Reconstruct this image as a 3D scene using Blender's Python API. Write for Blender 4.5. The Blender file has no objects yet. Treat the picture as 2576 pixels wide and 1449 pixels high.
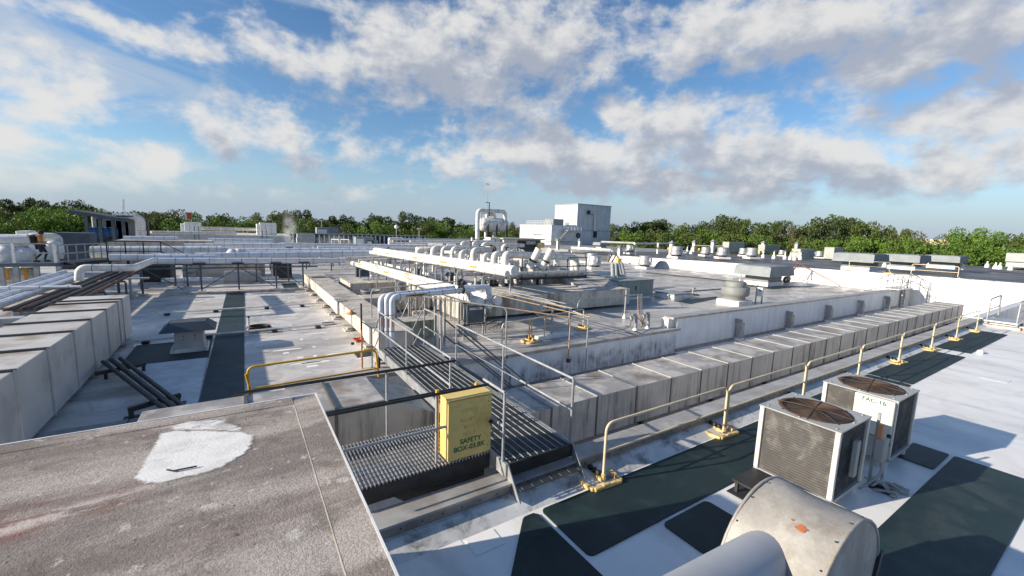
import bpy, bmesh, math, random
import numpy as np
from mathutils import Vector, Matrix
random.seed(7); RNG = np.random.default_rng(7)
rad = math.radians
SC = bpy.context.scene
COL = SC.collection

# ------------------------------------------------------------------ camera
# world axes: X along the long grey duct, Y along the footbridge, Z up, metres; z = 0 is the white roof with the condensers
CAM_H = 4.2
A_X = Vector((0.84128439, -0.04495994, 0.53871994))    # world X, Y, Z in lens axes (right, down, forward)
A_Y = Vector((-0.53956146, -0.13136126, 0.83163553))
A_Z = Vector((0.03337664, -0.99031451, -0.13477083))
FOC = 1060.43 / 2576.0
cam_d = bpy.data.cameras.new('camera'); cam = bpy.data.objects.new('camera', cam_d); COL.objects.link(cam)
cam_d.sensor_width = 36.0; cam_d.lens = 36.0 * FOC; cam_d.clip_start = 0.1; cam_d.clip_end = 4000
cm = Matrix.Identity(4)
for i, a in enumerate((A_X, A_Y, A_Z)):
    cm[i][0] = a.x; cm[i][1] = -a.y; cm[i][2] = -a.z
cm[2][3] = CAM_H
cam.matrix_world = cm
SC.camera = cam

# survey helper: sight line of a photo point (2576 px wide) met with a level, or with a wall plane
def sight(u, v):
    l = Vector((u - 1288.0, v - 724.5, 1060.43))
    return Vector((A_X.dot(l), A_Y.dot(l), A_Z.dot(l)))
def at(p, z):
    d = sight(*p); return Vector((0, 0, CAM_H)) + d * ((z - CAM_H) / d.z)
def atY(p, y):
    d = sight(*p); return Vector((0, 0, CAM_H)) + d * (y / d.y)
def atX(p, x):
    d = sight(*p); return Vector((0, 0, CAM_H)) + d * (x / d.x)
def crop(ox, oy, sc):
    return lambda x, y: ((ox + x / sc) * 0.63889, (oy + y / sc) * 0.63889)
P1 = crop(0, 720, 3.0186); P2 = crop(600, 780, 3.623); P3 = crop(1200, 780, 3.0186); P4 = crop(1750, 700, 2.635)
P5 = crop(2300, 750, 2.862); P6 = crop(3100, 800, 2.764); R3 = crop(1400, 1050, 2.415); Q1 = crop(3400, 1000, 2.9)
V1 = crop(1850, 950, 4.83); V2 = crop(1750, 700, 4.83); V3 = crop(2250, 850, 5.152); V4 = crop(1400, 1050, 4.83)
L1 = crop(0, 1050, 2.07); L2 = crop(800, 1050, 2.415); R4 = crop(1250, 1450, 1.772); Q4 = crop(0, 850, 4.14)
Q3 = crop(2400, 1000, 2.862)

# ------------------------------------------------------------------ sun, sky, exposure
SUN_EL, SUN_A = rad(20.5), rad(15.5)
sun_dir = Vector((-math.cos(SUN_A) * math.cos(SUN_EL), math.sin(SUN_A) * math.cos(SUN_EL), math.sin(SUN_EL)))
sd = bpy.data.lights.new('sun', 'SUN'); so = bpy.data.objects.new('sun', sd); COL.objects.link(so)
sd.energy = 5.0; sd.angle = rad(0.53); sd.color = (1.0, 0.89, 0.74)
so.rotation_euler = sun_dir.to_track_quat('Z', 'Y').to_euler(); so.location = (-60, 20, 40)
SC.view_settings.view_transform = 'Standard'; SC.view_settings.look = 'None'
SC.view_settings.exposure = 0.62; SC.view_settings.gamma = 1.0
SC.view_settings.use_curve_mapping = False
SKY_STRENGTH = 0.096
SC.cycles.max_bounces = 6; SC.cycles.diffuse_bounces = 3; SC.cycles.glossy_bounces = 3; SC.cycles.volume_bounces = 1

W = bpy.data.worlds.new('World'); SC.world = W; W.use_nodes = True
wt = W.node_tree; wt.nodes.clear()
class NT:
    """tiny node-tree writer"""
    def __init__(s, t): s.t = t
    def n(s, typ, **k):
        nd = s.t.nodes.new(typ)
        for a, b in k.items(): setattr(nd, a, b)
        return nd
    def put(s, sock, v):
        if hasattr(v, 'is_output') or isinstance(v, bpy.types.NodeSocket): s.t.links.new(v, sock)
        else: sock.default_value = v
    def m(s, op, a, b=0.0, c=0.0, clamp=False):
        nd = s.n('ShaderNodeMath', operation=op, use_clamp=clamp)
        s.put(nd.inputs[0], a); s.put(nd.inputs[1], b); s.put(nd.inputs[2], c); return nd.outputs[0]
    def v(s, op, a, b=(0, 0, 0)):
        nd = s.n('ShaderNodeVectorMath', operation=op); s.put(nd.inputs[0], a)
        if op == 'SCALE': s.put(nd.inputs[3], b)
        else: s.put(nd.inputs[1], b)
        return nd.outputs['Value'] if op in ('LENGTH', 'DOT_PRODUCT') else nd.outputs['Vector']
    def noise(s, vec, scale, detail=4, rough=0.55, dist=0.0, col=False):
        nd = s.n('ShaderNodeTexNoise'); s.put(nd.inputs['Vector'], vec)
        for k, x in (('Scale', scale), ('Detail', detail), ('Roughness', rough), ('Distortion', dist)): s.put(nd.inputs[k], x)
        return nd.outputs['Color' if col else 'Fac']
    def ss(s, x, a, b, lo=0.0, hi=1.0, kind='SMOOTHSTEP'):
        nd = s.n('ShaderNodeMapRange', interpolation_type=kind); s.put(nd.inputs[0], x)
        for i, q in enumerate((a, b, lo, hi)): s.put(nd.inputs[i + 1], q)
        return nd.outputs[0]
    def mix(s, f, a, b, blend='MIX'):
        nd = s.n('ShaderNodeMix', data_type='RGBA', blend_type=blend)
        s.put(nd.inputs[0], f)
        s.put(nd.inputs[6], (*a, 1) if isinstance(a, tuple) and len(a) == 3 else a)
        s.put(nd.inputs[7], (*b, 1) if isinstance(b, tuple) and len(b) == 3 else b)
        return nd.outputs[2]
    def comb(s, x, y, z=0.0):
        nd = s.n('ShaderNodeCombineXYZ'); s.put(nd.inputs[0], x); s.put(nd.inputs[1], y); s.put(nd.inputs[2], z); return nd.outputs[0]

# clouds of this morning, as bearing / elevation / half-widths in degrees; bearing is clockwise from +Y
CLOUDS = [(-8.7, 17.1, 11.9, 1.3, 0.8), (-14.1, 10.3, 6.4, 4.0, 0.9), (-15.9, 5.7, 5.8, 3.2, 0.8), (8.7, 18.4, 11.2, 3.6, 1.1), (20.6, 19.9, 15.4, 6.4, 1.3), (33.5, 22.4, 15.4, 7.3, 1.3), (29.6, 17.1, 11.6, 4.3, 1.1), (62.2, 21.9, 18.8, 4.9, 1.5), (74.8, 18.1, 11.0, 5.1, 1.4), (71.8, 12.5, 6.5, 2.7, 1.0), (79.5, 11.4, 5.6, 4.4, 1.2), (3.9, 10.0, 7.8, 4.1, 1.3), (-5.6, 5.7, 4.8, 2.6, 1.2), (14.3, 8.7, 5.1, 1.6, 0.8), (-13.4, 3.7, 5.8, 1.5, 0.8), (45.9, 15.5, 3.9, 3.7, 1.0), (38.2, 9.4, 19.7, 4.7, 1.5), (52.8, 11.6, 10.5, 5.4, 1.3), (64.8, 8.4, 15.6, 4.3, 1.6), (78.6, 7.0, 9.8, 3.8, 1.5), (55.5, 6.7, 31.9, 2.5, 1.3), (6.6, 3.4, 8.3, 0.9, 0.4), (65.9, 5.0, 21.4, 1.2, 0.6), (150.9, 24.5, 16.4, 8.0, 1.1), (-118.0, 8.2, 12.2, 9.2, 1.1), (155.9, 14.0, 23.9, 7.4, 1.1), (-68.4, 22.2, 19.7, 5.8, 1.1), (-115.8, 35.5, 18.3, 8.7, 1.1), (-107.2, 8.2, 21.1, 8.0, 1.1), (165.8, 7.1, 22.4, 7.4, 1.1)]
w = NT(wt)
tc = w.n('ShaderNodeTexCoord'); sx = w.n('ShaderNodeSeparateXYZ'); wt.links.new(tc.outputs['Generated'], sx.inputs[0])
az = w.m('ARCTAN2', sx.outputs[0], sx.outputs[1]); el = w.m('ARCSINE', sx.outputs[2])
DEG = 57.29578
pos = w.comb(w.m('MULTIPLY', az, DEG), w.m('MULTIPLY', el, DEG), 0.0)
def n2(vec, scale, detail, rough, dist=0.0, col=False):
    nd = w.n('ShaderNodeTexNoise', noise_dimensions='2D'); w.put(nd.inputs['Vector'], vec)
    for k, x in (('Scale', scale), ('Detail', detail), ('Roughness', rough), ('Distortion', dist)): w.put(nd.inputs[k], x)
    return nd.outputs['Color' if col else 'Fac']
def masses(q, least=0.0):
    best = None
    for (ca, ce, ra, re, g) in CLOUDS:
        if ra * re < least: continue
        nd = w.n('ShaderNodeVectorMath', operation='MULTIPLY_ADD'); w.put(nd.inputs[0], q)
        nd.inputs[1].default_value = (1 / ra, 1 / re, 0); nd.inputs[2].default_value = (-ca / ra, -ce / re, 0)
        b = w.m('MULTIPLY_ADD', w.v('LENGTH', nd.outputs[0]), -g, g)
        if best is None: best = b
        else:
            nd = w.n('ShaderNodeMath', operation='SMOOTH_MAX'); w.put(nd.inputs[0], best); w.put(nd.inputs[1], b); nd.inputs[2].default_value = 0.25
            best = nd.outputs[0]
    return w.m('MAXIMUM', best, -1.0)
wob = w.v('MULTIPLY', w.v('SUBTRACT', n2(pos, 0.085, 3, 0.55, 0, True), (0.5, 0.5, 0.5)), (12.0, 5.0, 0))
qq = w.v('ADD', pos, wob)
st = w.v('MULTIPLY', pos, (1.0, 1.55, 1.0))
fz = w.m('ADD', w.m('MULTIPLY', n2(st, 0.20, 7, 0.57, 0.1), 2.5), w.m('MULTIPLY', n2(st, 0.75, 3, 0.6), 0.45))
mass = masses(qq)
cov = w.m('ADD', mass, w.m('SUBTRACT', fz, 1.42))
fu = w.m('MULTIPLY', n2(w.v('ADD', st, (-1.6, 3.6, 0)), 0.20, 4, 0.57, 0.1), 2.95)
cov_up = w.m('ADD', masses(w.v('ADD', qq, (-2.2, 3.6, 0)), 28.0), w.m('SUBTRACT', fu, 1.45))
dens = w.ss(cov, -0.15, 0.95)
wisp = n2(w.v('MULTIPLY', w.v('ADD', pos, (31, 17, 0)), (0.35, 1.7, 1)), 0.11, 5, 0.62, 0.6)
wisp = w.m('MULTIPLY', w.ss(wisp, 0.50, 0.78), w.ss(w.m('MULTIPLY', az, DEG), 45.0, -10.0, 0.12, 0.75))
wisp = w.m('MULTIPLY', wisp, w.ss(sx.outputs[2], 0.0, 0.12))
shade = w.ss(cov_up, -0.25, 1.15)
sky = w.n('ShaderNodeTexSky', sky_type='NISHITA', sun_disc=False)
sky.sun_elevation = SUN_EL; sky.sun_rotation = math.atan2(sun_dir.x, sun_dir.y)
sky.altitude = 10; sky.air_density = 1.0; sky.dust_density = 0.35; sky.ozone_density = 3.0
skyc = w.mix(1.0, sky.outputs[0], (SKY_STRENGTH, SKY_STRENGTH, SKY_STRENGTH), 'MULTIPLY')
hs = w.n('ShaderNodeHueSaturation'); hs.inputs['Hue'].default_value = 0.502; hs.inputs['Saturation'].default_value = 1.14; hs.inputs['Value'].default_value = 1.0
wt.links.new(skyc, hs.inputs['Color'])
cl = w.mix(shade, (0.51, 0.505, 0.495), (0.265, 0.29, 0.345))
hz_ = w.mix(w.ss(sx.outputs[2], 0.0, 0.16, 0.85, 0.0), hs.outputs[0], (0.24, 0.305, 0.41))
c1 = w.mix(wisp, hz_, (0.36, 0.40, 0.45))
low = w.ss(sx.outputs[2], 0.015, 0.10)
c2 = w.mix(w.m('MULTIPLY', dens, w.m('MULTIPLY_ADD', low, 0.75, 0.2)), c1, cl)
bg = w.n('ShaderNodeBackground'); wt.links.new(c2, bg.inputs[0]); bg.inputs[1].default_value = 1.0
wo = w.n('ShaderNodeOutputWorld'); wt.links.new(bg.outputs[0], wo.inputs[0])

# ------------------------------------------------------------------ mesh helpers
ORG = {}
class MB:
    def __init__(s): s.v = []; s.f = []; s.mi = []; s.sm = []
    def add(s, vs, fs, mi=0, sm=False):
        b = len(s.v); s.v += [tuple(v) for v in vs]
        for f in fs: s.f.append([b + i for i in f]); s.mi.append(mi); s.sm.append(sm)
        return s
    def box(s, x0, x1, y0, y1, z0, z1, mi=0, ch=0.0):
        if x0 > x1: x0, x1 = x1, x0
        if y0 > y1: y0, y1 = y1, y0
        if z0 > z1: z0, z1 = z1, z0
        return s.obox(((x0 + x1) / 2, (y0 + y1) / 2, (z0 + z1) / 2), (1, 0, 0), (0, 1, 0), (0, 0, 1), (x1 - x0) / 2, (y1 - y0) / 2, (z1 - z0) / 2, mi, ch)
    def obox(s, c, ax, ay, azz, hx, hy, hz, mi=0, ch=0.0):
        c = Vector(c); ax = Vector(ax).normalized(); ay = Vector(ay).normalized(); azz = Vector(azz).normalized()
        ch = min(ch, hx * .45, hy * .45, hz * .45)
        if ch <= 0:
            vs = [c + ax * (hx * i) + ay * (hy * j) + azz * (hz * k) for k in (-1, 1) for j in (-1, 1) for i in (-1, 1)]
            return s.add(vs, [(0, 2, 3, 1), (4, 5, 7, 6), (0, 1, 5, 4), (2, 6, 7, 3), (0, 4, 6, 2), (1, 3, 7, 5)], mi)
        vs = []; idx = {}
        for k in (-1, 1):
            for j in (-1, 1):
                for i in (-1, 1):
                    for a in range(3):
                        d = [hx - ch, hy - ch, hz - ch]; d[a] += ch
                        idx[(i, j, k, a)] = len(vs); vs.append(c + ax * (d[0] * i) + ay * (d[1] * j) + azz * (d[2] * k))
        F = []
        S = (-1, 1)
        for i in S:
            q = [idx[(i, -1, -1, 0)], idx[(i, 1, -1, 0)], idx[(i, 1, 1, 0)], idx[(i, -1, 1, 0)]]; F.append(q if i > 0 else q[::-1])
            q = [idx[(-1, i, -1, 1)], idx[(-1, i, 1, 1)], idx[(1, i, 1, 1)], idx[(1, i, -1, 1)]]; F.append(q if i > 0 else q[::-1])
            q = [idx[(-1, -1, i, 2)], idx[(1, -1, i, 2)], idx[(1, 1, i, 2)], idx[(-1, 1, i, 2)]]; F.append(q if i > 0 else q[::-1])
            for j in S:
                q = [idx[(i, j, -1, 0)], idx[(i, j, -1, 1)], idx[(i, j, 1, 1)], idx[(i, j, 1, 0)]]; F.append(q if i * j > 0 else q[::-1])
                q = [idx[(i, -1, j, 0)], idx[(i, 1, j, 0)], idx[(i, 1, j, 2)], idx[(i, -1, j, 2)]]; F.append(q if i * j > 0 else q[::-1])
                q = [idx[(-1, i, j, 1)], idx[(-1, i, j, 2)], idx[(1, i, j, 2)], idx[(1, i, j, 1)]]; F.append(q if i * j > 0 else q[::-1])
                for k in S:
                    q = [idx[(i, j, k, 0)], idx[(i, j, k, 1)], idx[(i, j, k, 2)]]; F.append(q if i * j * k > 0 else q[::-1])
        return s.add(vs, F, mi)
    def bar(s, a, b, w, h=None, mi=0, up=(0, 0, 1), ch=0.0):
        """square bar from a to b"""
        a = Vector(a); b = Vector(b); d = (b - a); L = d.length
        if L < 1e-5: return s
        d /= L; u = Vector(up)
        if abs(d.dot(u)) > .98: u = Vector((1, 0, 0))
        sd_ = d.cross(u).normalized(); u = sd_.cross(d)
        return s.obox((a + b) / 2, d, sd_, u, L / 2, w / 2, (h or w) / 2, mi, ch)
    def tube(s, pts, r, n=8, mi=0, cap=True, closed=False):
        pts = [Vector(p) for p in pts]; N = len(pts)
        rs = r if isinstance(r, (list, tuple)) else [r] * N
        vs = []; prev = None
        for i, p in enumerate(pts):
            if closed: t = pts[(i + 1) % N] - pts[i - 1]
            else: t = pts[min(i + 1, N - 1)] - pts[max(i - 1, 0)]
            t.normalize()
            if prev is None:
                u = Vector((0, 0, 1)) if abs(t.z) < .9 else Vector((1, 0, 0))
                u = (u - t * u.dot(t)).normalized()
            else: u = (prev - t * prev.dot(t)).normalized()
            prev = u; w_ = t.cross(u)
            for k in range(n):
                a = 2 * math.pi * k / n; vs.append(p + (u * math.cos(a) + w_ * math.sin(a)) * rs[i])
        fs = []
        M_ = N if closed else N - 1
        for i in range(M_):
            j = (i + 1) % N
            for k in range(n): fs.append((i * n + k, i * n + (k + 1) % n, j * n + (k + 1) % n, j * n + k))
        s.add(vs, fs, mi, True)
        if cap and not closed:
            s.add(vs[:n], [tuple(range(n))[::-1]], mi); s.add(vs[-n:], [tuple(range(n))], mi)
        return s
    def lathe(s, c, prof, n=20, mi=0, ax=(0, 0, 1), cap=False):
        c = Vector(c); ax = Vector(ax).normalized(); u = Vector((1, 0, 0)) if abs(ax.x) < .9 else Vector((0, 1, 0))
        u = (u - ax * u.dot(ax)).normalized(); w_ = ax.cross(u); vs = []
        for (r, h) in prof:
            for k in range(n):
                a = 2 * math.pi * k / n; vs.append(c + ax * h + (u * math.cos(a) + w_ * math.sin(a)) * max(r, 1e-4))
        fs = [(i * n + k, i * n + (k + 1) % n, (i + 1) * n + (k + 1) % n, (i + 1) * n + k) for i in range(len(prof) - 1) for k in range(n)]
        s.add(vs, fs, mi, True)
        if cap:
            s.add(vs[:n], [tuple(range(n))[::-1]], mi); s.add(vs[-n:], [tuple(range(n))], mi)
        return s
    def prism(s, poly, z0, z1, mi=0):
        n = len(poly)
        a = sum(poly[i][0] * poly[(i + 1) % n][1] - poly[(i + 1) % n][0] * poly[i][1] for i in range(n))
        if a < 0: poly = poly[::-1]
        vs = [(x, y, z0) for x, y in poly] + [(x, y, z1) for x, y in poly]
        fs = [tuple(range(n))[::-1], tuple(range(n, 2 * n))] + [(i, (i + 1) % n, n + (i + 1) % n, n + i) for i in range(n)]
        return s.add(vs, fs, mi)
    def hexa(s, b, t, mi=0):
        """solid from 4 bottom and 4 top corners, both counter-clockwise from above"""
        return s.add(list(b) + list(t), [(3, 2, 1, 0), (4, 5, 6, 7)] + [(i, (i + 1) % 4, 4 + (i + 1) % 4, 4 + i) for i in range(4)], mi)
    def build(s, name, mats, parent=None):
        me = bpy.data.meshes.new(name); o = bpy.data.objects.new(name, me); COL.objects.link(o)
        if parent is None:
            V = np.array(s.v); org = Vector(((V[:, 0].min() + V[:, 0].max()) / 2, (V[:, 1].min() + V[:, 1].max()) / 2, V[:, 2].min()))
            o.location = org
        else:
            org = ORG.get(parent.name, Vector((0, 0, 0))); o.parent = parent
        ORG[o.name] = org
        me.from_pydata([(x - org.x, y - org.y, z - org.z) for x, y, z in s.v], [], s.f)
        for m_ in (mats if isinstance(mats, (list, tuple)) else [mats]): me.materials.append(MT[m_] if isinstance(m_, str) else m_)
        me.polygons.foreach_set('material_index', s.mi); me.polygons.foreach_set('use_smooth', s.sm)
        me.update(); return o
def tag(o, label=None, cat=None, group=None, kind=None):
    if label: o['label'] = label
    if cat: o['category'] = cat
    if group: o['group'] = group
    if kind: o['kind'] = kind
    return o
def thing(name, label, cat, loc=(0, 0, 0), group=None):
    o = bpy.data.objects.new(name, None); COL.objects.link(o); o.location = loc; o.empty_display_size = .2
    ORG[o.name] = Vector(loc); return tag(o, label, cat, group)
def copy_tree(o, loc=None, rz=None, label=None, parent=None, sc=None):
    c = o.copy(); COL.objects.link(c); c.parent = parent
    if loc is not None: c.location = loc
    if rz is not None: c.rotation_euler = (0, 0, rz)
    if sc is not None: c.scale = sc if isinstance(sc, tuple) else (sc,) * 3
    if label: c['label'] = label
    for ch in list(o.children): copy_tree(ch, parent=c)
    return c
def fillet(pts, r, n=5):
    pts = [Vector(p) for p in pts]; out = [pts[0]]
    for i in range(1, len(pts) - 1):
        a, b, c = pts[i - 1], pts[i], pts[i + 1]
        d1 = (a - b); d2 = (c - b); rr = min(r, d1.length * .48, d2.length * .48)
        d1.normalize(); d2.normalize()
        ang = d1.angle(d2)
        if ang > 3.05: out.append(b); continue
        t = rr
        p1 = b + d1 * t; p2 = b + d2 * t
        for k in range(n + 1):
            q = k / n; out.append(p1 * (1 - q) ** 2 + b * 2 * q * (1 - q) + p2 * q * q)
    out.append(pts[-1]); return out
def pipe(name, pts, r, label, cat='pipe', group=None, mats=('pipe_white', 'pipe_band'), bend=None, band=0.9, n=14, parent=None, bw=0.012):
    """insulated pipe: jacket with lap bands standing a little proud"""
    m = MB(); path = fillet(pts, bend or r * 2.4, 6); m.tube(path, r, n)
    if band:
        acc = band * .5
        P = [Vector(p) for p in pts]
        for i in range(len(P) - 1):
            d = P[i + 1] - P[i]; L = d.length
            if L < 1e-4: continue
            d /= L; t = max(acc, r * 2.6)
            while t < L - (r * 2.6 if i < len(P) - 2 else band * .2):
                m.tube([P[i] + d * (t - bw), P[i] + d * (t + bw)], r * 1.025 + .002, n, 1, False); t += band
    o = m.build(name, list(mats), parent)
    return tag(o, label, cat, group) if parent is None else o
def txt(body, size, mat, loc, rx, ry, parent=None, name='lettering', align='CENTER', ext=0.002, sp=1.0):
    """flat lettering standing in the plane spanned by the directions rx (reading) and ry (up)"""
    cu = bpy.data.curves.new('curve_tmp', 'FONT'); cu.body = body; cu.size = size; cu.align_x = align; cu.align_y = 'CENTER'; cu.extrude = ext; cu.offset = size * .018; cu.space_character = sp
    t = bpy.data.objects.new('curve_tmp', cu); COL.objects.link(t)
    me = bpy.data.meshes.new_from_object(t.evaluated_get(bpy.context.evaluated_depsgraph_get())); bpy.data.objects.remove(t); bpy.data.curves.remove(cu)
    me.name = name; me.materials.clear(); me.materials.append(MT[mat]); o = bpy.data.objects.new(name, me); COL.objects.link(o)
    rx = Vector(rx).normalized(); ry = Vector(ry).normalized(); rz = rx.cross(ry)
    org = ORG.get(parent.name, Vector((0, 0, 0))) if parent else Vector((0, 0, 0))
    p = Vector(loc) - org
    me.transform(Matrix(((rx.x, ry.x, rz.x, p.x), (rx.y, ry.y, rz.y, p.y), (rx.z, ry.z, rz.z, p.z), (0, 0, 0, 1))))
    o.parent = parent; return o
# ------------------------------------------------------------------ materials (procedural, real-world base colours)
MT = {}
def mat(name, c1, c2=None, scale=3.0, rough=0.6, metal=0.0, bump=0.0, bscale=None, streak=None, dirt=None, spec=0.5, rvar=0.0, detail=6, lo=.35, hi=.65, stretch=(1, 1, 1), coat=0.0, fine=0.0, pond=None):
    """two base tones by noise; streak = (colour, amount, scale) runs down walls; dirt = (colour, amount, scale) in blotches"""
    m = bpy.data.materials.new(name); m.use_nodes = True; t = m.node_tree; b = t.nodes['Principled BSDF']; k = NT(t)
    g = k.n('ShaderNodeNewGeometry'); P = g.outputs['Position']
    Ps = k.v('MULTIPLY', P, stretch)
    c2 = c2 or tuple(x * .8 for x in c1)
    nz = k.noise(Ps, scale, detail, .6)
    col = k.mix(k.ss(nz, lo, hi), c1, c2)
    if fine:
        fz = k.noise(P, 38.0, 3, .7); col = k.mix(k.m('MULTIPLY', k.ss(fz, .35, .7), fine), col, tuple(x * .35 for x in c1))
    if dirt:
        dz = k.noise(Ps, dirt[2], 7, .65, .4); col = k.mix(k.m('MULTIPLY', k.ss(dz, .48, .68), dirt[1]), col, dirt[0])
    if pond:
        dz = k.noise(P, pond[2], 3, .5, .8); dd_ = k.m('ABSOLUTE', k.m('SUBTRACT', dz, .52)); col = k.mix(k.m('MULTIPLY', k.ss(dd_, .05, .0), pond[1]), col, pond[0]); col = k.mix(k.m('MULTIPLY', k.ss(dz, .53, .62), pond[1] * .45), col, pond[0])
    if streak:
        q = k.v('MULTIPLY', P, (1, 1, .07)); sz = k.noise(q, streak[2], 5, .7); s2 = k.noise(P, .7, 3, .5)
        col = k.mix(k.m('MULTIPLY', k.m('MULTIPLY', k.ss(sz, .46, .66), streak[1]), k.ss(s2, .3, .6, .25, 1.0)), col, streak[0])
    t.links.new(col, b.inputs['Base Color'])
    b.inputs['Metallic'].default_value = metal; b.inputs['Specular IOR Level'].default_value = spec
    if coat: b.inputs['Coat Weight'].default_value = coat; b.inputs['Coat Roughness'].default_value = .15
    if rvar: t.links.new(k.ss(k.noise(Ps, scale * 1.7, 4), .3, .7, max(rough - rvar, .05), min(rough + rvar, 1)), b.inputs['Roughness'])
    else: b.inputs['Roughness'].default_value = rough
    if bump:
        bn = k.n('ShaderNodeBump'); bn.inputs['Strength'].default_value = bump; bn.inputs['Distance'].default_value = .02
        t.links.new(k.noise(P, bscale or scale * 6, 6, .65), bn.inputs['Height']); t.links.new(bn.outputs[0], b.inputs['Normal'])
    MT[name] = m; return m
DK = (.035, .032, .03)
mat('roof_white', (.86, .855, .84), (.76, .755, .745), .55, .45, bump=.12, bscale=9, dirt=((.40, .39, .37), .5, 1.1), rvar=.15, stretch=(1, .35, 1), fine=.06, pond=((.56, .545, .52), .28, .33))
mat('roof_white_dirty', (.74, .74, .73), (.55, .55, .54), 1.3, .55, bump=.2, bscale=12, dirt=((.12, .12, .11), .8, 2.2))
mat('roof_grey', (.56, .535, .50), (.42, .40, .38), .7, .42, bump=.10, bscale=6, dirt=((.20, .18, .15), .6, .55), pond=((.20, .185, .165), .6, .4), rvar=.2, stretch=(.35, 1, 1))
mat('roof_left', (.70, .67, .63), (.58, .55, .515), .8, .4, bump=.12, bscale=8, dirt=((.15, .125, .10), .6, .5), pond=((.30, .27, .235), .4, .5), rvar=.22, stretch=(.35, 1, 1))
mat('roof_upper', (.085, .085, .09), (.05, .05, .055), .35, .5, bump=.05, bscale=3, dirt=((.34, .34, .34), .5, .4), rvar=.16, stretch=(1, .3, 1))
mat('roof_far', (.34, .34, .34), (.22, .22, .22), .2, .6)
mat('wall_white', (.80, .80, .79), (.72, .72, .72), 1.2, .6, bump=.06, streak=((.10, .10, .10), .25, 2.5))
mat('wall_mildew', (.76, .78, .80), (.66, .68, .70), 1.2, .6, bump=.12, streak=((.05, .05, .055), .6, 6.0))
def drip_mat():
    """white render with black mildew runs that start part-way down and thicken towards the foot"""
    m = bpy.data.materials.new('wall_drip'); m.use_nodes = True; t = m.node_tree; b = t.nodes['Principled BSDF']; k = NT(t)
    P = k.n('ShaderNodeNewGeometry').outputs['Position']; sp = k.n('ShaderNodeSeparateXYZ'); k.put(sp.inputs[0], P)
    col = k.mix(k.ss(k.noise(P, 1.3, 5), .35, .65), (.80, .82, .84), (.70, .72, .745))
    run = k.noise(k.v('MULTIPLY', P, (1, 1, .10)), 7.0, 4, .55); area = k.noise(k.v('MULTIPLY', P, (1, 1, .1)), .9, 3, .5)
    low_ = k.ss(k.m('ADD', sp.outputs[2], k.m('MULTIPLY', k.m('SUBTRACT', area, .5), -1.0)), -.22, -.85)
    f = k.m('MULTIPLY', k.m('MULTIPLY', low_, k.ss(run, .30, .70, .2, 1.0)), k.ss(k.noise(P, 3.2, 6, .65), .3, .68, .25, .9))
    t.links.new(k.mix(f, col, (.035, .037, .042)), b.inputs['Base Color']); b.inputs['Roughness'].default_value = .65; MT['wall_drip'] = m
drip_mat()
mat('wall_smooth', (.78, .80, .82), (.70, .72, .74), .8, .55, bump=.05, streak=((.28, .29, .28), .35, 3.0))
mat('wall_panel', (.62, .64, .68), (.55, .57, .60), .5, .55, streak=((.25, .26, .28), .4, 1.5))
mat('coping_metal', (.42, .42, .42), (.30, .29, .28), 2.0, .52, .2, dirt=((.24, .20, .15), .5, 1.6), rvar=.12)
mat('flashing', (.36, .33, .29), (.26, .24, .22), 3, .5, .35, streak=((.12, .11, .10), .4, 6))
mat('duct_grey', (.46, .435, .40), (.37, .35, .32), 1.1, .55, .10, bump=.08, streak=((.09, .085, .08), .85, 3.2), dirt=((.25, .22, .18), .35, 1.0))
mat('duct_top', (.52, .49, .45), (.32, .31, .30), 1.3, .5, .10, bump=.12, dirt=((.20, .15, .10), .9, .9), lo=.42, hi=.55)
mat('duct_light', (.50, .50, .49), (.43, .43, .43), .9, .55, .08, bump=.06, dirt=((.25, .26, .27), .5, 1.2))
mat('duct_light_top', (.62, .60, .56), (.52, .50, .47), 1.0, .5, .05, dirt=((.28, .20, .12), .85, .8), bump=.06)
mat('rib_dark', (.12, .115, .11), None, 4, .5, .3)
mat('concrete', (.70, .63, .535), (.58, .52, .445), 1.5, .8, bump=.2, streak=((.07, .06, .05), .75, 2.8), dirt=((.30, .26, .21), .5, 1.4), fine=.15)
mat('concrete_top', (.58, .535, .475), (.45, .415, .37), 1.8, .8, bump=.25, dirt=((.13, .12, .10), .7, 1.3), fine=.25)
mat('concrete_moss', (.52, .50, .40), (.40, .41, .30), 1.5, .85, bump=.2, streak=((.07, .06, .05), .5, 2.8), dirt=((.16, .20, .03), .75, 1.1))
mat('mat_green', (.009, .027, .028), (.006, .018, .020), 1.0, .62, bump=.35, bscale=60, dirt=((.035, .075, .07), .35, 1.3), fine=.35)
mat('mat_worn', (.014, .037, .040), (.010, .026, .029), 1.0, .6, bump=.3, bscale=50, dirt=((.07, .085, .082), .4, 1.2), fine=.3)
mat('pipe_white', (.78, .765, .73), (.68, .665, .63), 1.5, .5, .0, bump=.10, bscale=7, dirt=((.38, .34, .28), .55, 2.0), streak=((.30, .27, .22), .35, 5))
mat('pipe_band', (.22, .22, .23), None, 4, .4, .5)
mat('pipe_alu', (.74, .76, .80), (.62, .64, .68), 1.4, .48, .15, bump=.06)
mat('sticker', (.72, .34, .03), (.55, .25, .03), 9, .6)
mat('sticker_print', (.06, .03, .01), None, 9, .6)
mat('steel_galv', (.38, .39, .40), (.28, .29, .30), 3, .52, .3, rvar=.1)
mat('steel_dark', (.045, .047, .05), (.03, .03, .03), 3, .55, .3, bump=.08)
mat('grate_dark', (.17, .19, .20), (.12, .135, .145), 6, .5, .5)
mat('grate_light', (.56, .57, .58), (.42, .43, .44), 4, .4, .6)
mat('steel_blue', (.10, .13, .16), (.07, .09, .12), 2, .55, .3)
mat('rusty', (.16, .085, .05), (.07, .05, .04), 2.5, .7, .2, bump=.15)
mat('black_pipe', (.030, .028, .027), (.055, .045, .038), 3, .55, .2, bump=.1)
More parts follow.
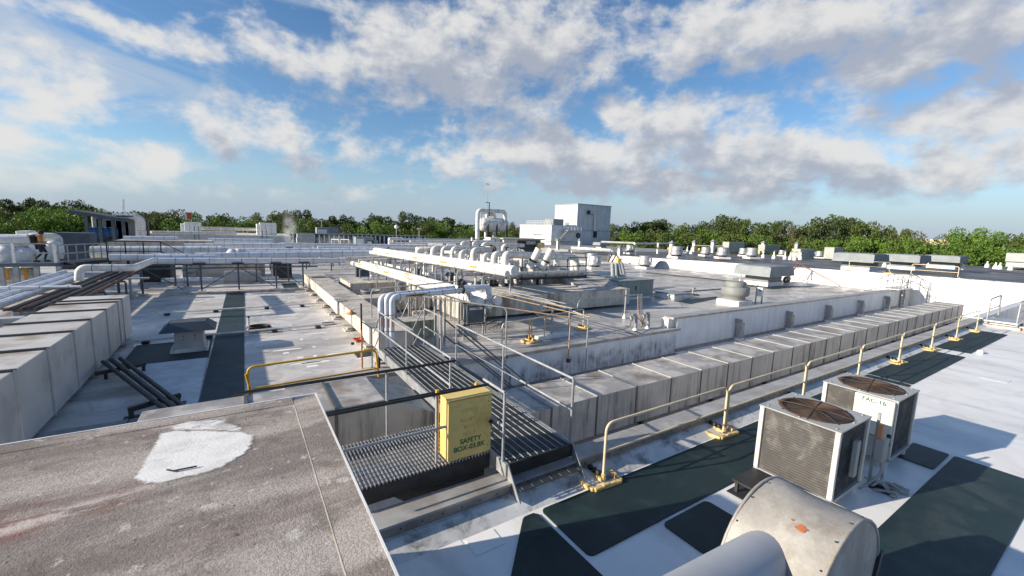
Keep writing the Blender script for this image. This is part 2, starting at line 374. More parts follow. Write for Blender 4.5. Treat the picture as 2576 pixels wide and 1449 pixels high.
mat('rail_cream', (.72, .60, .40), (.62, .52, .34), 2, .5, dirt=((.30, .22, .12), .3, 3))
mat('rail_base', (.74, .55, .24), (.66, .47, .19), 3, .55, dirt=((.20, .11, .05), .55, 4))
mat('rail_yellow', (.72, .40, .02), (.62, .34, .02), 3, .45)
mat('rubber', (.018, .018, .018), None, 6, .6)
mat('box_yellow', (.77, .585, .21), (.70, .52, .18), 1.6, .5, dirt=((.52, .30, .06), .5, 2.6), bump=.03)
mat('paint_yellow', (.78, .46, .02), None, 4, .5)
mat('ink_green', (.003, .13, .05), None, 5, .6)
mat('ink_rust', (.42, .26, .08), (.66, .50, .16), 24, .7, lo=.42, hi=.55)
mat('ink_black', (.02, .02, .02), None, 5, .6)
mat('label_white', (.80, .80, .78), None, 5, .5)
mat('unit_cream', (.66, .64, .58), (.60, .58, .52), 1.5, .5, dirt=((.34, .32, .28), .4, 2.2), bump=.03)
mat('unit_grey', (.40, .41, .405), (.34, .35, .345), 1.5, .62, .0, dirt=((.26, .25, .23), .4, 2))
mat('unit_green', (.27, .31, .30), (.22, .26, .25), 1.5, .62, .0, streak=((.12, .14, .14), .4, 2.5))
mat('cab_pale', (.38, .40, .35), (.32, .34, .30), 1.5, .55)
mat('hood_grey', (.26, .29, .30), (.21, .235, .245), 1.2, .7, .0, spec=.3)
mat('hood_blue', (.075, .095, .12), (.055, .07, .09), 1.5, .65, .0, spec=.3)
mat('fan_grey', (.24, .25, .24), (.20, .21, .20), 2, .62, .0)
mat('fan_alu', (.50, .50, .50), (.38, .38, .39), 2.0, .48, .6, rvar=.1)
mat('coil', (.085, .080, .074), (.055, .052, .05), 2.2, .75, .0, dirt=((.36, .35, .32), .22, 4.2))
mat('coil_fin', (.10, .096, .09), (.075, .072, .068), 5, .65, .05, dirt=((.42, .41, .38), .35, 4.2))
mat('fan_rust', (.12, .072, .048), (.06, .042, .032), 4, .65, .3)
mat('cowl', (.44, .42, .385), (.32, .305, .28), 2.2, .68, .06, bump=.12, dirt=((.20, .16, .11), .6, 1.6), fine=.22, streak=((.22, .19, .15), .5, 4))
mat('cowl_pipe', (.42, .44, .47), (.36, .38, .41), 1.2, .6, .1, bump=.06)
mat('rust_spot', (.42, .13, .05), (.30, .10, .04), 12, .7)
mat('red', (.60, .08, .03), None, 4, .5)
mat('conduit_tan', (.46, .33, .20), (.38, .24, .13), 5, .5, .2)
mat('orange', (.62, .26, .10), (.52, .22, .09), 4, .55)
mat('orange_paint', (.30, .13, .075), (.22, .10, .06), 3, .5)
mat('glass_grey', (.10, .12, .13), None, 2, .12, 0)
mat('blue_tarp', (.10, .22, .55), (.08, .17, .45), 2, .5)
mat('blue_drum', (.03, .13, .34), None, 2, .4)
mat('cloth_black', (.015, .015, .018), None, 8, .85)
mat('cloth_navy', (.02, .028, .045), None, 8, .85)
mat('cloth_orange', (.80, .24, .03), (.70, .20, .03), 8, .8)
mat('skin', (.28, .15, .10), None, 8, .6)
mat('patch_white', (.86, .85, .82), (.78, .77, .74), 4, .65, bump=.25, bscale=30, dirt=((.52, .48, .43), .45, 4))
mat('patch_grey', (.66, .66, .65), None, 3, .55)
mat('bark', (.10, .075, .055), (.06, .045, .035), 2, .9, bump=.3)
mat('grass', (.06, .09, .03), (.09, .10, .04), .2, .95)
mat('pink_wall', (.72, .50, .40), None, .4, .8)
mat('lamp_white', (.85, .85, .85), None, 1, .4)
def leaf_mat(name, a, b):
    m = bpy.data.materials.new(name); m.use_nodes = True; t = m.node_tree; bs = t.nodes['Principled BSDF']; k = NT(t)
    g = k.n('ShaderNodeNewGeometry'); oi = k.n('ShaderNodeObjectInfo')
    nz = k.noise(g.outputs['Position'], .35, 4, .6)
    col = k.mix(k.ss(nz, .35, .65), a, b)
    col = k.mix(k.m('MULTIPLY', oi.outputs['Random'], .35), col, tuple(x * .55 for x in a))
    t.links.new(col, bs.inputs['Base Color']); bs.inputs['Roughness'].default_value = .6; bs.inputs['Specular IOR Level'].default_value = .25
    tr = k.n('ShaderNodeBsdfTranslucent'); t.links.new(col, tr.inputs[0])
    mx = k.n('ShaderNodeMixShader'); mx.inputs[0].default_value = .22
    t.links.new(bs.outputs[0], mx.inputs[1]); t.links.new(tr.outputs[0], mx.inputs[2])
    t.links.new(mx.outputs[0], t.nodes['Material Output'].inputs[0]); MT[name] = m
leaf_mat('leaf_oak', (.080, .125, .028), (.125, .165, .04))
leaf_mat('leaf_dark', (.055, .085, .028), (.09, .12, .04))
leaf_mat('leaf_bright', (.10, .19, .028), (.15, .24, .04))
leaf_mat('leaf_dry', (.13, .12, .045), (.11, .14, .04))
def brushed_mat():
    """brushed-on white coating: covers fully inside, breaks up to bare deck along its feathered rim (mesh attribute 'cover')"""
    m = bpy.data.materials.new('coating_white'); m.use_nodes = True; t = m.node_tree; b = t.nodes['Principled BSDF']; k = NT(t)
    P = k.n('ShaderNodeNewGeometry').outputs['Position']; at_ = k.n('ShaderNodeAttribute', attribute_name='cover')
    nz = k.noise(k.v('MULTIPLY', P, (.45, 1, 1)), 16, 6, .7); col = k.mix(k.ss(k.noise(P, 5, 5, .6), .4, .7), (.82, .81, .78), (.68, .66, .63))
    col = k.mix(k.m('MULTIPLY', k.ss(k.noise(k.v('MULTIPLY', P, (.3, 1, 1)), 9, 6, .7), .56, .68), .5), col, (.46, .41, .36))
    t.links.new(col, b.inputs['Base Color']); b.inputs['Roughness'].default_value = .7
    bn = k.n('ShaderNodeBump'); bn.inputs['Strength'].default_value = .35; bn.inputs['Distance'].default_value = .01; t.links.new(k.noise(P, 40, 4, .6), bn.inputs['Height']); t.links.new(bn.outputs[0], b.inputs['Normal'])
    tr = k.n('ShaderNodeBsdfTransparent'); mx = k.n('ShaderNodeMixShader'); t.links.new(k.ss(k.m('ADD', at_.outputs['Fac'], k.m('MULTIPLY', k.m('SUBTRACT', nz, .5), 1.1)), .28, .74), mx.inputs[0])
    t.links.new(tr.outputs[0], mx.inputs[1]); t.links.new(b.outputs[0], mx.inputs[2]); t.links.new(mx.outputs[0], t.nodes['Material Output'].inputs[0]); MT['coating_white'] = m
brushed_mat()
# weathered gritty deck of the penthouse under the camera
def deck_mat():
    m = bpy.data.materials.new('deck_grit'); m.use_nodes = True; t = m.node_tree; b = t.nodes['Principled BSDF']; k = NT(t)
    g = k.n('ShaderNodeNewGeometry'); P = g.outputs['Position']; S = k.v('MULTIPLY', P, (.35, 1, 1))
    big = k.noise(S, 1.1, 6, .6, .3); col = k.mix(k.ss(big, .41, .57), (.50, .445, .40), (.235, .205, .185))
    mid = k.noise(S, 4.5, 6, .7); col = k.mix(k.m('MULTIPLY', k.ss(mid, .48, .72), .5), col, (.54, .48, .42))
    st2 = k.noise(k.v('MULTIPLY', P, (.22, 1.3, 1)), 1.6, 5, .6, .6); col = k.mix(k.m('MULTIPLY', k.ss(st2, .51, .60), .5), col, (.20, .155, .135))
    dk = k.noise(P, 2.2, 7, .7, .5); col = k.mix(k.m('MULTIPLY', k.ss(dk, .50, .64), .6), col, (.13, .105, .09))
    lich = k.noise(P, 7.0, 4, .6); col = k.mix(k.m('MULTIPLY', k.ss(lich, .62, .68), .75), col, (.66, .62, .57))
    gr = k.noise(P, 55.0, 3, .75); col = k.mix(k.m('MULTIPLY', k.ss(gr, .38, .62), .38), col, (.13, .11, .095))
    gr2 = k.noise(P, 120.0, 2, .7); col = k.mix(k.m('MULTIPLY', k.ss(gr2, .5, .7), .3), col, (.50, .45, .39))
    vo = k.n('ShaderNodeTexVoronoi'); k.put(vo.inputs['Vector'], P); vo.inputs['Scale'].default_value = 14
    hole = k.m('MULTIPLY', k.ss(vo.outputs['Distance'], .16, .08), k.ss(k.noise(P, 3, 2), .52, .6)); col = k.mix(k.m('MULTIPLY', hole, .8), col, (.045, .035, .03))
    sp = k.n('ShaderNodeSeparateXYZ'); k.put(sp.inputs[0], P)
    # red run-off stain left of the patch, as on the roof itself
    bandw = k.ss(k.m('ABSOLUTE', k.m('SUBTRACT', sp.outputs[1], k.m('MULTIPLY_ADD', sp.outputs[0], .14, 3.92))), .34, .04)
    red = k.m('MULTIPLY', k.m('MULTIPLY', bandw, k.ss(sp.outputs[0], -.55, -1.0)), k.ss(k.noise(S, 3.5, 6, .65), .36, .6)); col = k.mix(k.m('MULTIPLY', red, .8), col, (.20, .068, .05))
    wr = k.m('MULTIPLY', k.m('MULTIPLY', k.ss(k.m('ABSOLUTE', k.m('SUBTRACT', sp.outputs[1], k.m('MULTIPLY_ADD', sp.outputs[0], .14, 3.88))), .12, .02), k.ss(sp.outputs[0], -.5, -.8)), k.ss(k.noise(S, 6, 5, .7), .45, .6)); col = k.mix(k.m('MULTIPLY', wr, .8), col, (.62, .55, .50))
    t.links.new(col, b.inputs['Base Color']); b.inputs['Roughness'].default_value = .9; b.inputs['Specular IOR Level'].default_value = .25
    bn = k.n('ShaderNodeBump'); bn.inputs['Strength'].default_value = .7; bn.inputs['Distance'].default_value = .012
    hh = k.m('ADD', k.m('MULTIPLY', gr, .8), k.m('MULTIPLY', mid, 1.2)); t.links.new(hh, bn.inputs['Height']); t.links.new(bn.outputs[0], b.inputs['Normal'])
    MT['deck_grit'] = m
deck_mat()

# ------------------------------------------------------------------ setting: ground and roofs
def struct(name, mb, m, parent=None):
    o = mb.build(name, m, parent)
    if parent is None: o['kind'] = 'structure'
    return o
struct('ground', MB().box(-1500, 1500, -1500, 1500, -9.4, -9.0), 'grass')
ZR = -.1
near_roof = struct('roof_near', MB().box(-14, 34.0, -30, 5.05, -8.9, -.012), 'roof_white')
x = -13.9; k = 0
sheet_me = None
while x < 33.9:                                                    # lapped membrane sheets, each a strip across the roof
    w_ = 1.62; x1 = min(x + w_, 33.95)
    if x > 0.5 or x1 > .7:
        m = MB(); y0, y1 = -29.9, 4.72
        m.hexa([(x, y0, -.011), (x1, y0, -.011), (x1, y1, -.011), (x, y1, -.011)], [(x, y0, -.0015), (x1 + .05, y0, .003), (x1 + .05, y1, .003), (x, y1, -.0015)])
        o = m.build('membrane_sheet', 'roof_white', near_roof)
    x += w_; k += 1
# heat-welded cover strip and T-patches along the upturn
m = MB()
for i, (px, py, w1, w2) in enumerate(((1.55, 4.35, .42, .2), (2.62, 4.5, .22, .16), (5.15, 2.62, .45, .24), (13.0, 2.9, .3, .2), (20.2, 2.5, .3, .3))):
    MB().prism([(px - w1, py - w2), (px + w1, py - w2), (px + w1, py + w2), (px - w1, py + w2)], .004, .0075).build('membrane_patch', 'roof_white', near_roof)
def rounded(x0, x1, y0, y1, r=.09, n=4):
    out = []
    for cx, cy, a0 in ((x1 - r, y1 - r, 0), (x0 + r, y1 - r, 90), (x0 + r, y0 + r, 180), (x1 - r, y0 + r, 270)):
        for k in range(n + 1):
            a = rad(a0 + 90 * k / n); out.append((cx + r * math.cos(a), cy + r * math.sin(a)))
    return out
MATG = 'dark green walkway mats'
def walk_mat(poly, label, z=.004, mt='mat_green', th=.018):
    return tag(MB().prism(poly, z, z + th).build('walkway_mat', mt), label, 'mat', MATG)
walk_mat(rounded(3.66, 10.2, 3.56, 4.65), 'long dark green mat under the nearest guardrail section')
walk_mat(rounded(10.3, 16.75, 3.66, 4.72), 'dark green mat mostly hidden behind the rear condenser')
walk_mat(rounded(16.85, 23.0, 3.68, 4.82, .04), 'dark green mat beside guardrail just beyond the labelled condenser')
walk_mat(rounded(24.0, 31.0, 3.72, 4.85, .04), 'farthest dark green mat, ending at the access platform')
walk_mat(rounded(5.02, 6.12, 2.72, 3.50), 'small square black mat left of the metal cowl')
walk_mat(rounded(10.8, 11.87, 1.87, 2.42, .05), 'small dark mat at foot of the labelled condenser', mt='mat_worn')
walk_mat(rounded(5.4, 11.88, .70, 1.80, .06), 'wide dark green mat at lower right crossed by cowl shadow', mt='mat_worn')
walk_mat([(3.30, 4.60), (3.36, 4.64), (3.52, 4.64), (3.57, 4.58), (3.60, 2.0), (1.0, 2.05)], 'black wedge-shaped mat in shadow at bottom edge')

tag(struct('roof_gully', MB().box(-14, 49.6, 5.06, 12.1, -8.9, -1.45), 'roof_white'))
left_roof = struct('roof_left', MB().prism([(-46, 11.25), (.8, 11.25), (.8, 12.1), (3.9, 12.1), (3.9, 92), (-46, 92)], -8.9, ZR), 'roof_left')
centre_roof = struct('roof_centre', MB().box(3.901, 49.59, 12.1, 92, -8.9, ZR), 'roof_grey')
# upper roof to the right, falling gently to the far side
def upz(y): return 1.44 - .018 * (y - 11)
upper_roof = struct('roof_upper', MB().hexa([(49.6, -60, -8.9), (104, -60, -8.9), (104, 64, -8.9), (49.6, 64, -8.9)], [(49.6, -60, upz(-5)), (104, -60, upz(-5)), (104, 64, upz(64)), (49.6, 64, upz(64))]), 'roof_upper')
struct('roof_lower_east', MB().box(34.01, 49.59, -60, 5.05, -8.9, -1.6), 'roof_far')
struct('roof_far_east', MB().box(60, 100, 64.1, 98, -8.9, .5), 'roof_far')
struct('roof_far_north', MB().box(-46, 59.9, 92.1, 108, -8.9, .3), 'roof_far')
# repair strips and daubs on the left roof
random.seed(11)
for i in range(46):
    px = random.uniform(.3, 3.3); py = random.uniform(13.5, 30.5); lx = random.choice((.12, .2, .35, .6, .9)); ly = random.uniform(.05, .11)
    if px + lx > 3.4: px = 3.4 - lx
    pts = []
    for a in range(10):
        t = a / 10 * 2 * math.pi; pts.append((px + lx * math.copysign(abs(math.cos(t)) ** .6, math.cos(t)) * .5, py + ly * math.sin(t) * (1 + .3 * random.random())))
    MB().prism(pts, ZR + .002, ZR + .005).build('sealant_patch', 'patch_white', left_roof)
for i in range(16):
    px = random.uniform(-2.8, -1.2); py = random.uniform(19, 30); lx = random.choice((.3, .5, .8)); ly = random.uniform(.06, .13)
    pts = [(px + lx * .5 * math.cos(a / 10 * 6.283), py + ly * math.sin(a / 10 * 6.283)) for a in range(10)]
    MB().prism(pts, ZR + .002, ZR + .005).build('sealant_patch', 'patch_white', left_roof)
walk_mat([(-.99, 11.9), (-.07, 11.9), (.10, 30.8), (-.80, 30.8)], 'long green mat strip running up the left roof', ZR + .004, 'mat_worn')
walk_mat(rounded(-3.1, -.99, 15.95, 18.5, .02), 'dark mat under the blue-grey hooded vent', ZR + .004, 'mat_worn')
walk_mat([tuple(at(L2(*p), ZR)[:2]) for p in ((1130, 535), (1240, 525), (1265, 552), (1150, 562))], 'tiny green mat near the concrete duct stands', ZR + .004)
walk_mat([tuple(at(L2(*p), ZR)[:2]) for p in ((1425, 815), (1580, 795), (1610, 845), (1470, 868))], 'small green mat below the eyewash bowl', ZR + .004)
walk_mat([tuple(at(L2(*p), ZR)[:2]) for p in ((745, 165), (880, 155), (905, 200), (770, 208))], 'small dark mat at far end of left roof', ZR + .004)
walk_mat([tuple(at(L1(*p), ZR)[:2]) for p in ((1090, 810), (1690, 745), (1610, 1130), (1300, 1150))], 'pale grey membrane sheet below the hooded vent', ZR + .004, 'patch_grey')

# ------------------------------------------------------------------ walls and copings
cw = thing('end_wall', 'bright white lapped wall closing the right side of the roofs', 'wall', (49.6, 3, -1.6))
yy = 64.0
segs = [(-60, 11.95), (12.0, 24.0), (24.05, 36.0), (36.05, 48.0)]
for a, b in segs:
    lows = (-1.6, -.55, .45) if a < 11 else (ZR - .05, .28)
    for i, z0 in enumerate(lows):
        za = lows[i + 1] + .06 if i + 1 < len(lows) else upz(max(a, -5)) + .05
        zb = lows[i + 1] + .06 if i + 1 < len(lows) else upz(b) + .05
        t0 = 49.60 - .10 - .012 * i; m = MB()
        m.hexa([(t0, a, z0), (49.62, a, z0), (49.62, b, z0), (t0, b, z0)], [(t0 + .006, a, za), (49.62, a, za), (49.62, b, zb), (t0 + .006, b, zb)])
        m.build('wall_sheet', 'wall_white', cw)
for a, b in segs:
    MB().hexa([(49.42, a, upz(max(a, -5)) + .051), (49.95, a, upz(max(a, -5)) + .051), (49.95, b, upz(b) + .051), (49.42, b, upz(b) + .051)], [(49.42, a, upz(max(a, -5)) + .10), (49.95, a, upz(max(a, -5)) + .10), (49.95, b, upz(b) + .10), (49.42, b, upz(b) + .10)]).build('coping', 'roof_white_dirty', cw)
MB().hexa([(49.0, 12.2, ZR), (49.5, 12.2, ZR), (49.5, 48, ZR), (49.0, 48, ZR)], [(49.35, 12.2, .12), (49.5, 12.2, .12), (49.5, 48, .12), (49.35, 48, .12)]).build('cant_strip', 'roof_white', cw)

pw = thing('parapet_wall', 'white mildewed parapet face under the flat coping, near the footbridge', 'wall', (10, 12, -1.45))
for a, b in ((.82, 6.2), (6.203, 11.6), (11.603, 17.0)): MB().box(a, b, 11.98, 12.095, -1.45, -.16).build('wall_face', 'wall_drip', pw)
MB().box(.80, 17.15, 11.86, 12.45, -.159, -.045, 0, .012).build('coping', 'coping_metal', pw)
for i in range(6): MB().box(3.2 + i * 2.55, 3.23 + i * 2.55, 11.852, 12.46, -.165, -.04).build('coping_joint', 'flashing', pw)
MB().box(4.0, 17.0, 11.90, 11.978, -1.36, -1.26).build('counterflashing', 'flashing', pw)
MB().hexa([(.82, 11.55, -1.45), (17, 11.55, -1.45), (17, 11.97, -1.45), (.82, 11.97, -1.45)], [(.82, 11.88, -1.33), (17, 11.88, -1.33), (17, 11.97, -1.33), (.82, 11.97, -1.33)]).build('cant_strip', 'roof_white_dirty', pw)
pw2 = thing('parapet_wall', 'taller smooth white parapet with short posts, running to the end wall', 'wall', (33, 12, -1.45))
MB().hexa([(17.02, 11.99, -1.45), (49.48, 11.99, -1.45), (49.48, 12.25, -1.45), (17.02, 12.25, -1.45)], [(17.02, 11.99, .40), (49.48, 11.99, .28), (49.48, 12.25, .28), (17.02, 12.25, .40)]).build('wall_face', 'wall_smooth', pw2)
MB().hexa([(16.6, 11.9, .401), (49.48, 11.9, .281), (49.48, 12.42, .281), (16.6, 12.42, .401)], [(16.6, 11.9, .49), (49.48, 11.9, .37), (49.48, 12.42, .37), (16.6, 12.42, .49)]).build('coping', 'coping_metal', pw2)
MB().box(16.55, 17.0, 12.13, 12.5, -.09, .40).build('end_block', 'wall_white', pw2)
MB().box(17.02, 49.4, 11.90, 11.985, -1.18, -1.06).build('counterflashing', 'flashing', pw2)
MB().hexa([(17.02, 11.45, -1.45), (49.4, 11.45, -1.45), (49.4, 11.97, -1.45), (17.02, 11.97, -1.45)], [(17.02, 11.85, -1.18), (49.4, 11.85, -1.18), (49.4, 11.97, -1.18), (17.02, 11.97, -1.18)]).build('cant_strip', 'roof_white', pw2)
PST = 'short wall posts on the tall parapet'
for i, px in enumerate((22.1, 27.6, 33.0, 38.4, 43.8)):
    m = MB(); m.box(px - .17, px + .17, 11.62, 11.895, -1.02, -.22, 0, .02); m.box(px - .17, px - .10, 11.62, 11.985, -.22, -.02)
    MB.build(m, 'post', 'coping_metal', pw2)
    MB().box(px - .2, px + .2, 11.60, 11.95, -1.2, -1.021, 0, .02).build('post_base', 'wall_white', pw2)
pl = thing('parapet_coping', 'weathered grey coping strip behind the brown deck, left', 'wall', (-6, 11, -1.45))
MB().box(-14, .79, 11.0, 11.249, -8.8, -.17).build('wall_face', 'wall_white', pl)
for a, b in ((-14, -8), (-7.99, -2.15), (-2.14, .79)): MB().box(a, b, 10.72, 11.5, -.168, -.04, 0, .012).build('coping', 'coping_metal', pl)
nc = thing('roof_edge_coping', 'low metal edge coping with screwed strip along the white roof', 'wall', (15, 5.2, 0))
MB().hexa([(.6, 4.70, .0), (33.9, 4.70, .0), (33.9, 5.12, .0), (.6, 5.12, .0)], [(.6, 5.02, .12), (33.9, 5.02, .12), (33.9, 5.12, .12), (.6, 5.12, .12)]).build('cant_strip', 'roof_white_dirty', nc)
MB().box(.6, 33.9, 5.085, 5.15, .121, .262).build('counterflashing', 'flashing', nc)
for i in range(11):
    a = .6 + i * 3.03; MB().hexa([(a, 5.06, .2625), (a + 3.02, 5.06, .2625), (a + 3.02, 5.56, .2), (a, 5.56, .2)], [(a, 5.06, .30), (a + 3.02, 5.06, .30), (a + 3.02, 5.56, .235), (a, 5.56, .235)]).build('coping', 'coping_metal', nc)
MB().box(.6, 33.9, 5.12, 5.5, -1.45, .12).build('wall_face', 'wall_white', nc)
m = MB()
for i in range(110):
    px = .75 + i * .3
    m.lathe((px, 5.084, .19), [(.0, -.012), (.011, -.008), (.011, 0)], 6, 0, (0, 1, 0))
o = m.build('screws', 'rubber', nc); o['kind'] = 'stuff'
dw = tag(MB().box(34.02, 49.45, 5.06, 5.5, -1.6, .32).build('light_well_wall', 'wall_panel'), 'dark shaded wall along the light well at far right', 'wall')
tag(MB().box(33.7, 34.0, -6, 5.0, .0, .16, 0, .01).build('roof_curb', 'wall_white'), 'low white curb where the near roof ends', 'curb')

# penthouse under the camera
ph = thing('penthouse', 'penthouse with gritty brown stained roof deck in left foreground', 'building', (-6, -3, 0))
MB().box(-14, .61, -14, 5.09, -.01, 2.18).build('wall', 'wall_white', ph)
def grid_deck():
    m = MB(); nx, ny = 90, 70; xs = np.linspace(-9, .417, nx); ys = np.linspace(-1, 5.005, ny)
    rr = np.random.default_rng(5); vs = []
    for y in ys:
        for x in xs: vs.append((x, y, 2.2475 + rr.normal(0, .0008) + .0016 * math.sin(x * 2.1 + y) * math.sin(y * 1.7)))
    fs = [(j * nx + i, j * nx + i + 1, (j + 1) * nx + i + 1, (j + 1) * nx + i) for j in range(ny - 1) for i in range(nx - 1)]
    m.add(vs, fs, 0, True); return m
dk = grid_deck().build('deck_surface', 'deck_grit', ph)
MB().box(-14, .61, -14, 5.09, 2.181, 2.21).build('deck_board', 'deck_grit', ph)
# raised gritty edge strips and their thin drip edges
MB().hexa([(.417, -14, 2.211), (.65, -14, 2.211), (.65, 5.05, 2.211), (.417, 5.05, 2.211)], [(.4225, -14, 2.252), (.65, -14, 2.262), (.65, 5.05, 2.262), (.4225, 5.05, 2.252)]).build('edge_strip', 'deck_grit', ph)
MB().hexa([(-14, 4.94, 2.211), (.416, 4.94, 2.211), (.416, 5.113, 2.211), (-14, 5.113, 2.211)], [(-14, 4.95, 2.252), (.416, 4.95, 2.252), (.416, 5.113, 2.26), (-14, 5.113, 2.26)]).build('edge_strip', 'deck_grit', ph)
MB().box(.652, .668, -14, 5.13, 2.13, 2.266).build('drip_edge', 'wall_white', ph)
MB().box(-14, .65, 5.115, 5.132, 2.13, 2.264).build('drip_edge', 'wall_white', ph)
MB().box(.415, .421, -14, 4.93, 2.245, 2.2535).build('seam_bead', 'concrete_top', ph)
# thick white sealant patch poured on the deck
def blob_patch(pts, z, th, name, mt, parent, seed, jag=.006, sub=7, top=1.0):
    """poured patch: ragged outline, rolled edge and a lumpy level top"""
    rr = random.Random(seed); poly = []
    n = len(pts)
    for i in range(n):
        a, b = pts[i], pts[(i + 1) % n]
        for k in range(sub):
            t = k / sub; poly.append((a[0] * (1 - t) + b[0] * t + rr.uniform(-jag, jag), a[1] * (1 - t) + b[1] * t + rr.uniform(-jag, jag)))
    cx = sum(p[0] for p in poly) / len(poly); cy = sum(p[1] for p in poly) / len(poly); N = len(poly); m = MB(); vs = []
    def nz(x_, y_): return .35 * math.sin(x_ * 23 + y_ * 11) * math.sin(y_ * 31 - x_ * 7) + .25 * math.sin(x_ * 57 + 2) * math.sin(y_ * 49)
    rings = (1.13, 1.06, 1.0, .94, .88, .78, .66, .52, .36, .18)
    for i, s_ in enumerate(rings):
        for p in poly: x_, y_ = cx + (p[0] - cx) * s_, cy + (p[1] - cy) * s_; vs.append((x_, y_, z + (0.0003 if i == 0 else th * (.75 + .12 * nz(x_, y_)))))
    vs.append((cx, cy, z + th * .75)); fs = []
    for r_ in range(len(rings) - 1):
        for i in range(N): fs.append((r_ * N + i, r_ * N + (i + 1) % N, (r_ + 1) * N + (i + 1) % N, (r_ + 1) * N + i))
    L = (len(rings) - 1) * N
    for i in range(N): fs.append((L + i, L + (i + 1) % N, len(vs) - 1))
    m.add(vs, fs, 0, True)
    o = m.build(name, mt, parent); cv = (0.0, .3, .55, .85, 1.1, 1.2, 1.2, 1.2, 1.2, 1.2); at_ = o.data.attributes.new('cover', 'FLOAT', 'POINT')
    at_.data.foreach_set('value', [cv[min(i // N, 9)] * top for i in range(len(vs))]); return o
F7 = crop(0, 1500, 1.61)
pp = [tuple(at(F7(*p), 2.25)[:2]) for p in ((1025, 335), (1130, 318), (1290, 318), (1520, 325), (1600, 350), (1590, 395), (1545, 460), (1400, 545), (1250, 590), (1000, 645), (930, 645), (860, 620), (890, 560), (960, 450))]
blob_patch(pp[::-1] if sum(pp[i][0] * pp[(i + 1) % len(pp)][1] - pp[(i + 1) % len(pp)][0] * pp[i][1] for i in range(len(pp))) < 0 else pp, 2.2505, .0018, 'sealant_patch', 'coating_white', ph, 3)
pp = [tuple(at(F7(*p), 2.25)[:2]) for p in ((1070, 290), (1180, 255), (1400, 245), (1560, 300), (1540, 320), (1300, 310), (1080, 312))]
blob_patch(pp if sum(pp[i][0] * pp[(i + 1) % len(pp)][1] - pp[(i + 1) % len(pp)][0] * pp[i][1] for i in range(len(pp))) > 0 else pp[::-1], 2.2500, .0016, 'sealant_smear', 'coating_white', ph, 4, top=.52)
a_, b_, c_ = (at(F7(*p), 2.263) for p in ((1058, 562), (1100, 570), (1248, 540)))
MB().tube([a_, b_, c_], .007, 6).build('crack', 'rubber', ph)

# ------------------------------------------------------------------ long ducts
DUP = random.Random(2)
da = thing('long_duct', 'long weathered grey sheet-metal duct in the gully beside the parapet', 'duct', (25, 8.5, -1.45))
Y0, Y1, ZT, ZB = 7.8, 9.35, -.14, -1.25
xs = [4.6, 6.35] + [6.35 + 1.56 * i for i in range(1, 26)]
for i in range(len(xs) - 1):
    a, b = xs[i], xs[i + 1]; sag = DUP.uniform(-.022, .014); nx = 5
    m = MB(); vs = []
    for jx in range(nx):
        t = jx / (nx - 1); X = a + .012 + (b - a - .024) * t
        for jy in range(nx):
            s_ = jy / (nx - 1); vs.append((X, Y0 + (Y1 - Y0) * s_, ZT + sag * 16 * t * (1 - t) * s_ * (1 - s_)))
    m.add(vs, [(jx * nx + jy, (jx + 1) * nx + jy, (jx + 1) * nx + jy + 1, jx * nx + jy + 1) for jx in range(nx - 1) for jy in range(nx - 1)], 1, True)
    A, B = a + .012, b - .012
    m.add([(A, Y0, ZB), (B, Y0, ZB), (B, Y0, ZT), (A, Y0, ZT), (A, Y1, ZB), (B, Y1, ZB), (B, Y1, ZT), (A, Y1, ZT)], [(0, 1, 2, 3), (5, 4, 7, 6), (4, 5, 1, 0), (4, 0, 3, 7), (1, 5, 6, 2)])
    m.build('duct_panel', ['duct_grey', 'duct_top'], da)
for i, X in enumerate(xs[1:-1]):
    m = MB(); m.box(X - .022, X + .022, Y0 - .02, Y0 - .001, ZB, ZT + .03); m.build('seam', 'rib_dark', da)
    m = MB(); m.box(X - .016, X + .016, Y0 - .02, Y1 + .02, ZT + .002, ZT + .026); m.build('seam', 'unit_grey', da)
for i in range(11): MB().box(6.3 + i * 3.6, 6.42 + i * 3.6, Y0 + .1, Y1 - .1, -1.449, ZB - .001).build('leg', 'steel_dark', da)
# section left of the bridge, riding higher and dropping under the footbridge
db = thing('raised_duct', 'short raised grey duct with rust-stained top left of the footbridge', 'duct', (1.2, 8.8, -1.45))
YB0, YB1 = 8.05, 9.55
for i, (a, b) in enumerate(((-1.6, -.05), (-.02, 1.36), (1.40, 2.30))):
    m = MB(); m.box(a, b, YB0, YB1, -.55, .78, 0, .006)
    m.add([(a + .02, YB0 + .02, .783), (b - .02, YB0 + .02, .783), (b - .02, YB1 - .02, .783), (a + .02, YB1 - .02, .783)], [(0, 1, 2, 3)], 1)
    m.build('duct_panel', ['duct_grey', 'duct_top'], db)
for X in (-.035, 1.38): MB().box(X - .025, X + .025, YB0 - .03, YB1 + .03, -.56, .82).build('seam', 'rib_dark', db)
m = MB(); m.hexa([(2.31, YB0, -.55), (4.55, Y0, -1.2), (4.55, Y1, -1.2), (2.31, YB1, -.55)], [(2.31, YB0, .775), (4.55, Y0, -.2), (4.55, Y1, -.2), (2.31, YB1, .775)]); m.build('sloped_transition', 'duct_grey', db)
for X in (-1.2, 1.0): MB().box(X, X + .12, YB0 + .2, YB1 - .2, -1.449, -.551).build('leg', 'steel_dark', db)
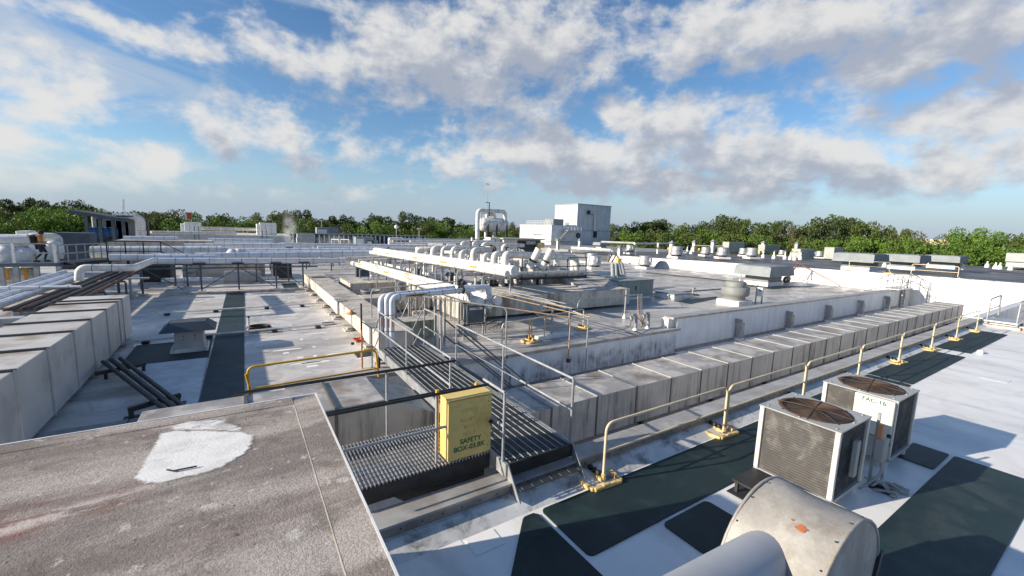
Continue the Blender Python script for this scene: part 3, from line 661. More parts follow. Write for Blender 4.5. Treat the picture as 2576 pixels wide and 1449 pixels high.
# left duct
dl = thing('left_duct', 'big pale grey rectangular duct with dark ribs at left', 'duct', (-4.2, 14, ZR))
XA, XB, ZT2, ZB2 = -5.0, -3.46, 1.44, .02
ys = [7.6, 9.2, 10.75, 12.3, 13.95, 15.4, 16.95, 18.4, 19.0, 20.2]
for i in range(len(ys) - 1):
    a, b = ys[i] + .01, ys[i + 1] - .01; m = MB(); m.box(XA, XB, a, b, ZB2, ZT2, 0, .006)
    m.add([(XA + .02, a + .02, ZT2 + .003), (XB - .02, a + .02, ZT2 + .003), (XB - .02, b - .02, ZT2 + .003), (XA + .02, b - .02, ZT2 + .003)], [(0, 1, 2, 3)], 1)
    m.build('duct_panel', ['duct_light', 'duct_light_top'], dl)
for Y in ys[1:-1]:
    MB().box(XB + .001, XB + .03, Y - .028, Y + .028, ZB2, ZT2 + .035).build('rib', 'duct_light', dl)
    MB().box(XA - .02, XB + .03, Y - .022, Y + .022, ZT2 + .005, ZT2 + .05).build('rib', 'rib_dark', dl)
for Y in (11.7, 15.0, 18.6): MB().box(XA + .1, XB - .12, Y, Y + .12, ZR, ZB2 - .001).build('leg', 'steel_dark', dl)
d2 = thing('left_duct', 'second pale duct at the far left edge behind the ribbed duct', 'duct', (-7.4, 16.5, ZR))
for a, b in ((14.0, 16.2), (16.23, 18.3)): MB().box(-8.6, -5.75, a, b, .1, 1.35, 0, .01).build('duct_panel', 'duct_light_top', d2)
MB().box(-5.74, -5.2, 16.9, 17.25, 1.0, 1.36).build('cross_duct', 'duct_light', d2)
MB().box(-8.4, -8.2, 14.3, 18.1, ZR, .099).build('leg', 'steel_dark', d2); MB().box(-6.2, -6.0, 14.3, 18.1, ZR, .099).build('leg', 'steel_dark', d2)

# three black pipes on their trestle
for i, dx in enumerate((0, .16, .32)):
    a = at(L1(840, 775), .22) + Vector((dx, .1 * i, 0)); b = at(L1(1370, 1180), .22) + Vector((dx, -.02 * i, 0)); b = a + (b - a) * 1.12
    tag(MB().tube([a, b], .052 if i != 1 else .062, 10).build('black_pipe', 'black_pipe'), ('lowest', 'middle', 'upper')[i] + ' of three black pipes slanting from the left duct', 'pipe', 'three slanted black pipes')
g = at(L1(1240, 1120), .1)
tr = thing('pipe_trestle', 'black angle-iron trestle holding the three black pipes', 'trestle', (g.x, g.y, ZR))
u_ = Vector((.86, .5, 0)); MB().bar(g + u_ * -.42 + Vector((0, 0, .02)), g + u_ * .55 + Vector((0, 0, .02)), .09, .1).build('beam', 'steel_dark', tr)
for s_ in (-.38, .5):
    q = g + u_ * s_; MB().box(q.x - .04, q.x + .04, q.y - .04, q.y + .04, ZR + .03, .07).build('leg', 'steel_dark', tr); MB().box(q.x - .14, q.x + .14, q.y - .14, q.y + .14, ZR, ZR + .029).build('foot', 'steel_dark', tr)
g2 = at(L1(900, 850), .1); u2 = Vector((.9, .43, 0))
tr = thing('pipe_trestle', 'rear black trestle of the slanted pipes beside the left duct', 'trestle', (g2.x, g2.y, ZR))
MB().bar(g2 + u2 * -.3, g2 + u2 * .75, .08, .09).build('beam', 'steel_dark', tr)
for s_ in (-.1, .7):
    q = g2 + u2 * s_; MB().box(q.x - .035, q.x + .035, q.y - .035, q.y + .035, ZR, .055).build('leg', 'steel_dark', tr)

# ------------------------------------------------------------------ footbridge over the gully
ZD = .55; BX0, BX1, BY0, BY1 = 3.43, 4.72, 5.22, 12.42
fb = thing('footbridge', 'grey steel grating footbridge with pipe handrails over the gully', 'footbridge', ((BX0 + BX1) / 2, 8.8, -.05))
for X in (BX0 - .035, BX1 + .035): MB().box(X - .03, X + .03, BY0 - .02, BY1, ZD - .235, ZD - .005, 0, .006).build('stringer', 'steel_galv', fb)
for i in range(10):
    X = BX0 + .04 + (BX1 - BX0 - .08) * i / 9; MB().box(X - .006, X + .006, BY0, BY1, ZD - .012, ZD + .006).build('grating_rod', 'steel_galv', fb)
m = MB(); nb = 150
for i in range(nb):
    Y = BY0 + .02 + (BY1 - BY0 - .04) * i / (nb - 1); m.box(BX0, BX1, Y - .005, Y + .005, ZD - .03, ZD - .002)
o = m.build('grating_bars', 'grate_dark', fb); o['kind'] = 'stuff'
for Y in (6.6, 8.0, 9.4, 10.8, 12.2): MB().box(BX0 - .004, BX1 + .004, Y - .03, Y + .03, ZD - .16, ZD - .05).build('cross_beam', 'steel_dark', fb)
MB().box(BX0, BX1, BY0 - .03, BY0 - .002, ZD - .22, ZD - .002).build('riser', 'steel_dark', fb)
# lower step with triangular side plates
m = MB()
for i in range(9): m.box(BX0 + .02, BX1 - .02, BY0 - .33 + i * .035, BY0 - .323 + i * .035, ZD - .32, ZD - .295)
for i in range(7): X = BX0 + .08 + i * (BX1 - BX0 - .16) / 6; m.box(X - .004, X + .004, BY0 - .33, BY0 - .03, ZD - .30, ZD - .288)
m.build('step', 'grate_dark', fb)
for X in (BX0 - .03, BX1 + .01):
    m = MB(); m.add([(X, BY0 - .40, .10), (X, BY0 - .02, .10), (X, BY0 - .02, ZD), (X + .02, BY0 - .40, .10), (X + .02, BY0 - .02, .10), (X + .02, BY0 - .02, ZD)], [(0, 2, 1), (3, 4, 5), (0, 1, 4, 3), (1, 2, 5, 4), (2, 0, 3, 5)]); m.build('side_plate', 'steel_galv', fb)
TR = 1.14; RR = .024
def post(x, y, z0, z1, p, r=RR, nm='post', mt='steel_galv'): return MB().tube([(x, y, z0), (x, y, z1)], r, 8).build(nm, mt, p)
def rail(pts, p, r=RR, nm='rail', mt='steel_galv', bend=.06): return MB().tube(fillet(pts, bend, 4), r, 8).build(nm, mt, p)
XR = BX1 + .05; XL = BX0 - .05
for Y in (12.36, 11.04): post(XR, Y, ZD - .2, ZD + TR, fb)
for h_ in (TR, .58): rail([(XR, 12.36, ZD + h_), (XR, 11.04, ZD + h_)], fb)
for Y in (10.02, 7.62, 5.30): post(XR, Y, ZD - .2, ZD + TR, fb)
for h_ in (TR, .58): rail([(XR, 10.02, ZD + h_), (XR, 5.30, ZD + h_)], fb)
for Y in (12.42, 9.95, 7.35): post(XL, Y, ZD - .2, ZD + TR, fb)
for h_ in (TR, .58): rail([(XL, 12.42, ZD + h_), (XL, 7.30, ZD + h_)], fb)
post(XL, 5.32, ZD - .2, ZD + TR, fb)
for h_ in (TR, .58): rail([(XL, 5.32, ZD + h_), (XL, 6.0, ZD + h_), ], fb)
# stair dropping along the parapet to the gully
st = thing('gully_stair', 'dark steel stair with slanted handrails dropping from footbridge to gully', 'stair', (6.2, 10.5, -1.45))
for Y in (10.1, 10.98):
    a = Vector((BX1 + .1, Y, ZD - .1)); b = Vector((7.35, Y, -1.4)); MB().bar(a, b, .04, .2).build('stringer', 'steel_blue', st)
    for h_ in (.95, .48):
        MB().tube(fillet([(BX1 + .12, Y, ZD + h_ + .12), (7.15, Y, -1.3 + h_), (7.15, Y, -1.42)], .05, 3), .022, 8).build('handrail', 'steel_blue', st)
for i in range(8):
    t = (i + .6) / 8; q = Vector((BX1 + .1, 0, ZD - .1)).lerp(Vector((7.35, 0, -1.4)), t); MB().box(q.x - .11, q.x + .11, 10.13, 10.95, q.z + .05, q.z + .08).build('tread', 'grate_dark', st)
# steps at far end down to the left roof
es = thing('end_stair', 'short grey stair with braced handrails at the far end of the footbridge', 'stair', (4.0, 12.9, ZR))
for X in (BX0, BX1):
    MB().bar((X, 12.45, ZD - .08), (X, 13.15, ZR + .05), .04, .16).build('stringer', 'steel_galv', es)
    MB().tube([(X, 12.45, ZD + 1.05), (X, 13.25, ZR + .95)], .02, 8).build('handrail', 'steel_galv', es)
    MB().tube([(X, 12.45, ZD + .5), (X, 13.25, ZR + .4)], .02, 8).build('handrail', 'steel_galv', es)
for i in range(3): MB().box(BX0 + .02, BX1 - .02, 12.5 + i * .22, 12.7 + i * .22, ZD - .17 * (i + 1) - .03, ZD - .17 * (i + 1)).build('tread', 'grate_dark', es)
m = MB(); m.bar((3.38, 12.45, -.05), (3.38, 12.45, ZD - .2), .06); m.bar((4.76, 12.45, -.05), (4.76, 12.45, ZD - .2), .06); m.build('support', 'steel_dark', es)

# side platform with the safety box
sp = thing('side_platform', 'small grating platform with dark beam joining the penthouse to the footbridge', 'platform', (2.3, 6.4, -.3))
SX0, SX1, SY0, SY1 = .70, 3.34, 5.72, 7.02
bar_me = None
nb = 46
for i in range(nb):
    X = SX0 + .02 + (SX1 - SX0 - .04) * i / (nb - 1)
    if bar_me is None:
        b0 = MB().box(X - .007, X + .007, SY0 - .03, SY1 + .03, ZD - .04, ZD - .004).build('grating_bar', 'grate_light', sp); bar_me = (b0, X)
    else:
        c = b0.copy(); COL.objects.link(c); c.location.x += X - bar_me[1]
for i in range(11):
    Y = SY0 + .04 + (SY1 - SY0 - .08) * i / 10; MB().box(SX0, SX1, Y - .003, Y + .003, ZD - .010, ZD - .001).build('grating_rod', 'grate_dark', sp)
MB().box(SX0, SX1 + .02, SY0 - .02, SY0 + .03, ZD - .30, ZD - .045, 0, .008).build('beam', 'steel_dark', sp)
MB().box(SX0, SX1 + .02, SY1 - .03, SY1 + .02, ZD - .30, ZD - .045, 0, .008).build('beam', 'steel_dark', sp)
MB().hexa([(2.0, SY0 + .05, .02), (3.3, SY0 + .05, .02), (3.3, SY0 + .16, .02), (2.0, SY0 + .16, .02)], [(1.75, SY0 + .05, .22), (3.3, SY0 + .05, .22), (3.3, SY0 + .16, .22), (1.75, SY0 + .16, .22)]).build('bracket', 'steel_dark', sp)
MB().box(3.2, 3.28, 6.1, 6.18, -1.449, .249).build('leg', 'steel_dark', sp); MB().box(2.55, 2.75, 6.2, 6.4, -1.449, -1.40).build('foot', 'steel_dark', sp); MB().tube([(2.65, 6.3, -1.4), (2.65, 6.3, .249)], .03, 8).build('leg', 'steel_dark', sp)
YR = SY1 + .06
for h_ in (TR + .02, .60): rail([(SX0 - .9, YR, ZD + h_), (XL - .02, YR, ZD + h_)], sp, .026, mt='steel_dark')
post(2.05, YR, ZD - .25, ZD + TR, sp)
YF = SY0 + .06
for h_ in (TR - .02, .56): rail([(SX0 - .9, YF + .02, ZD + h_), (2.42, YF + .02, ZD + h_), (XL - .03, YF + .02, ZD + h_)][:3], sp, .024, mt='steel_galv' if h_ < 1 else 'steel_dark')
post(2.45, YF + .02, ZD - .1, ZD + TR - .02, sp)
bx = thing('safety_box', 'faded yellow steel safety box with green lettering on the side platform', 'box', (2.99, 5.9, ZD))
B0, B1, C0, C1 = 2.60, 3.37, 5.70, 6.02
MB().box(B0, B1, C0 + .03, C1, ZD + .003, ZD + 1.0, 0, .008).build('body', 'box_yellow', bx)
bd = MB().box(B0 - .004, B1 + .004, C0, C0 + .028, ZD + .006, ZD + .985, 0, .006).build('door', 'box_yellow', bx)
MB().box(B0 - .012, B1 + .012, C0 - .012, C1 + .01, ZD + 1.001, ZD + 1.018, 0, .004).build('lid', 'box_yellow', bx)
for X in (B0 - .06, B1 - .12): sl_ = MB().box(X, X + .045, C1 + .011, C1 + .06, ZD - .02, ZD + 1.08).build('slotted_strut', 'paint_yellow', bx)
m = MB()
for i in range(22): m.lathe((B0 - .0375, C1 + .0105, ZD + .06 + i * .045), [(.0, -.002), (.008, -.002), (.008, 0)], 8, 0, (0, 1, 0))
o = m.build('slots', 'rubber', sl_); o['kind'] = 'stuff'
h_ = MB(); h_.box(B1 - .05, B1 + .02, C0 - .03, C0 - .001, ZD + .50, ZD + .545, 0, .006); h_.box(B1 - .03, B1 - .01, C0 - .045, C0 - .0305, ZD + .46, ZD + .55); h_.build('latch', 'steel_dark', bd)
for z_ in (.12, .88): MB().lathe((B1 - .06, C0 - .001, ZD + z_), [(0, -.01), (.014, -.006), (.014, 0)], 8, 0, (0, 1, 0)).build('bolt', 'steel_galv', bd)
FX, FZ = (1, 0, 0), (0, 0, 1)
txt('SAFETY', .115, 'ink_green', (2.995, C0 - .002, ZD + .285), FX, FZ, bd)
txt('BOX-03.BK', .115, 'ink_green', (2.975, C0 - .002, ZD + .17), FX, FZ, bd)
for s_, zz in (('REFRIG', .80), ('SAFETY', .64), ('BOX', .52), ('NO.3', .40)): txt(s_, .082, 'ink_rust', (2.97, C0 - .0015, ZD + zz), FX, FZ, bd, 'faded_stencil', sp=1.25, ext=.001)

# ------------------------------------------------------------------ free-standing guardrails
GY = 4.78
def rail_base(loc, rz=0.0):
    b = thing('guardrail_weight', 'base', 'guardrail base', (0, 0, 0), 'cast bases of the guardrails')
    m = MB()
    pts = [(-.30, -.20), (.28, -.24), (.34, .06), (.18, .30), (-.22, .30), (-.36, .04)]
    for i in range(6):
        a = Vector((*pts[i], .035)); c = Vector((*pts[(i + 1) % 6], .035)); m.bar(a, c, .085, .066, 0, ch=.012)
    m.box(-.13, .02, -.255, -.19, .0, .085, 0, .01); m.box(.02, .16, -.265, -.20, .0, .075, 0, .01); m.box(-.05, .05, -.10, .30, .03, .075, 0, .01)
    m.build('frame', 'rail_base', b)
    for y_, hh in ((-.10, .17), (.02, .13), (.12, .13), (.22, .13)):
        so_ = MB().tube([(0, y_, .07), (0, y_, hh)], .042, 10).build('socket', 'rail_base', b)
        if y_ > 0: MB().lathe((0, y_, hh), [(.046, -.03), (.048, .03), (.02, .05), (0, .052)], 10).build('cap', 'rubber', so_)
    b.location = loc; b.rotation_euler = (0, 0, rz); return b
gx = [5.0, 8.6, 12.2, 15.8, 19.45, 23.2, 26.85, 30.5]
names = ['nearest cream guardrail base, beside the footbridge step', 'guardrail base left of the front condenser', 'guardrail base hidden behind the two condensers', 'guardrail base just behind the labelled condenser', 'guardrail base at corner of mat beyond the condensers', 'sixth guardrail base from the footbridge', 'seventh guardrail base from the footbridge', 'last guardrail base, next to the access platform']
b0 = rail_base((gx[0], GY, .005)); b0['label'] = names[0]
for X, nm in zip(gx[1:], names[1:]): copy_tree(b0, (X, GY, .005), DUP.uniform(-.06, .06), nm)
ords = ['first', 'second', 'third', 'fourth', 'fifth', 'sixth', 'seventh']
def guard(x0, x1, y0, y1, z, top, label, group, mt='rail_cream', r=.024, mid=.53):
    g = thing('guardrail', label, 'guardrail', ((x0 + x1) / 2, (y0 + y1) / 2, z), group)
    P0, P1_ = Vector((x0, y0, z)), Vector((x1, y1, z)); Z = Vector((0, 0, 1))
    MB().tube(fillet([P0 + Z * .07, P0 + Z * top, P1_ + Z * top, P1_ + Z * .07], .17, 6), r, 10).build('hoop', mt, g)
    MB().tube([P0 + Z * top * mid, P1_ + Z * top * mid], r * .85, 8).build('mid_rail', mt, g); return g
for i in range(7):
    guard(gx[i] + (.0 if i == 0 else .035), gx[i + 1] - .035, GY - .10, GY - .10, .01, 1.07, ords[i] + ' cream guardrail section from the footbridge along the roof edge', 'cream guardrails along the roof edge')
for i, (a, b) in enumerate((((630, 745), (1105, 765)), ((1280, 795), (1850, 830)))):
    p = at(P6(*a), 1.45); q = at(P6(*b), 1.45); zz = upz(p.y)
    p = at(P6(*a), zz); q = at(P6(*b), zz)
    guard(max(p.x, 49.9), max(q.x, 49.9), p.y, q.y, zz, 1.05, ('left' if i == 0 else 'right') + ' cream guardrail on the upper roof beside the ladder cage', 'guardrails at the upper roof edge', r=.028)
    for w_, q_ in enumerate((p, q)): copy_tree(b0, (max(q_.x, 49.9), q_.y, zz), 0, ('left' if w_ == 0 else 'right') + ' base of the upper roof guardrail ' + ('left' if i == 0 else 'right') + ' of ladder cage')

# ------------------------------------------------------------------ condensers
def condenser(x0, y0, label, tagged=False):
    c = thing('condenser', label, 'condenser', (x0 + .59, y0 + .59, .0), 'rooftop condensers')
    X0, X1, YY0, YY1, Z0, Z1 = x0, x0 + 1.18, y0, y0 + 1.18, .16, 1.36
    MB().box(X0, X1, YY0, YY1, Z0, Z0 + .06, 0, .006).build('base_pan', 'unit_grey', c)
    for (px, py) in ((X0 + .1, YY0 + .12), (X1 - .1, YY0 + .12), (X0 + .1, YY1 - .12), (X1 - .1, YY1 - .12)): MB().lathe((px, py, .003), [(.09, 0), (.09, .156)], 14, cap=True).build('foot', 'unit_cream', c)
    MB().box(X0 + .045, X1 - .045, YY0 + .045, YY1 - .045, Z0 + .061, Z1 - .03).build('coil', 'coil', c)
    for a, b in ((X0, YY0), (X1 - .07, YY0), (X0, YY1 - .07), (X1 - .07, YY1 - .07)): MB().box(a, a + .07, b, b + .07, Z0 + .061, Z1 - .021, 0, .006).build('corner_post', 'unit_cream', c)
    m = MB()
    for i in range(25):
        z = Z0 + .09 + i * .0432
        m.box(X0 + .03, X0 + .0445, YY0 + .071, YY1 - .071, z, z + .011); m.box(X0 + .071, X1 - .071 if not tagged else X1 - .071, YY0 + .03, YY0 + .0445, z, z + .011)
    o = m.build('coil_fins', 'coil_fin', c); o['kind'] = 'stuff'
    # top plate with round opening
    R = .49; cx, cy = (X0 + X1) / 2, (YY0 + YY1) / 2; n = 32; m = MB(); vs = []; h = .60
    for z in (Z1 - .02, Z1):
        for k in range(n):
            a = 2 * math.pi * k / n; dx, dy = math.cos(a), math.sin(a); s_ = h / max(abs(dx), abs(dy)); vs.append((cx + dx * s_, cy + dy * s_, z))
        for k in range(n):
            a = 2 * math.pi * k / n; vs.append((cx + math.cos(a) * R, cy + math.sin(a) * R, z))
    fs = []
    for k in range(n):
        j = (k + 1) % n
        fs += [(2 * n + k, 2 * n + j, 3 * n + j, 3 * n + k), (j, k, n + k, n + j), (k, j, 2 * n + j, 2 * n + k), (n + j, n + k, 3 * n + k, 3 * n + j)]
    m.add(vs, fs); tp = m.build('top_panel', 'unit_grey', c)
    fr_ = MB().lathe((cx, cy, Z1 - .2), [(R - .005, 0), (R - .005, .185), (R + .03, .205), (R + .03, .212), (R - .02, .212)], 32).build('fan_ring', 'fan_rust', tp)
    MB().lathe((cx, cy, Z1 - .24), [(0, 0), (R - .01, 0)], 24).build('fan_floor', 'rubber', tp)
    m = MB(); m.lathe((cx, cy, Z1 - .2), [(0, .0), (.1, .0), (.1, .12), (0, .12)], 12)
    for k in range(3):
        a0 = 2.1 * k + .4; vs = []
        for i in range(5):
            r_ = .1 + (R - .14) * i / 4
            for s_, zz in ((-.33, .03), (.33, .12)): a = a0 + s_ * (1 - .15 * i / 4) + i * .08; vs.append((cx + r_ * math.cos(a), cy + r_ * math.sin(a), Z1 - .2 + zz))
        m.add(vs, [(2 * i, 2 * i + 1, 2 * i + 3, 2 * i + 2) for i in range(4)], 0, True)
    m.build('fan_blades', 'fan_rust', tp)
    m = MB()
    for i in range(17):
        r_ = .06 + i * .0265
        m.tube([(cx + r_ * math.cos(2 * math.pi * k / 28), cy + r_ * math.sin(2 * math.pi * k / 28), Z1 + .004 + .03 * (1 - (r_ / R) ** 2)) for k in range(28)], .0035, 4, 0, False, True)
    for k in range(4):
        a = k * math.pi / 4 + .2
        m.tube([(cx + t * (R + .06) * math.cos(a), cy + t * (R + .06) * math.sin(a), Z1 + .008 + .03 * (1 - min(abs(t), 1) ** 2)) for t in (-1, -.5, 0, .5, 1)], .008, 5)
    o = m.build('fan_guard', 'fan_rust', tp); o['kind'] = 'stuff'
    m = MB()
    for a, b in ((-.5, -.5), (.5, -.5), (-.5, .5), (.5, .5), (0, -.55), (-.55, 0)): m.lathe((cx + a, cy + b, Z1), [(.016, 0), (.016, .014), (0, .016)], 8)
    o = m.build('bolts', 'steel_galv', tp); o['kind'] = 'stuff'
    return c
cA = condenser(7.47, 2.31, 'nearer condenser with dented dirty coil and rusty fan grille')
cB = condenser(9.95, 2.31, 'farther condenser with cream panel lettered in green', True)
# rear one: control panel on its face towards the nearer unit
cp_ = MB().box(9.875, 9.949, 2.33, 2.93, .62, 1.335, 0, .008).build('control_panel', 'unit_cream', cB)
MB().box(9.870, 9.8745, 2.335, 2.925, 1.20, 1.325).build('name_strip', 'label_white', cp_)
txt('FAC-16.', .115, 'ink_green', (9.8685, 2.62, 1.262), (0, -1, 0), (0, 0, 1), cp_, 'lettering')
MB().box(9.90, 9.949, 2.33, 2.80, .18, .60, 0, .006).build('access_panel', 'unit_grey', cB)
# nearer one: control box at its back, disconnects and conduits
MB().box(8.652, 8.74, 2.33, 2.95, .55, 1.33, 0, .008).build('control_panel', 'unit_cream', cA)
MB().box(8.0, 8.12, 2.24, 2.308, .5, 1.1, 0, .006).build('service_panel', 'unit_grey', cA)
ju = thing('disconnect_box', 'grey electrical disconnect on a strut between the two condensers', 'switch box', (9.25, 2.35, 0))
MB().box(9.18, 9.22, 2.33, 2.37, .003, 1.28).build('strut', 'steel_galv', ju); MB().box(9.10, 9.34, 2.20, 2.329, .45, .85, 0, .012).build('box', 'unit_grey', ju)
MB().box(9.12, 9.2, 2.26, 2.329, .86, 1.1, 0, .01).build('relay_cover', 'orange', ju)
for i, (a, b) in enumerate((((9.28, 2.25, .45), (9.30, 2.2, .08)), ((9.15, 2.22, .45), (9.0, 2.28, .1)))):
    MB().tube(fillet([a, (a[0], a[1] - .03, .25), b, (b[0] - .3, b[1] + .05, .05)], .1, 4), .022, 8).build('conduit', 'steel_galv', ju)
MB().lathe((9.2, 2.18, .93), [(0, -.02), (.035, -.02), (.035, .03), (0, .03)], 10, 0, (0, 1, 0)).build('knob', 'rubber', ju); MB().lathe((9.37, 2.22, .72), [(0, -.02), (.035, -.02), (.035, .03), (0, .03)], 10, 0, (0, 1, 0)).build('knob', 'rubber', ju)
de = MB(); dr = random.Random(9)
for i in range(14):
    px, py = 8.95 + dr.uniform(0, .5), 2.12 + dr.uniform(-.14, .16); a = dr.uniform(0, 3); L = dr.uniform(.05, .2); de.obox((px, py, .03 + dr.uniform(0, .05)), (math.cos(a), math.sin(a), dr.uniform(-.2, .2)), (-math.sin(a), math.cos(a), 0), (0, 0, 1), L, .03, .008)
tag(de.build('debris_heap', 'unit_grey'), 'heap of broken panel scraps on roof between the condensers', 'debris', kind='stuff')
tag(MB().box(8.98, 9.32, 2.02, 2.3, .003, .02, 0, .004).build('scrap_board', 'steel_dark'), 'dark square scrap board under the disconnect box', 'board')
bs = thing('block_stand', 'low black equipment stand by the corner of the nearer condenser', 'stand', (7.05, 3.28, 0))
MB().box(6.72, 7.40, 3.05, 3.45, .20, .235, 0, .006).build('top', 'steel_dark', bs)
for a, b in ((6.76, 3.1), (7.3, 3.1), (6.76, 3.36), (7.3, 3.36)): MB().box(a, a + .05, b, b + .05, .02, .199).build('leg', 'steel_dark', bs)
MB().box(6.66, 7.42, 3.02, 3.48, .003, .019).build('base', 'steel_dark', bs)
tag(MB().box(24.35, 24.6, 3.45, 3.62, .004, .14, 0, .02).build('roof_block', 'wall_white'), 'small white block on the roof between the two far mats', 'block')
# ------------------------------------------------------------------ metal cowl in the foreground
co = thing('exhaust_cowl', 'large dull metal exhaust cowl with round pipe in the right foreground', 'vent', (4.6, 1.6, 0))
cxc, czc, RC, ya, yb = 4.62, .86, .78, 1.22, 2.02; n = 26; m = MB(); vs = []
for Y in np.linspace(yb, ya, 9):
    for k in range(n + 1):
        a = rad(-50 + 235 * k / n); rr_ = RC * (1 + .012 * math.sin(Y * 9 + k * .7)); vs.append((cxc + rr_ * math.cos(a), Y, czc + rr_ * math.sin(a)))
    
fs = [(j * (n + 1) + k, j * (n + 1) + k + 1, (j + 1) * (n + 1) + k + 1, (j + 1) * (n + 1) + k) for j in range(8) for k in range(n)]
m.add(vs, fs, 0, True); shl = m.build('shell', 'cowl', co)
for Y, nm in ((ya, 'end_plate'), (yb, 'end_plate')):
    m = MB(); vs = [(cxc, Y, czc - .35)] + [(cxc + (RC - .004) * math.cos(rad(-50 + 235 * k / n)), Y, czc + (RC - .004) * math.sin(rad(-50 + 235 * k / n))) for k in range(n + 1)]
    m.add(vs, [(0, k + 1, k + 2) if Y == yb else (0, k + 2, k + 1) for k in range(n)]); m.build(nm, 'cowl', co)
    MB().tube([(cxc + RC * math.cos(rad(-50 + 235 * k / n)), Y, czc + RC * math.sin(rad(-50 + 235 * k / n))) for k in range(n + 1)], .016, 6).build('rolled_edge', 'cowl', co)
for a in (60, 150):
    MB().tube([(cxc + (RC + .004) * math.cos(rad(a)), Y, czc + (RC + .004) * math.sin(rad(a))) for Y in np.linspace(ya, yb, 6)], .007, 5).build('lap_seam', 'cowl', shl)
m = MB()
for Y in (ya + .035, yb - .035):
    for a in range(-40, 181, 22):
        c_ = Vector((cxc + (RC + .006) * math.cos(rad(a)), Y, czc + (RC + .006) * math.sin(rad(a)))); m.lathe(c_, [(.009, 0), (.009, .006), (0, .008)], 6, 0, (math.cos(rad(a)), 0, math.sin(rad(a))))
o = m.build('rivets', 'steel_dark', shl); o['kind'] = 'stuff'
MB().box(cxc - .45, cxc + .4, ya + .05, yb - .05, .003, czc - .2, 0, .01).build('plinth', 'cowl', co)
MB().hexa([(cxc + .50, ya - .03, .05), (cxc + .56, ya - .03, .05), (cxc + .56, yb + .03, .05), (cxc + .50, yb + .03, .05)], [(cxc + .76, ya - .03, 1.05), (cxc + .84, ya - .03, 1.05), (cxc + .84, yb + .03, 1.05), (cxc + .76, yb + .03, 1.05)]).build('flange', 'steel_dark', co)
MB().tube([(1.0, 1.64, 1.50), (2.6, 1.67, 1.37), (cxc - .55, 1.70, 1.20)], .235, 28).build('inlet_pipe', 'cowl_pipe', co); MB().tube([(2.2, 1.667, 1.403), (2.24, 1.668, 1.40)], .243, 28).build('pipe_band', 'cowl_pipe', co)
def shell_pt(Y, a): return Vector((cxc + (RC + .014) * math.cos(rad(a)), Y, czc + (RC + .014) * math.sin(rad(a))))
for (Y, a, r_) in ((1.50, 118, .038), (1.60, 115, .012)):
    vs = [shell_pt(Y, a)]; rr = random.Random(int(Y * 100))
    for k in range(12):
        t = 2 * math.pi * k / 12; q = r_ * rr.uniform(.6, 1.25); vs.append(shell_pt(Y + q * math.cos(t) * 1.3, a + q * math.sin(t) * 74))
    MB().add(vs, [(0, k + 1, (k + 1) % 12 + 1) for k in range(12)] + [(0, (k + 1) % 12 + 1, k + 1) for k in range(0)]).build('rust_spot', 'rust_spot', shl)
# ------------------------------------------------------------------ left roof things
hv = thing('hooded_vent', 'blue-grey hooded roof vent on a square curb, left roof', 'vent', (-1.5, 17.4, ZR))
hx0, hx1, hy0, hy1 = -1.92, -1.16, 16.95, 17.75
MB().box(hx0 - .12, hx1 + .12, hy0 - .12, hy1 + .12, ZR, .03, 0, .02).build('curb', 'roof_white_dirty', hv)
MB().hexa([(hx0 - .05, hy0 - .05, .031), (hx1 + .05, hy0 - .05, .031), (hx1 + .05, hy1 + .05, .031), (hx0 - .05, hy1 + .05, .031)], [(hx0, hy0, .2), (hx1, hy0, .2), (hx1, hy1, .2), (hx0, hy1, .2)]).build('base_flare', 'unit_grey', hv)
MB().box(hx0, hx1, hy0, hy1, .201, .66).build('neck', 'unit_grey', hv)
MB().hexa([(hx0 - .36, hy0 - .22, .62), (hx1 + .36, hy0 - .22, .62), (hx1 + .36, hy1 + .22, .62), (hx0 - .36, hy1 + .22, .62)], [(hx0 - .12, hy0 + .02, .86), (hx1 + .12, hy0 + .02, .86), (hx1 + .12, hy1 - .02, .86), (hx0 - .12, hy1 - .02, .86)]).build('hood', 'hood_blue', hv)
MB().box(hx0 - .10, hx1 + .10, hy0 + .06, hy1 - .06, .861, .885, 0, .01).build('hood_top', 'hood_blue', hv)
for i in range(4): MB().lathe((hx0 + .25 + (i % 2) * .28, hy0 - .001, .34 + (i // 2) * .1), [(0, -.008), (.018, -.004), (.018, 0)], 8, 0, (0, 1, 0)).build('bolt', 'rubber', hv)
hz = MB()
for i in range(7):
    r_ = .24 + .035 * (i % 4); hz.tube([(.5 + r_ * 1.25 * math.cos(2 * math.pi * k / 24), 19.42 + r_ * math.sin(2 * math.pi * k / 24), ZR + .03 + .022 * i) for k in range(24)], .022, 6, 0, False, True)
tag(hz.build('hose_coil', 'rubber'), 'coil of black hose lying on the left roof', 'hose')
vp = thing('vent_pipe', 'thin white vent pipe standing in the hose coil', 'pipe', (.16, 19.4, ZR)); MB().tube([(.16, 19.4, ZR), (.16, 19.4, .45)], .035, 10).build('stack', 'pipe_white', vp); MB().lathe((.16, 19.4, ZR), [(.1, 0), (.045, .12)], 12).build('boot', 'pipe_white', vp); MB().lathe((.16, 19.4, .45), [(.05, -.03), (.05, .03), (0, .03)], 10).build('cap', 'rubber', vp)
for Y, nm in ((24.05, 'far'), (18.75, 'near')):
    lp = thing('roof_pipe', nm + ' of two thin pale pipes laid across the left roof', 'pipe', (1, Y, ZR))
    for dy in (0, .09): MB().tube([(-3.2, Y - .05 + dy, ZR + .12), (3.55, Y + .1 + dy, ZR + .12)], .028, 8).build('tube', 'pipe_white', lp)
    for X in (-2.9, -1.1, 1.0, 2.6): MB().box(X - .1, X + .1, Y - .12, Y + .2, ZR + .001, ZR + .088, 0, .02).build('block', 'rubber', lp)
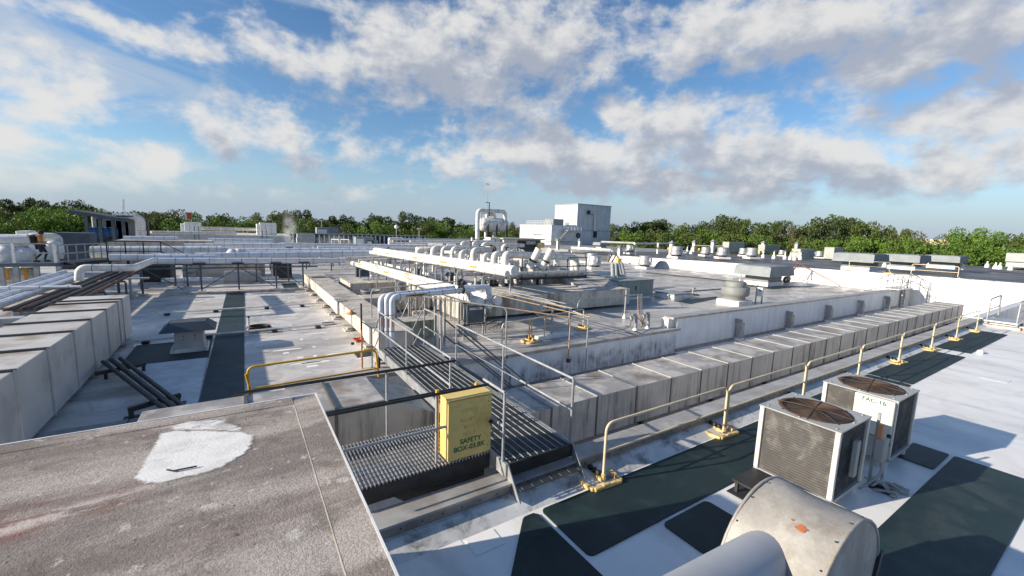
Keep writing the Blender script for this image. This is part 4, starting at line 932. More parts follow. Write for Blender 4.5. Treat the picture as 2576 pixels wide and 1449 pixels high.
pg = thing('guardrail', 'bright yellow pipe guardrail on the parapet left of the footbridge', 'guardrail', (1.6, 11.85, -.3))
MB().tube(fillet([(.05, 11.84, -.38), (.02, 11.84, .66), (3.12, 11.84, .72), (3.2, 11.84, -.1)], .16, 6), .03, 10).build('hoop', 'rail_yellow', pg)
MB().tube([(.12, 11.84, .10), (3.18, 11.84, .16)], .026, 8).build('mid_rail', 'rail_yellow', pg); MB().tube([(-.02, 11.84, .5), (.16, 11.82, -.4)], .028, 8).build('brace', 'rail_yellow', pg)
ey = thing('safety_shower', 'rust-coloured safety shower post with red eyewash bowl', 'shower', (2.96, 12.8, ZR))
MB().tube([(2.96, 12.8, ZR), (2.96, 12.8, 1.1)], .03, 10).build('pole', 'orange', ey); MB().tube([(2.96, 12.8, 1.1), (2.96, 12.8, 1.9)], .028, 10).build('upper_pole', 'steel_dark', ey); MB().tube(fillet([(2.96, 12.8, 1.72), (2.80, 12.95, 1.78), (2.74, 13.0, 1.70)], .08), .016, 8).build('arm', 'steel_galv', ey)
MB().lathe((2.72, 13.02, 1.56), [(.16, 0), (.15, .03), (.05, .07), (.03, .14), (0, .14)], 16).build('shower_head', 'orange', ey)
MB().lathe((2.9, 12.95, .74), [(.03, -.05), (.13, .0), (.17, .06), (.15, .06), (.1, .02), (0, .01)], 16).build('eyewash_bowl', 'red', ey); MB().lathe((2.72, 12.9, .68), [(.05, -.03), (.05, .03)], 8, cap=True).build('foot_pedal', 'steel_dark', ey)
MB().tube([(2.72, 13.0, 1.6), (2.72, 13.0, 1.1), (2.6, 13.05, .9)], .006, 5).build('pull_rod', 'steel_galv', ey); MB().tube([(2.96, 12.8, 1.35), (3.25, 12.75, 1.15), (3.25, 12.75, ZR)], .018, 6).build('brace', 'steel_galv', ey)

# ------------------------------------------------------------------ concrete ducts of the middle
def conc(name, label, parts, base):
    t = thing(name, label, 'concrete duct', base)
    for nm, (x0, x1, y0, y1, z0, z1), mt_ in parts:
        m = MB(); m.box(x0, x1, y0, y1, z0, z1, 0, .012); m.add([(x0 + .02, y0 + .02, z1 + .003), (x1 - .02, y0 + .02, z1 + .003), (x1 - .02, y1 - .02, z1 + .003), (x0 + .02, y1 - .02, z1 + .003)], [(0, 1, 2, 3)], 1); m.build(nm, [mt_, 'concrete_top'], t)
    return t
c1 = conc('concrete_duct', 'long low concrete duct on stubby stands along the left roof', [('section', (3.70, 4.92, 13.7, 16.9, .12, .70), 'concrete'), ('section', (3.71, 4.91, 16.93, 20.6, .13, .695), 'concrete'), ('section', (3.68, 4.92, 20.63, 26.4, .12, .70), 'concrete'), ('section', (3.70, 4.93, 26.43, 32.5, .12, .70), 'concrete')], (4.3, 23, ZR))
for Y in (14.9, 16.06, 17.9, 20.4, 21.6, 23.6, 25.7, 27.8, 30.0):
    MB().box(3.78, 3.90, Y - .06, Y + .06, ZR + .13, .119).build('stand', 'steel_dark', c1); MB().box(3.45, 4.1, Y - .25, Y + .25, ZR + .001, ZR + .055).build('pad', 'concrete', c1); MB().box(3.55, 4.0, Y - .15, Y + .15, ZR + .056, ZR + .129).build('block', 'concrete_top', c1); MB().box(4.7, 4.82, Y - .06, Y + .06, ZR, .119).build('stand', 'steel_dark', c1)
for Y0_, Y1_, lb in ((20.2, 21.0, 'grey louvred box strapped over the middle of the concrete duct'), (14.5, 15.3, 'grey louvred box strapped over the near end of the concrete duct')):
    lo = thing('duct_hatch', lb, 'box', (3.68, (Y0_ + Y1_) / 2, .1)); MB().box(3.60, 3.675, Y0_, Y1_, .15, .72, 0, .01).build('side_panel', 'unit_cream', lo)
    for i in range(6): MB().box(3.60, 4.0, Y0_ + .03 + i * .13, Y0_ + .11 + i * .13, .722, .745).build('slat', 'unit_grey', lo)
conc('concrete_duct', 'concrete cross duct branching from the long low duct', [('section', (4.94, 7.9, 20.8, 22.0, .0, .70), 'concrete'), ('section', (7.92, 8.38, 20.8, 22.0, .0, .69), 'concrete')], (6.5, 21.4, ZR))
conc('concrete_block', 'moss-stained concrete box right behind the three white risers', [('body', (4.95, 6.4, 15.45, 16.4, ZR, .60), 'concrete_moss')], (5.7, 16, ZR))
conc('concrete_duct', 'concrete duct with dark stains behind the round fan curb', [('section', (5.5, 6.65, 26.5, 30.0, ZR, .70), 'concrete'), ('section', (6.67, 9.0, 26.5, 27.6, ZR, .70), 'concrete')], (7, 28, ZR))
fc = thing('fan_curb', 'short round galvanised fan curb between the concrete ducts', 'vent', (6.1, 24.1, ZR))
MB().lathe((6.1, 24.1, ZR), [(.52, 0), (.52, .68), (.55, .69), (.55, .72), (.5, .72), (.5, .55), (0, .55)], 28).build('drum', 'steel_galv', fc); MB().lathe((6.1, 24.1, ZR), [(0, .56), (.49, .58)], 24).build('mesh', 'steel_dark', fc)
pn = thing('concrete_plenum', 'wide concrete plenum with sloping roof in the middle of the site', 'plenum', (14, 20, ZR))
for a, b in ((8.42, 10.1), (10.12, 13.2), (13.22, 16.4), (16.42, 19.7)):
    m = MB(); m.box(a, b, 17.3, 24.4 if a < 10 else 20.6, .04, .98, 0, .012); m.add([(a + .02, 17.32, .984), (b - .02, 17.32, .984), (b - .02, 20.5, .984), (a + .02, 20.5, .984)], [(0, 1, 2, 3)], 1); m.build('section', ['concrete', 'concrete_top'], pn)
MB().hexa([(17.0, 20.6, .0), (21.2, 20.6, .0), (22.5, 28.5, .0), (18.5, 28.5, .0)], [(17.0, 18.6, .985), (20.5, 18.6, .985), (22.3, 28.5, 2.35), (18.5, 28.5, 2.35)]).build('sloped_roof', ['concrete_top'], pn)
MB().box(10.03, 10.20, 17.285, 17.299, .05, .95).build('moss_streak', 'concrete_moss', pn)
for X in (9.0, 11.5, 14, 16.5, 19): MB().box(X, X + .2, 17.8, 18.0, ZR, .039).build('stand', 'steel_dark', pn)
ah = thing('air_handler', 'grey-green box air handler beside the concrete plenum', 'air handler', (22.3, 20, ZR))
for a, b in ((20.62, 22.3), (22.33, 24.0)): MB().box(a, b, 19.05, 20.9, .06, 1.16, 0, .01).build('casing', 'unit_green', ah)
MB().box(20.55, 24.07, 18.98, 20.97, 1.161, 1.2, 0, .01).build('lid', 'unit_green', ah); MB().box(22.2, 22.24, 19.0, 19.048, .55, .8).build('handle', 'rubber', ah)
for i in range(3): MB().box(20.585, 20.618, 19.5, 19.9, .75 + i * .06, .79 + i * .06).build('louvre', 'steel_dark', ah)
MB().box(20.7, 23.9, 19.1, 20.85, ZR, .059).build('plinth', 'wall_white', ah)
# ------------------------------------------------------------------ pipes of the middle
for i, X in enumerate((3.83, 4.0, 4.14)):
    yj = 13.85 - .08 * i; nm = ('left', 'middle', 'right')[i]
    e = [(6.8, 14.75, 1.93), (6.75, 14.45, 1.98), (6.72, 14.08, 1.92)][i]
    o = pipe('insulated_pipe', [(X, yj, ZR + .02), (X, yj, 1.9 + .04 * (i == 1)), e], .095, nm + ' of three white risers at the footbridge end, bending over to the valves', 'pipe', 'three white risers', mats=('pipe_alu', 'pipe_band'), band=.55, bend=.22)
    MB().box(X - .022, X + .022, yj - .106, yj - .097, .9, 1.22).build('sticker', 'orange', o)
    if i == 2:
        d_ = (Vector(e) - Vector((X, yj, 1.9))).normalized(); c_ = Vector((X, yj, 1.9)) + d_ * .9
        MB().obox(c_ + Vector((0, -.094, 0)), d_, (0, 1, 0), (0, 0, 1), .42, .006, .035).build('sticker', 'sticker', o); MB().obox(c_ + Vector((.0, -.102, 0)), d_, (0, 1, 0), (0, 0, 1), .26, .002, .018).build('sticker_print', 'sticker_print', o)
o1 = pipe('insulated_pipe', [(6.75, 31.5, 1.5), (7.56, 13.8, 1.5)], .165, 'left of two thick white pipes running up the middle to the valve cluster')
o2 = pipe('insulated_pipe', [(7.42, 31.5, 1.5), (8.30, 13.75, 1.5)], .185, 'right of two thick white pipes running up the middle, grey-blue in shade')
o3 = pipe('insulated_pipe', [(8.42, 33, 2.2), (10.47, 16.6, 2.2)], .15, 'slim long white pipe with orange stickers on the raised rack')
pipe('insulated_pipe', [(9.36, 35.2, 2.2), (11.6, 17.7, 2.2)], .26, 'fat white header pipe with blank round end on the raised rack')
pipe('insulated_pipe', [(11.6, 46, .5), (13.3, 24.2, .5), (13.6, 20.8, .5)], .12, 'low white pipe beside the raised rack')
def stickers(a, b, r_, ts, pr):
    a, b = Vector(a), Vector(b); d = (b - a).normalized(); n_ = Vector((-d.y, d.x, 0)).normalized() * -1
    if n_.x > 0: n_ = -n_
    u_ = (n_ * .8 + Vector((0, 0, .6))).normalized(); w_2 = d.cross(u_)
    for t in ts: MB().obox(a.lerp(b, t) + u_ * (r_ + .004), d, w_2, u_, .32, .045, .004).build('sticker', 'sticker', pr)
def lerp(a, b, t): return Vector(a).lerp(Vector(b), t)
stickers((6.75, 31.5, 1.5), (7.56, 13.8, 1.5), .165, (.12, .42, .62), o1); stickers((7.42, 31.5, 1.5), (8.30, 13.75, 1.5), .185, (.2, .5), o2); stickers((8.42, 33, 2.2), (10.47, 16.6, 2.2), .15, (.2, .45, .66, .84), o3)
hd = ((9.36, 35.2, 2.2), (11.6, 17.7, 2.2)); sl = ((8.42, 33, 2.2), (10.47, 16.6, 2.2))
ELB = 'white elbows rising from the header pipe'
ordn = ['first', 'second', 'third', 'fourth', 'fifth', 'sixth', 'seventh', 'eighth', 'ninth', 'tenth', 'eleventh', 'twelfth']
er = random.Random(17)
for i, t in enumerate((.53, .60, .665, .72, .79, .85, .90)):
    p = lerp(*hd, t); L = 2.6 if i < 4 else 1.9; r_ = er.choice((.12, .14, .16)); hh = .72 + er.uniform(-.12, .14)
    o = pipe('pipe_elbow', [p + Vector((0, 0, .15)), p + Vector((0, 0, hh)), p + Vector((L + er.uniform(-.4, .4), .35 + er.uniform(-.2, .2), hh))], r_, ordn[i] + ' white elbow from the far end of the header pipe', 'pipe', ELB, bend=.3, band=.5)
    MB().tube([p + Vector((0, 0, .22)), p + Vector((0, 0, .30))], r_ * 1.25, 14).build('collar', 'pipe_alu', o)
    q = p + Vector((L * .8, .3, hh)); MB().lathe(q, [(r_ * 1.35, -.04), (r_ * 1.35, .04)], 12, 0, (1, .1, 0), True).build('flange', 'steel_dark', o)
    if i % 2: MB().lathe(q + Vector((.1, 0, 0)), [(.04, 0), (.04, .36), (.16, .38), (.16, .42), (0, .43)], 10).build('handwheel', 'steel_dark', o)
for i, t in enumerate((.50, .58, .645, .72, .78)):
    p = lerp(*hd, t) + Vector((2.9 + er.uniform(-.2, .3), 1.2 + er.uniform(-.3, .3), 0)); hh = .95 + er.uniform(-.2, .2)
    pipe('pipe_elbow', [p + Vector((0, 0, -.6)), p + Vector((0, 0, hh)), p + Vector((1.8, .3, hh))], er.choice((.12, .15, .17)), ordn[i] + ' white elbow in the rear row behind the header', 'pipe', ELB, bend=.3, band=.5)
p = lerp(*hd, .955)
pipe('pipe_elbow', [p + Vector((0, 0, .2)), p + Vector((0, 0, .78)), (18.9, 21.4, 2.55), (19.3, 21.6, .9)], .19, 'long shaded white pipe from header end to a drop by the plenum', 'pipe', bend=.4)
# tall white drops and elbows in front of the rack
for i, (u, v, zt, zb, dx) in enumerate(((1645, 700, 2.0, .45, 0), (1790, 910, 1.25, .5, 3.2), (1870, 915, 1.25, .5, 3.2), (2090, 960, 1.1, .4, 3.4))):
    p = at(P3(u, v), zt)
    if dx: pipe('insulated_pipe', [(p.x, p.y, zb), (p.x, p.y, zt), (p.x + dx, p.y + .2, zt)], .095, ('second', 'third', 'fourth')[i - 1] + ' short white pipe turning right under the raised rack', 'pipe', bend=.22)
    else: pipe('insulated_pipe', [(p.x, p.y, zb), (p.x, p.y, zt + .05)], .105, 'white vertical drop pipe in front of the raised rack', 'pipe')
# angled valve bodies with round blank faces
for i, (u, v, ax) in enumerate((((945, 810), 2.9, (.35, -.2, .9)), ((1075, 815), 2.9, (.35, -.2, .9)))):
    p = at(P4(*u), v); a = Vector(ax).normalized()
    vb = thing('angled_valve', ('left' if i == 0 else 'right') + ' tilted white valve cylinder with blue-grey end above the platform', 'valve', p - a * .4, 'tilted white valve cylinders')
    MB().lathe(p, [(.19, -.75), (.19, .38)], 18, 0, a, True).build('body', 'pipe_white', vb); MB().lathe(p, [(.2, .381), (.2, .43), (0, .43)], 18, 0, a).build('end_cap', 'pipe_alu', vb); MB().lathe(p, [(.24, -.35), (.24, -.25)], 14, 0, a, True).build('flange', 'steel_dark', vb)
for i, (u, v) in enumerate(((640, 770), (690, 745), (720, 780), (770, 770), (800, 780), (570, 760), (610, 735))):
    p = at(P4(u, v), 2.75); a = Vector((-.6, -.5, .6)).normalized()
    vv = thing('bonnet_valve', ordn[i] + ' of the small white valve heads clustered before the cooler box', 'valve', p, 'small white valve heads')
    MB().lathe(p, [(.2, -.3), (.24, .06), (.21, .12), (0, .12)], 14, 0, a).build('bonnet', 'pipe_white', vv); MB().lathe(p, [(.10, .121), (.06, .3), (0, .32)], 10, 0, a).build('actuator', 'steel_dark', vv)
# valve cluster at the near ends of the two thick pipes
vc = thing('valve_cluster', 'cluster of white valve bodies with black handles at the pipe ends', 'valve', (7.6, 14.3, 1.2))
for (a, b, r_) in (((6.75, 14.1, 1.92), (7.5, 14.2, 1.92), .085), ((7.0, 14.5, 1.95), (8.25, 14.45, 1.95), .11), ((8.25, 14.45, 1.95), (8.25, 14.45, 1.5), .13), ((7.2, 14.3, 1.9), (7.5, 14.3, 1.5), .10), ((7.9, 13.95, 1.36), (7.86, 13.6, 1.34), .10)):
    MB().tube([a, b], r_, 14).build('body', 'pipe_alu', vc)
for (a, h_) in (((6.95, 14.1, 1.92), .26), ((7.02, 14.45, 1.95), .3), ((6.85, 14.25, 1.9), .34)):
    MB().lathe(a, [(.13, -.03), (.13, .03)], 12, 0, (1, 0, 0), True).build('flange', 'steel_dark', vc); MB().lathe(a, [(.03, 0), (.03, h_), (.08, h_), (.08, h_ + .06), (0, h_ + .08)], 10).build('handle', 'steel_dark', vc)
cb = thing('control_cabinet', 'blue-grey control cabinet on a strut frame under the valve cluster', 'cabinet', (7.6, 14.4, ZR))
MB().box(7.26, 7.98, 14.32, 14.6, .58, 1.26, 0, .01).build('case', 'steel_blue', cb); cd_ = MB().box(7.28, 7.96, 14.30, 14.319, .60, 1.24, 0, .005).build('door', 'steel_blue', cb)
MB().box(7.34, 7.92, 14.293, 14.299, 1.10, 1.19).build('name_strip', 'label_white', cd_); txt('P.2.BK', .075, 'ink_black', (7.68, 14.2915, 1.145), FX, FZ, cd_, 'lettering')
for X in (7.2, 8.06): MB().box(X - .025, X + .025, 14.45, 14.5, ZR, 1.42).build('leg', 'steel_galv', cb)
for z_ in (.5, 1.36): MB().box(7.15, 8.12, 14.43, 14.47, z_ - .025, z_ + .025).build('strut', 'steel_dark', cb)
for i in range(7): MB().tube(fillet([(7.32 + i * .1, 14.42, .58), (7.32 + i * .1, 14.40, .25), (7.6 + (i - 3) * .03, 14.36, .02), (7.6 + (i - 3) * .05, 14.3, ZR)], .1, 3), .014, 5).build('conduit', 'steel_galv', cb)
for i in range(3): MB().tube(fillet([(7.05 + .12 * i, 14.2, 1.8), (7.0 + .1 * i, 14.2, .9), (7.15, 14.3, .45), (7.3 + .1 * i, 14.4, .5)], .2, 4), .010, 5).build('cable', 'rubber', cb)
e2 = thing('control_cabinet', 'small dark control box behind the concrete cross duct', 'cabinet', (6.9, 31, ZR)); g = at(P3(690, 870), 1.0); MB().box(g.x - .45, g.x + .45, g.y, g.y + .3, .62, 1.32, 0, .01).build('case', 'steel_blue', e2); MB().box(g.x - .2, g.x + .2, g.y - .01, g.y - .001, 1.1, 1.18).build('name_strip', 'label_white', e2)
for s_ in (-.4, .4): MB().box(g.x + s_ - .02, g.x + s_ + .02, g.y + .1, g.y + .14, ZR, .62).build('leg', 'steel_galv', e2)
# supports of the pipe runs
def frame(name, label, pts, z0, z1, w=.05, mt='steel_galv', brace=False, group=None):
    f = thing(name, label, 'pipe support', (pts[0][0], pts[0][1], z0), group)
    for (px, py) in pts: MB().box(px - w / 2, px + w / 2, py - w / 2, py + w / 2, z0, z1).build('leg', mt, f)
    for a, b in zip(pts[:-1], pts[1:]): MB().bar((*a, z1 + w / 2), (*b, z1 + w / 2), w, w).build('beam', mt, f)
    if brace:
        for a, b in zip(pts[:-1], pts[1:]): MB().bar((*a, z0 + .1), (*b, z1 - .1), .03, .03).build('brace', mt, f)
    return f
GP = 'galvanised frames under the pipes'
for i, t in enumerate((.15, .35, .55, .75, .93)):
    a = lerp((6.75, 31.5, 0), (7.56, 13.8, 0), t); frame('pipe_support', ordn[i] + ' frame from the far end under the two thick white pipes', [(a.x - .25, a.y), (a.x + 1.0, a.y + .05)], ZR, 1.28, .06, brace=True, group=GP)
for i, t in enumerate((.06, .2, .34, .48, .62, .76, .9)):
    a = lerp(*sl, t); frame('pipe_support', ordn[i] + ' frame from the far end under the raised rack', [(a.x - .2, a.y), (a.x + 1.5, a.y + .1)], ZR, 1.86, .07, group=GP)
# conduits swooping to the right from the valve cluster
cn = thing('conduit_run', 'bundle of grey and rusty conduits slanting past the plenum to the parapet', 'conduit', (10, 15, 0))
CP = [((V1(270, 860), V1(1820, 1185)), 1.35, 'steel_galv'), ((V1(270, 900), V1(1950, 1275)), 1.32, 'steel_galv'), ((V1(330, 915), V1(1770, 1250)), 1.28, 'conduit_tan'), ((V1(250, 960), V1(2290, 1440)), 1.15, 'conduit_tan'), ((V1(400, 880), V1(1640, 1190)), 1.25, 'steel_galv')]
for (a, b), z, mt_ in CP: MB().tube([at(a, z), at(b, z)], .019, 8).build('tube', mt_, cn)
a = at(V1(1820, 1185), 1.35); b = at(V1(2010, 1110), 1.38); c = at(P5(620, 1170), 1.4)
MB().tube(fillet([a, a + (b - a) * .5, b, c], .2, 4), .024, 8).build('tube', 'steel_galv', cn); MB().tube(fillet([at(V1(1950, 1275), 1.32), b + Vector((0, -.15, -.35)), b + Vector((.05, -.15, 0)), c + Vector((0, -.12, 0))], .15, 4), .024, 8).build('tube', 'steel_galv', cn)
q = at(P5(455, 1430), -.05); MB().tube([(q.x, q.y, ZR), (q.x, q.y, 1.4)], .045, 8).build('post', 'steel_galv', cn); MB().lathe((q.x, q.y, ZR), [(.12, 0), (.05, .22)], 10).build('boot', 'wall_white', cn)
for i in range(4):
    e = c + Vector((-.1 + .1 * i, 0, 0)); MB().tube(fillet([e, e + Vector((0, -.1, -.9)), Vector((e.x - .35 - .05 * i, e.y - .6, .25)), Vector((e.x - .45, e.y - .75, .0))], .2, 4), .018, 6).build('drop', 'conduit_tan' if i < 2 else 'steel_galv', cn)
for i, X in enumerate((15.0, 15.85)):
    gn = thing('gooseneck', ('left' if i == 0 else 'right') + ' grey gooseneck pipe poking up behind the flat coping', 'pipe', (X, 12.7, ZR), 'gooseneck pipes')
    MB().tube(fillet([(X, 12.7, ZR), (X, 12.7, .62), (X - .32, 12.7, .62), (X - .32, 12.7, .36)], .16, 6), .075, 10).build('neck', 'steel_galv', gn); MB().lathe((X, 12.7, ZR), [(.14, 0), (.08, .1)], 10).build('boot', 'wall_white', gn)
    MB().tube(fillet([(X - .32, 12.7, .4), (X - .34, 12.7, .1), (X - .7, 12.7, .15 + .3 * i)], .1, 4), .015, 5).build('cable', 'rusty', gn)
# standing conduits and small frames near the parapet
for i, (x_, y_, z0, z1, w2, mt_, lb) in enumerate(((7.47, 11.80, -.3, 1.62, -3.2, 'steel_galv', 'tall bent conduit in front of the parapet by the gully stair'), (10.3, 11.8, -.55, 1.05, -2.9, 'conduit_tan', 'tan bent conduit ending in a box on the parapet face'), (11.16, 11.75, -1.4, 1.0, -.3, 'steel_galv', 'straight grey conduit rising in front of the parapet'))):
    cdt = thing('conduit', lb, 'conduit', (x_, y_, z0)); MB().tube(fillet([(x_, y_, z0), (x_, y_, z1), (x_ + w2 * .9, y_ + 2.4, z1 + .3)], .18, 5), .026, 8).build('tube', mt_, cdt)
    if i == 1: MB().box(x_ - .06, x_ + .06, y_ - .06, y_ + .06, z0 - .14, z0, 0, .01).build('box', 'steel_dark', cdt)
    if i == 0: MB().box(x_ - .12, x_ + .12, y_ + .03, y_ + .06, -.16, -.1).build('clip', 'steel_dark', cdt)
tag(MB().box(9.8, 11.7, 13.1, 13.35, ZR, ZR + .16, 0, .015).build('curb_block', 'wall_white'), 'long white sleeper block behind the flat coping', 'block')
fr = thing('conduit_trestle', 'grey strut frame with diagonal brace on the white sleeper block', 'pipe support', (10.7, 13.2, ZR + .16))
for X in (10.57, 11.5): MB().box(X - .035, X + .035, 13.2, 13.27, ZR + .16, 1.05).build('leg', 'steel_galv', fr)
MB().bar((9.5, 13.3, 1.05), (10.9, 13.3, 1.05), .05).build('beam', 'steel_galv', fr); MB().bar((9.7, 13.3, 1.03), (10.55, 13.25, .5), .05).build('brace', 'steel_galv', fr)
guard(7.9, 10.1, 12.75, 13.1, ZR, .95, 'cream guardrail behind the parapet, right of the valve cabinet', 'guardrails behind the parapet'); guard(9.35, 9.47, 13.1, 13.12, ZR, .9, 'narrow yellow hoop standing beside the white sleeper block', 'guardrails behind the parapet', 'rail_yellow')
guard(9.47, 12.9, 13.12, 13.9, ZR, .92, 'cream guardrail ending near the conduit shadows on the centre roof', 'guardrails behind the parapet')
for (X, Y, lb) in ((9.45, 13.1, 'yellow guardrail base beside the white sleeper block'), (12.9, 13.9, 'rusty guardrail base lying among conduit shadows')): copy_tree(b0, (X, Y, ZR), .3, lb)

# standing struts, cross-braces and a bent conduit between the risers and the valve cabinet
sr = thing('strut_row', 'row of thin galvanised struts and cross-braces behind the three risers', 'pipe support', (6.2, 15.5, ZR))
zz_ = []
for (u, vt, vb, Y) in ((755, 600, 930, 16.6), (1020, 600, 935, 16.9), (1325, 575, 920, 17.0), (1610, 560, 1440, 13.6), (1515, 560, 1430, 13.9), (1690, 590, 1290, 14.4), (1055, 330, 790, 19.5), (770, 240, 800, 21), (1145, 370, 790, 20)):
    b_ = atY(V4(u, vb), Y); t_ = atY(V4(u - 6, vt), Y); MB().box(b_.x - .035, b_.x + .035, Y - .035, Y + .035, ZR, min(t_.z, 1.8)).build('strut', 'steel_galv', sr); zz_.append((b_.x, Y, min(t_.z, 1.8)))
for i, j in ((0, 1), (1, 2), (6, 8), (7, 6)):
    a, b = zz_[i], zz_[j]; MB().bar((a[0], a[1], a[2] - .1), (b[0], b[1], ZR + .1), .025).build('brace', 'steel_galv', sr); MB().bar((b[0], b[1], b[2] - .1), (a[0], a[1], ZR + .1), .025).build('brace', 'steel_galv', sr)
for X in (6.3, 6.6, 6.9, 7.15, 8.15): MB().tube([(X, 17.0 + .05 * X, ZR), (X, 17.0 + .05 * X, 1.3)], .014, 5).build('conduit', 'steel_galv', sr)
bc = thing('conduit', 'tall grey conduit bending right over the concrete ducts to the valve cluster', 'conduit', (4.6, 16.5, ZR))
a = at(V4(305, 960), .71); b = atY(V4(290, 430), a.y); MB().tube(fillet([a, (a.x, a.y, b.z), (7.2, 15.2, 2.12)], .2, 5), .026, 8).build('tube', 'steel_galv', bc)
for i, (u, v) in enumerate(((1040, 1000), (1240, 960))):
    q = at(R3(u - 420, v - 560), ZR); tag(MB().box(q.x - .5, q.x + .5, q.y - .2, q.y + .2, ZR, ZR + .12, 0, .02).build('sleeper_block', 'concrete'), ('left' if i == 0 else 'right') + ' loose concrete sleeper on the roof near the cabinet', 'block')
ck = MB()
for i in range(6):
    a = Vector((8.0 + .1 * i, 14.9, .9)); ck.tube(fillet([a, a + Vector((.1 * i, .2, -.6)), a + Vector((.6 + .1 * i, .9, -.85)), a + Vector((1.8, 1.6 + .1 * i, -.9))], .2, 4), .013, 5)
tag(ck.build('cable_bunch', 'rubber'), 'bunch of dark cables trailing from the control cabinet', 'cable')
MB().box(7.99, 8.02, 14.32, 14.6, .6, 1.2).build('side_plate', 'steel_galv', cb)

for i, (x0, x1, y0, y1, z1, mt_) in enumerate(((11.2, 12.6, 21.5, 23.0, 1.0, 'steel_dark'), (13.2, 15.0, 23.6, 25.2, 1.15, 'steel_dark'), (15.6, 17.2, 24.0, 25.6, 1.3, 'unit_grey'), (11.6, 13.0, 26.0, 28.0, 1.1, 'steel_dark'), (10.6, 11.9, 30.0, 31.6, 1.0, 'unit_grey'))):  # made-up machines, mostly dark, added to deepen the shade below the header
    sk_ = thing('filler_machine', ordn[i] + ' filler machine from the near end, added to darken under the header pipes', 'machine', ((x0 + x1) / 2, (y0 + y1) / 2, ZR), 'filler machines added under the header pipes')
    MB().box(x0, x1, y0, y1, .1, z1 * .6, 0, .03).build('casing', mt_, sk_); MB().box(x0 - .1, x1 + .1, y0 - .1, y1 + .1, ZR, .099).build('plinth', 'concrete_top', sk_); MB().lathe(((x0 + x1) / 2, (y0 + y1) / 2, z1 * .6), [(.4, 0), (.4, .25), (.25, .5), (0, .52)], 14).build('motor', 'steel_blue', sk_)
    for kx in range(3): MB().tube(fillet([(x0 + .3 + kx * .45, y0 + .2, z1 * .6), (x0 + .3 + kx * .45, y0 + .2, 1.7), (x0 + .3 + kx * .45, y0 + 1.2, 1.9)], .15, 4), .06, 8).build('riser', ('pipe_white', 'steel_galv', 'pipe_white')[kx], sk_)

# ------------------------------------------------------------------ centre roof things
sk = thing('skylight', 'low square skylight with glass lid on the centre roof', 'skylight', (25.8, 18.6, ZR))
MB().box(24.75, 26.65, 17.85, 19.45, ZR, .2, 0, .02).build('curb', 'wall_white', sk); MB().box(24.70, 26.70, 17.8, 19.5, .201, .26, 0, .01).build('frame', 'steel_galv', sk); MB().box(24.8, 26.6, 17.9, 19.4, .261, .285, 0, .008).build('glass', 'glass_grey', sk)
MB().box(24.55, 24.69, 18.2, 18.8, ZR, .22).build('side_box', 'wall_white', sk)
rd = thing('roof_drain', 'rusty round drain plate with short valve stem right of the skylight', 'drain', (28.3, 18.9, ZR))
MB().lathe((28.3, 18.9, ZR), [(.5, 0), (.5, .04), (.2, .07), (0, .07)], 18).build('plate', 'rusty', rd); MB().tube(fillet([(28.4, 18.9, ZR), (28.4, 18.9, .42), (28.6, 18.9, .36)], .1), .06, 8).build('stem', 'steel_galv', rd)
mf = thing('mushroom_fan', 'olive-grey mushroom fan on a white curb near the tall parapet', 'fan', (26.9, 14.9, ZR))
MB().box(26.1, 27.7, 14.15, 15.65, ZR, .26, 0, .02).build('curb', 'wall_white', mf)
MB().lathe((26.9, 14.9, .26), [(.62, 0), (.62, .2), (.80, .3), (.83, .42), (.83, .82), (.80, .84), (.62, .84)], 28).build('lower_drum', 'fan_grey', mf); MB().lathe((26.9, 14.9, .26), [(.6, .7), (.62, 1.1), (.58, 1.16), (0, 1.2)], 26).build('top_drum', 'fan_grey', mf)
vv = thing('vent_stub', 'short white vent stub behind the mushroom fan', 'pipe', tuple(at(P5(1750, 1050), ZR)[:2]) + (ZR,)); q = at(P5(1750, 1075), ZR); MB().tube([(q.x, q.y, ZR), (q.x, q.y, .5)], .08, 8).build('stub', 'pipe_white', vv); MB().tube([(q.x, q.y, .5), (q.x + .12, q.y, .95)], .05, 8).build('tip', 'steel_galv', vv)
cbx = thing('control_box', 'white control box on two grey posts behind the tall parapet', 'switch box', (28.9, 14.5, ZR))
for X in (28.57, 29.35): MB().tube([(X, 14.4, ZR), (X, 14.4, 1.0)], .045, 8).build('post', 'steel_galv', cbx)
MB().box(28.5, 28.62, 14.0, 14.35, .48, 1.05, 0, .01).build('case', 'label_white', cbx); MB().box(28.63, 29.3, 14.33, 14.39, .55, .6).build('strut', 'steel_galv', cbx); MB().box(28.493, 28.499, 14.1, 14.2, .8, .9).build('knob', 'ink_black', cbx); MB().box(28.63, 28.95, 14.3, 14.42, .5, 1.0, 0, .01).build('cover', 'unit_grey', cbx)
HV = 'grey slant-sided hood vents'
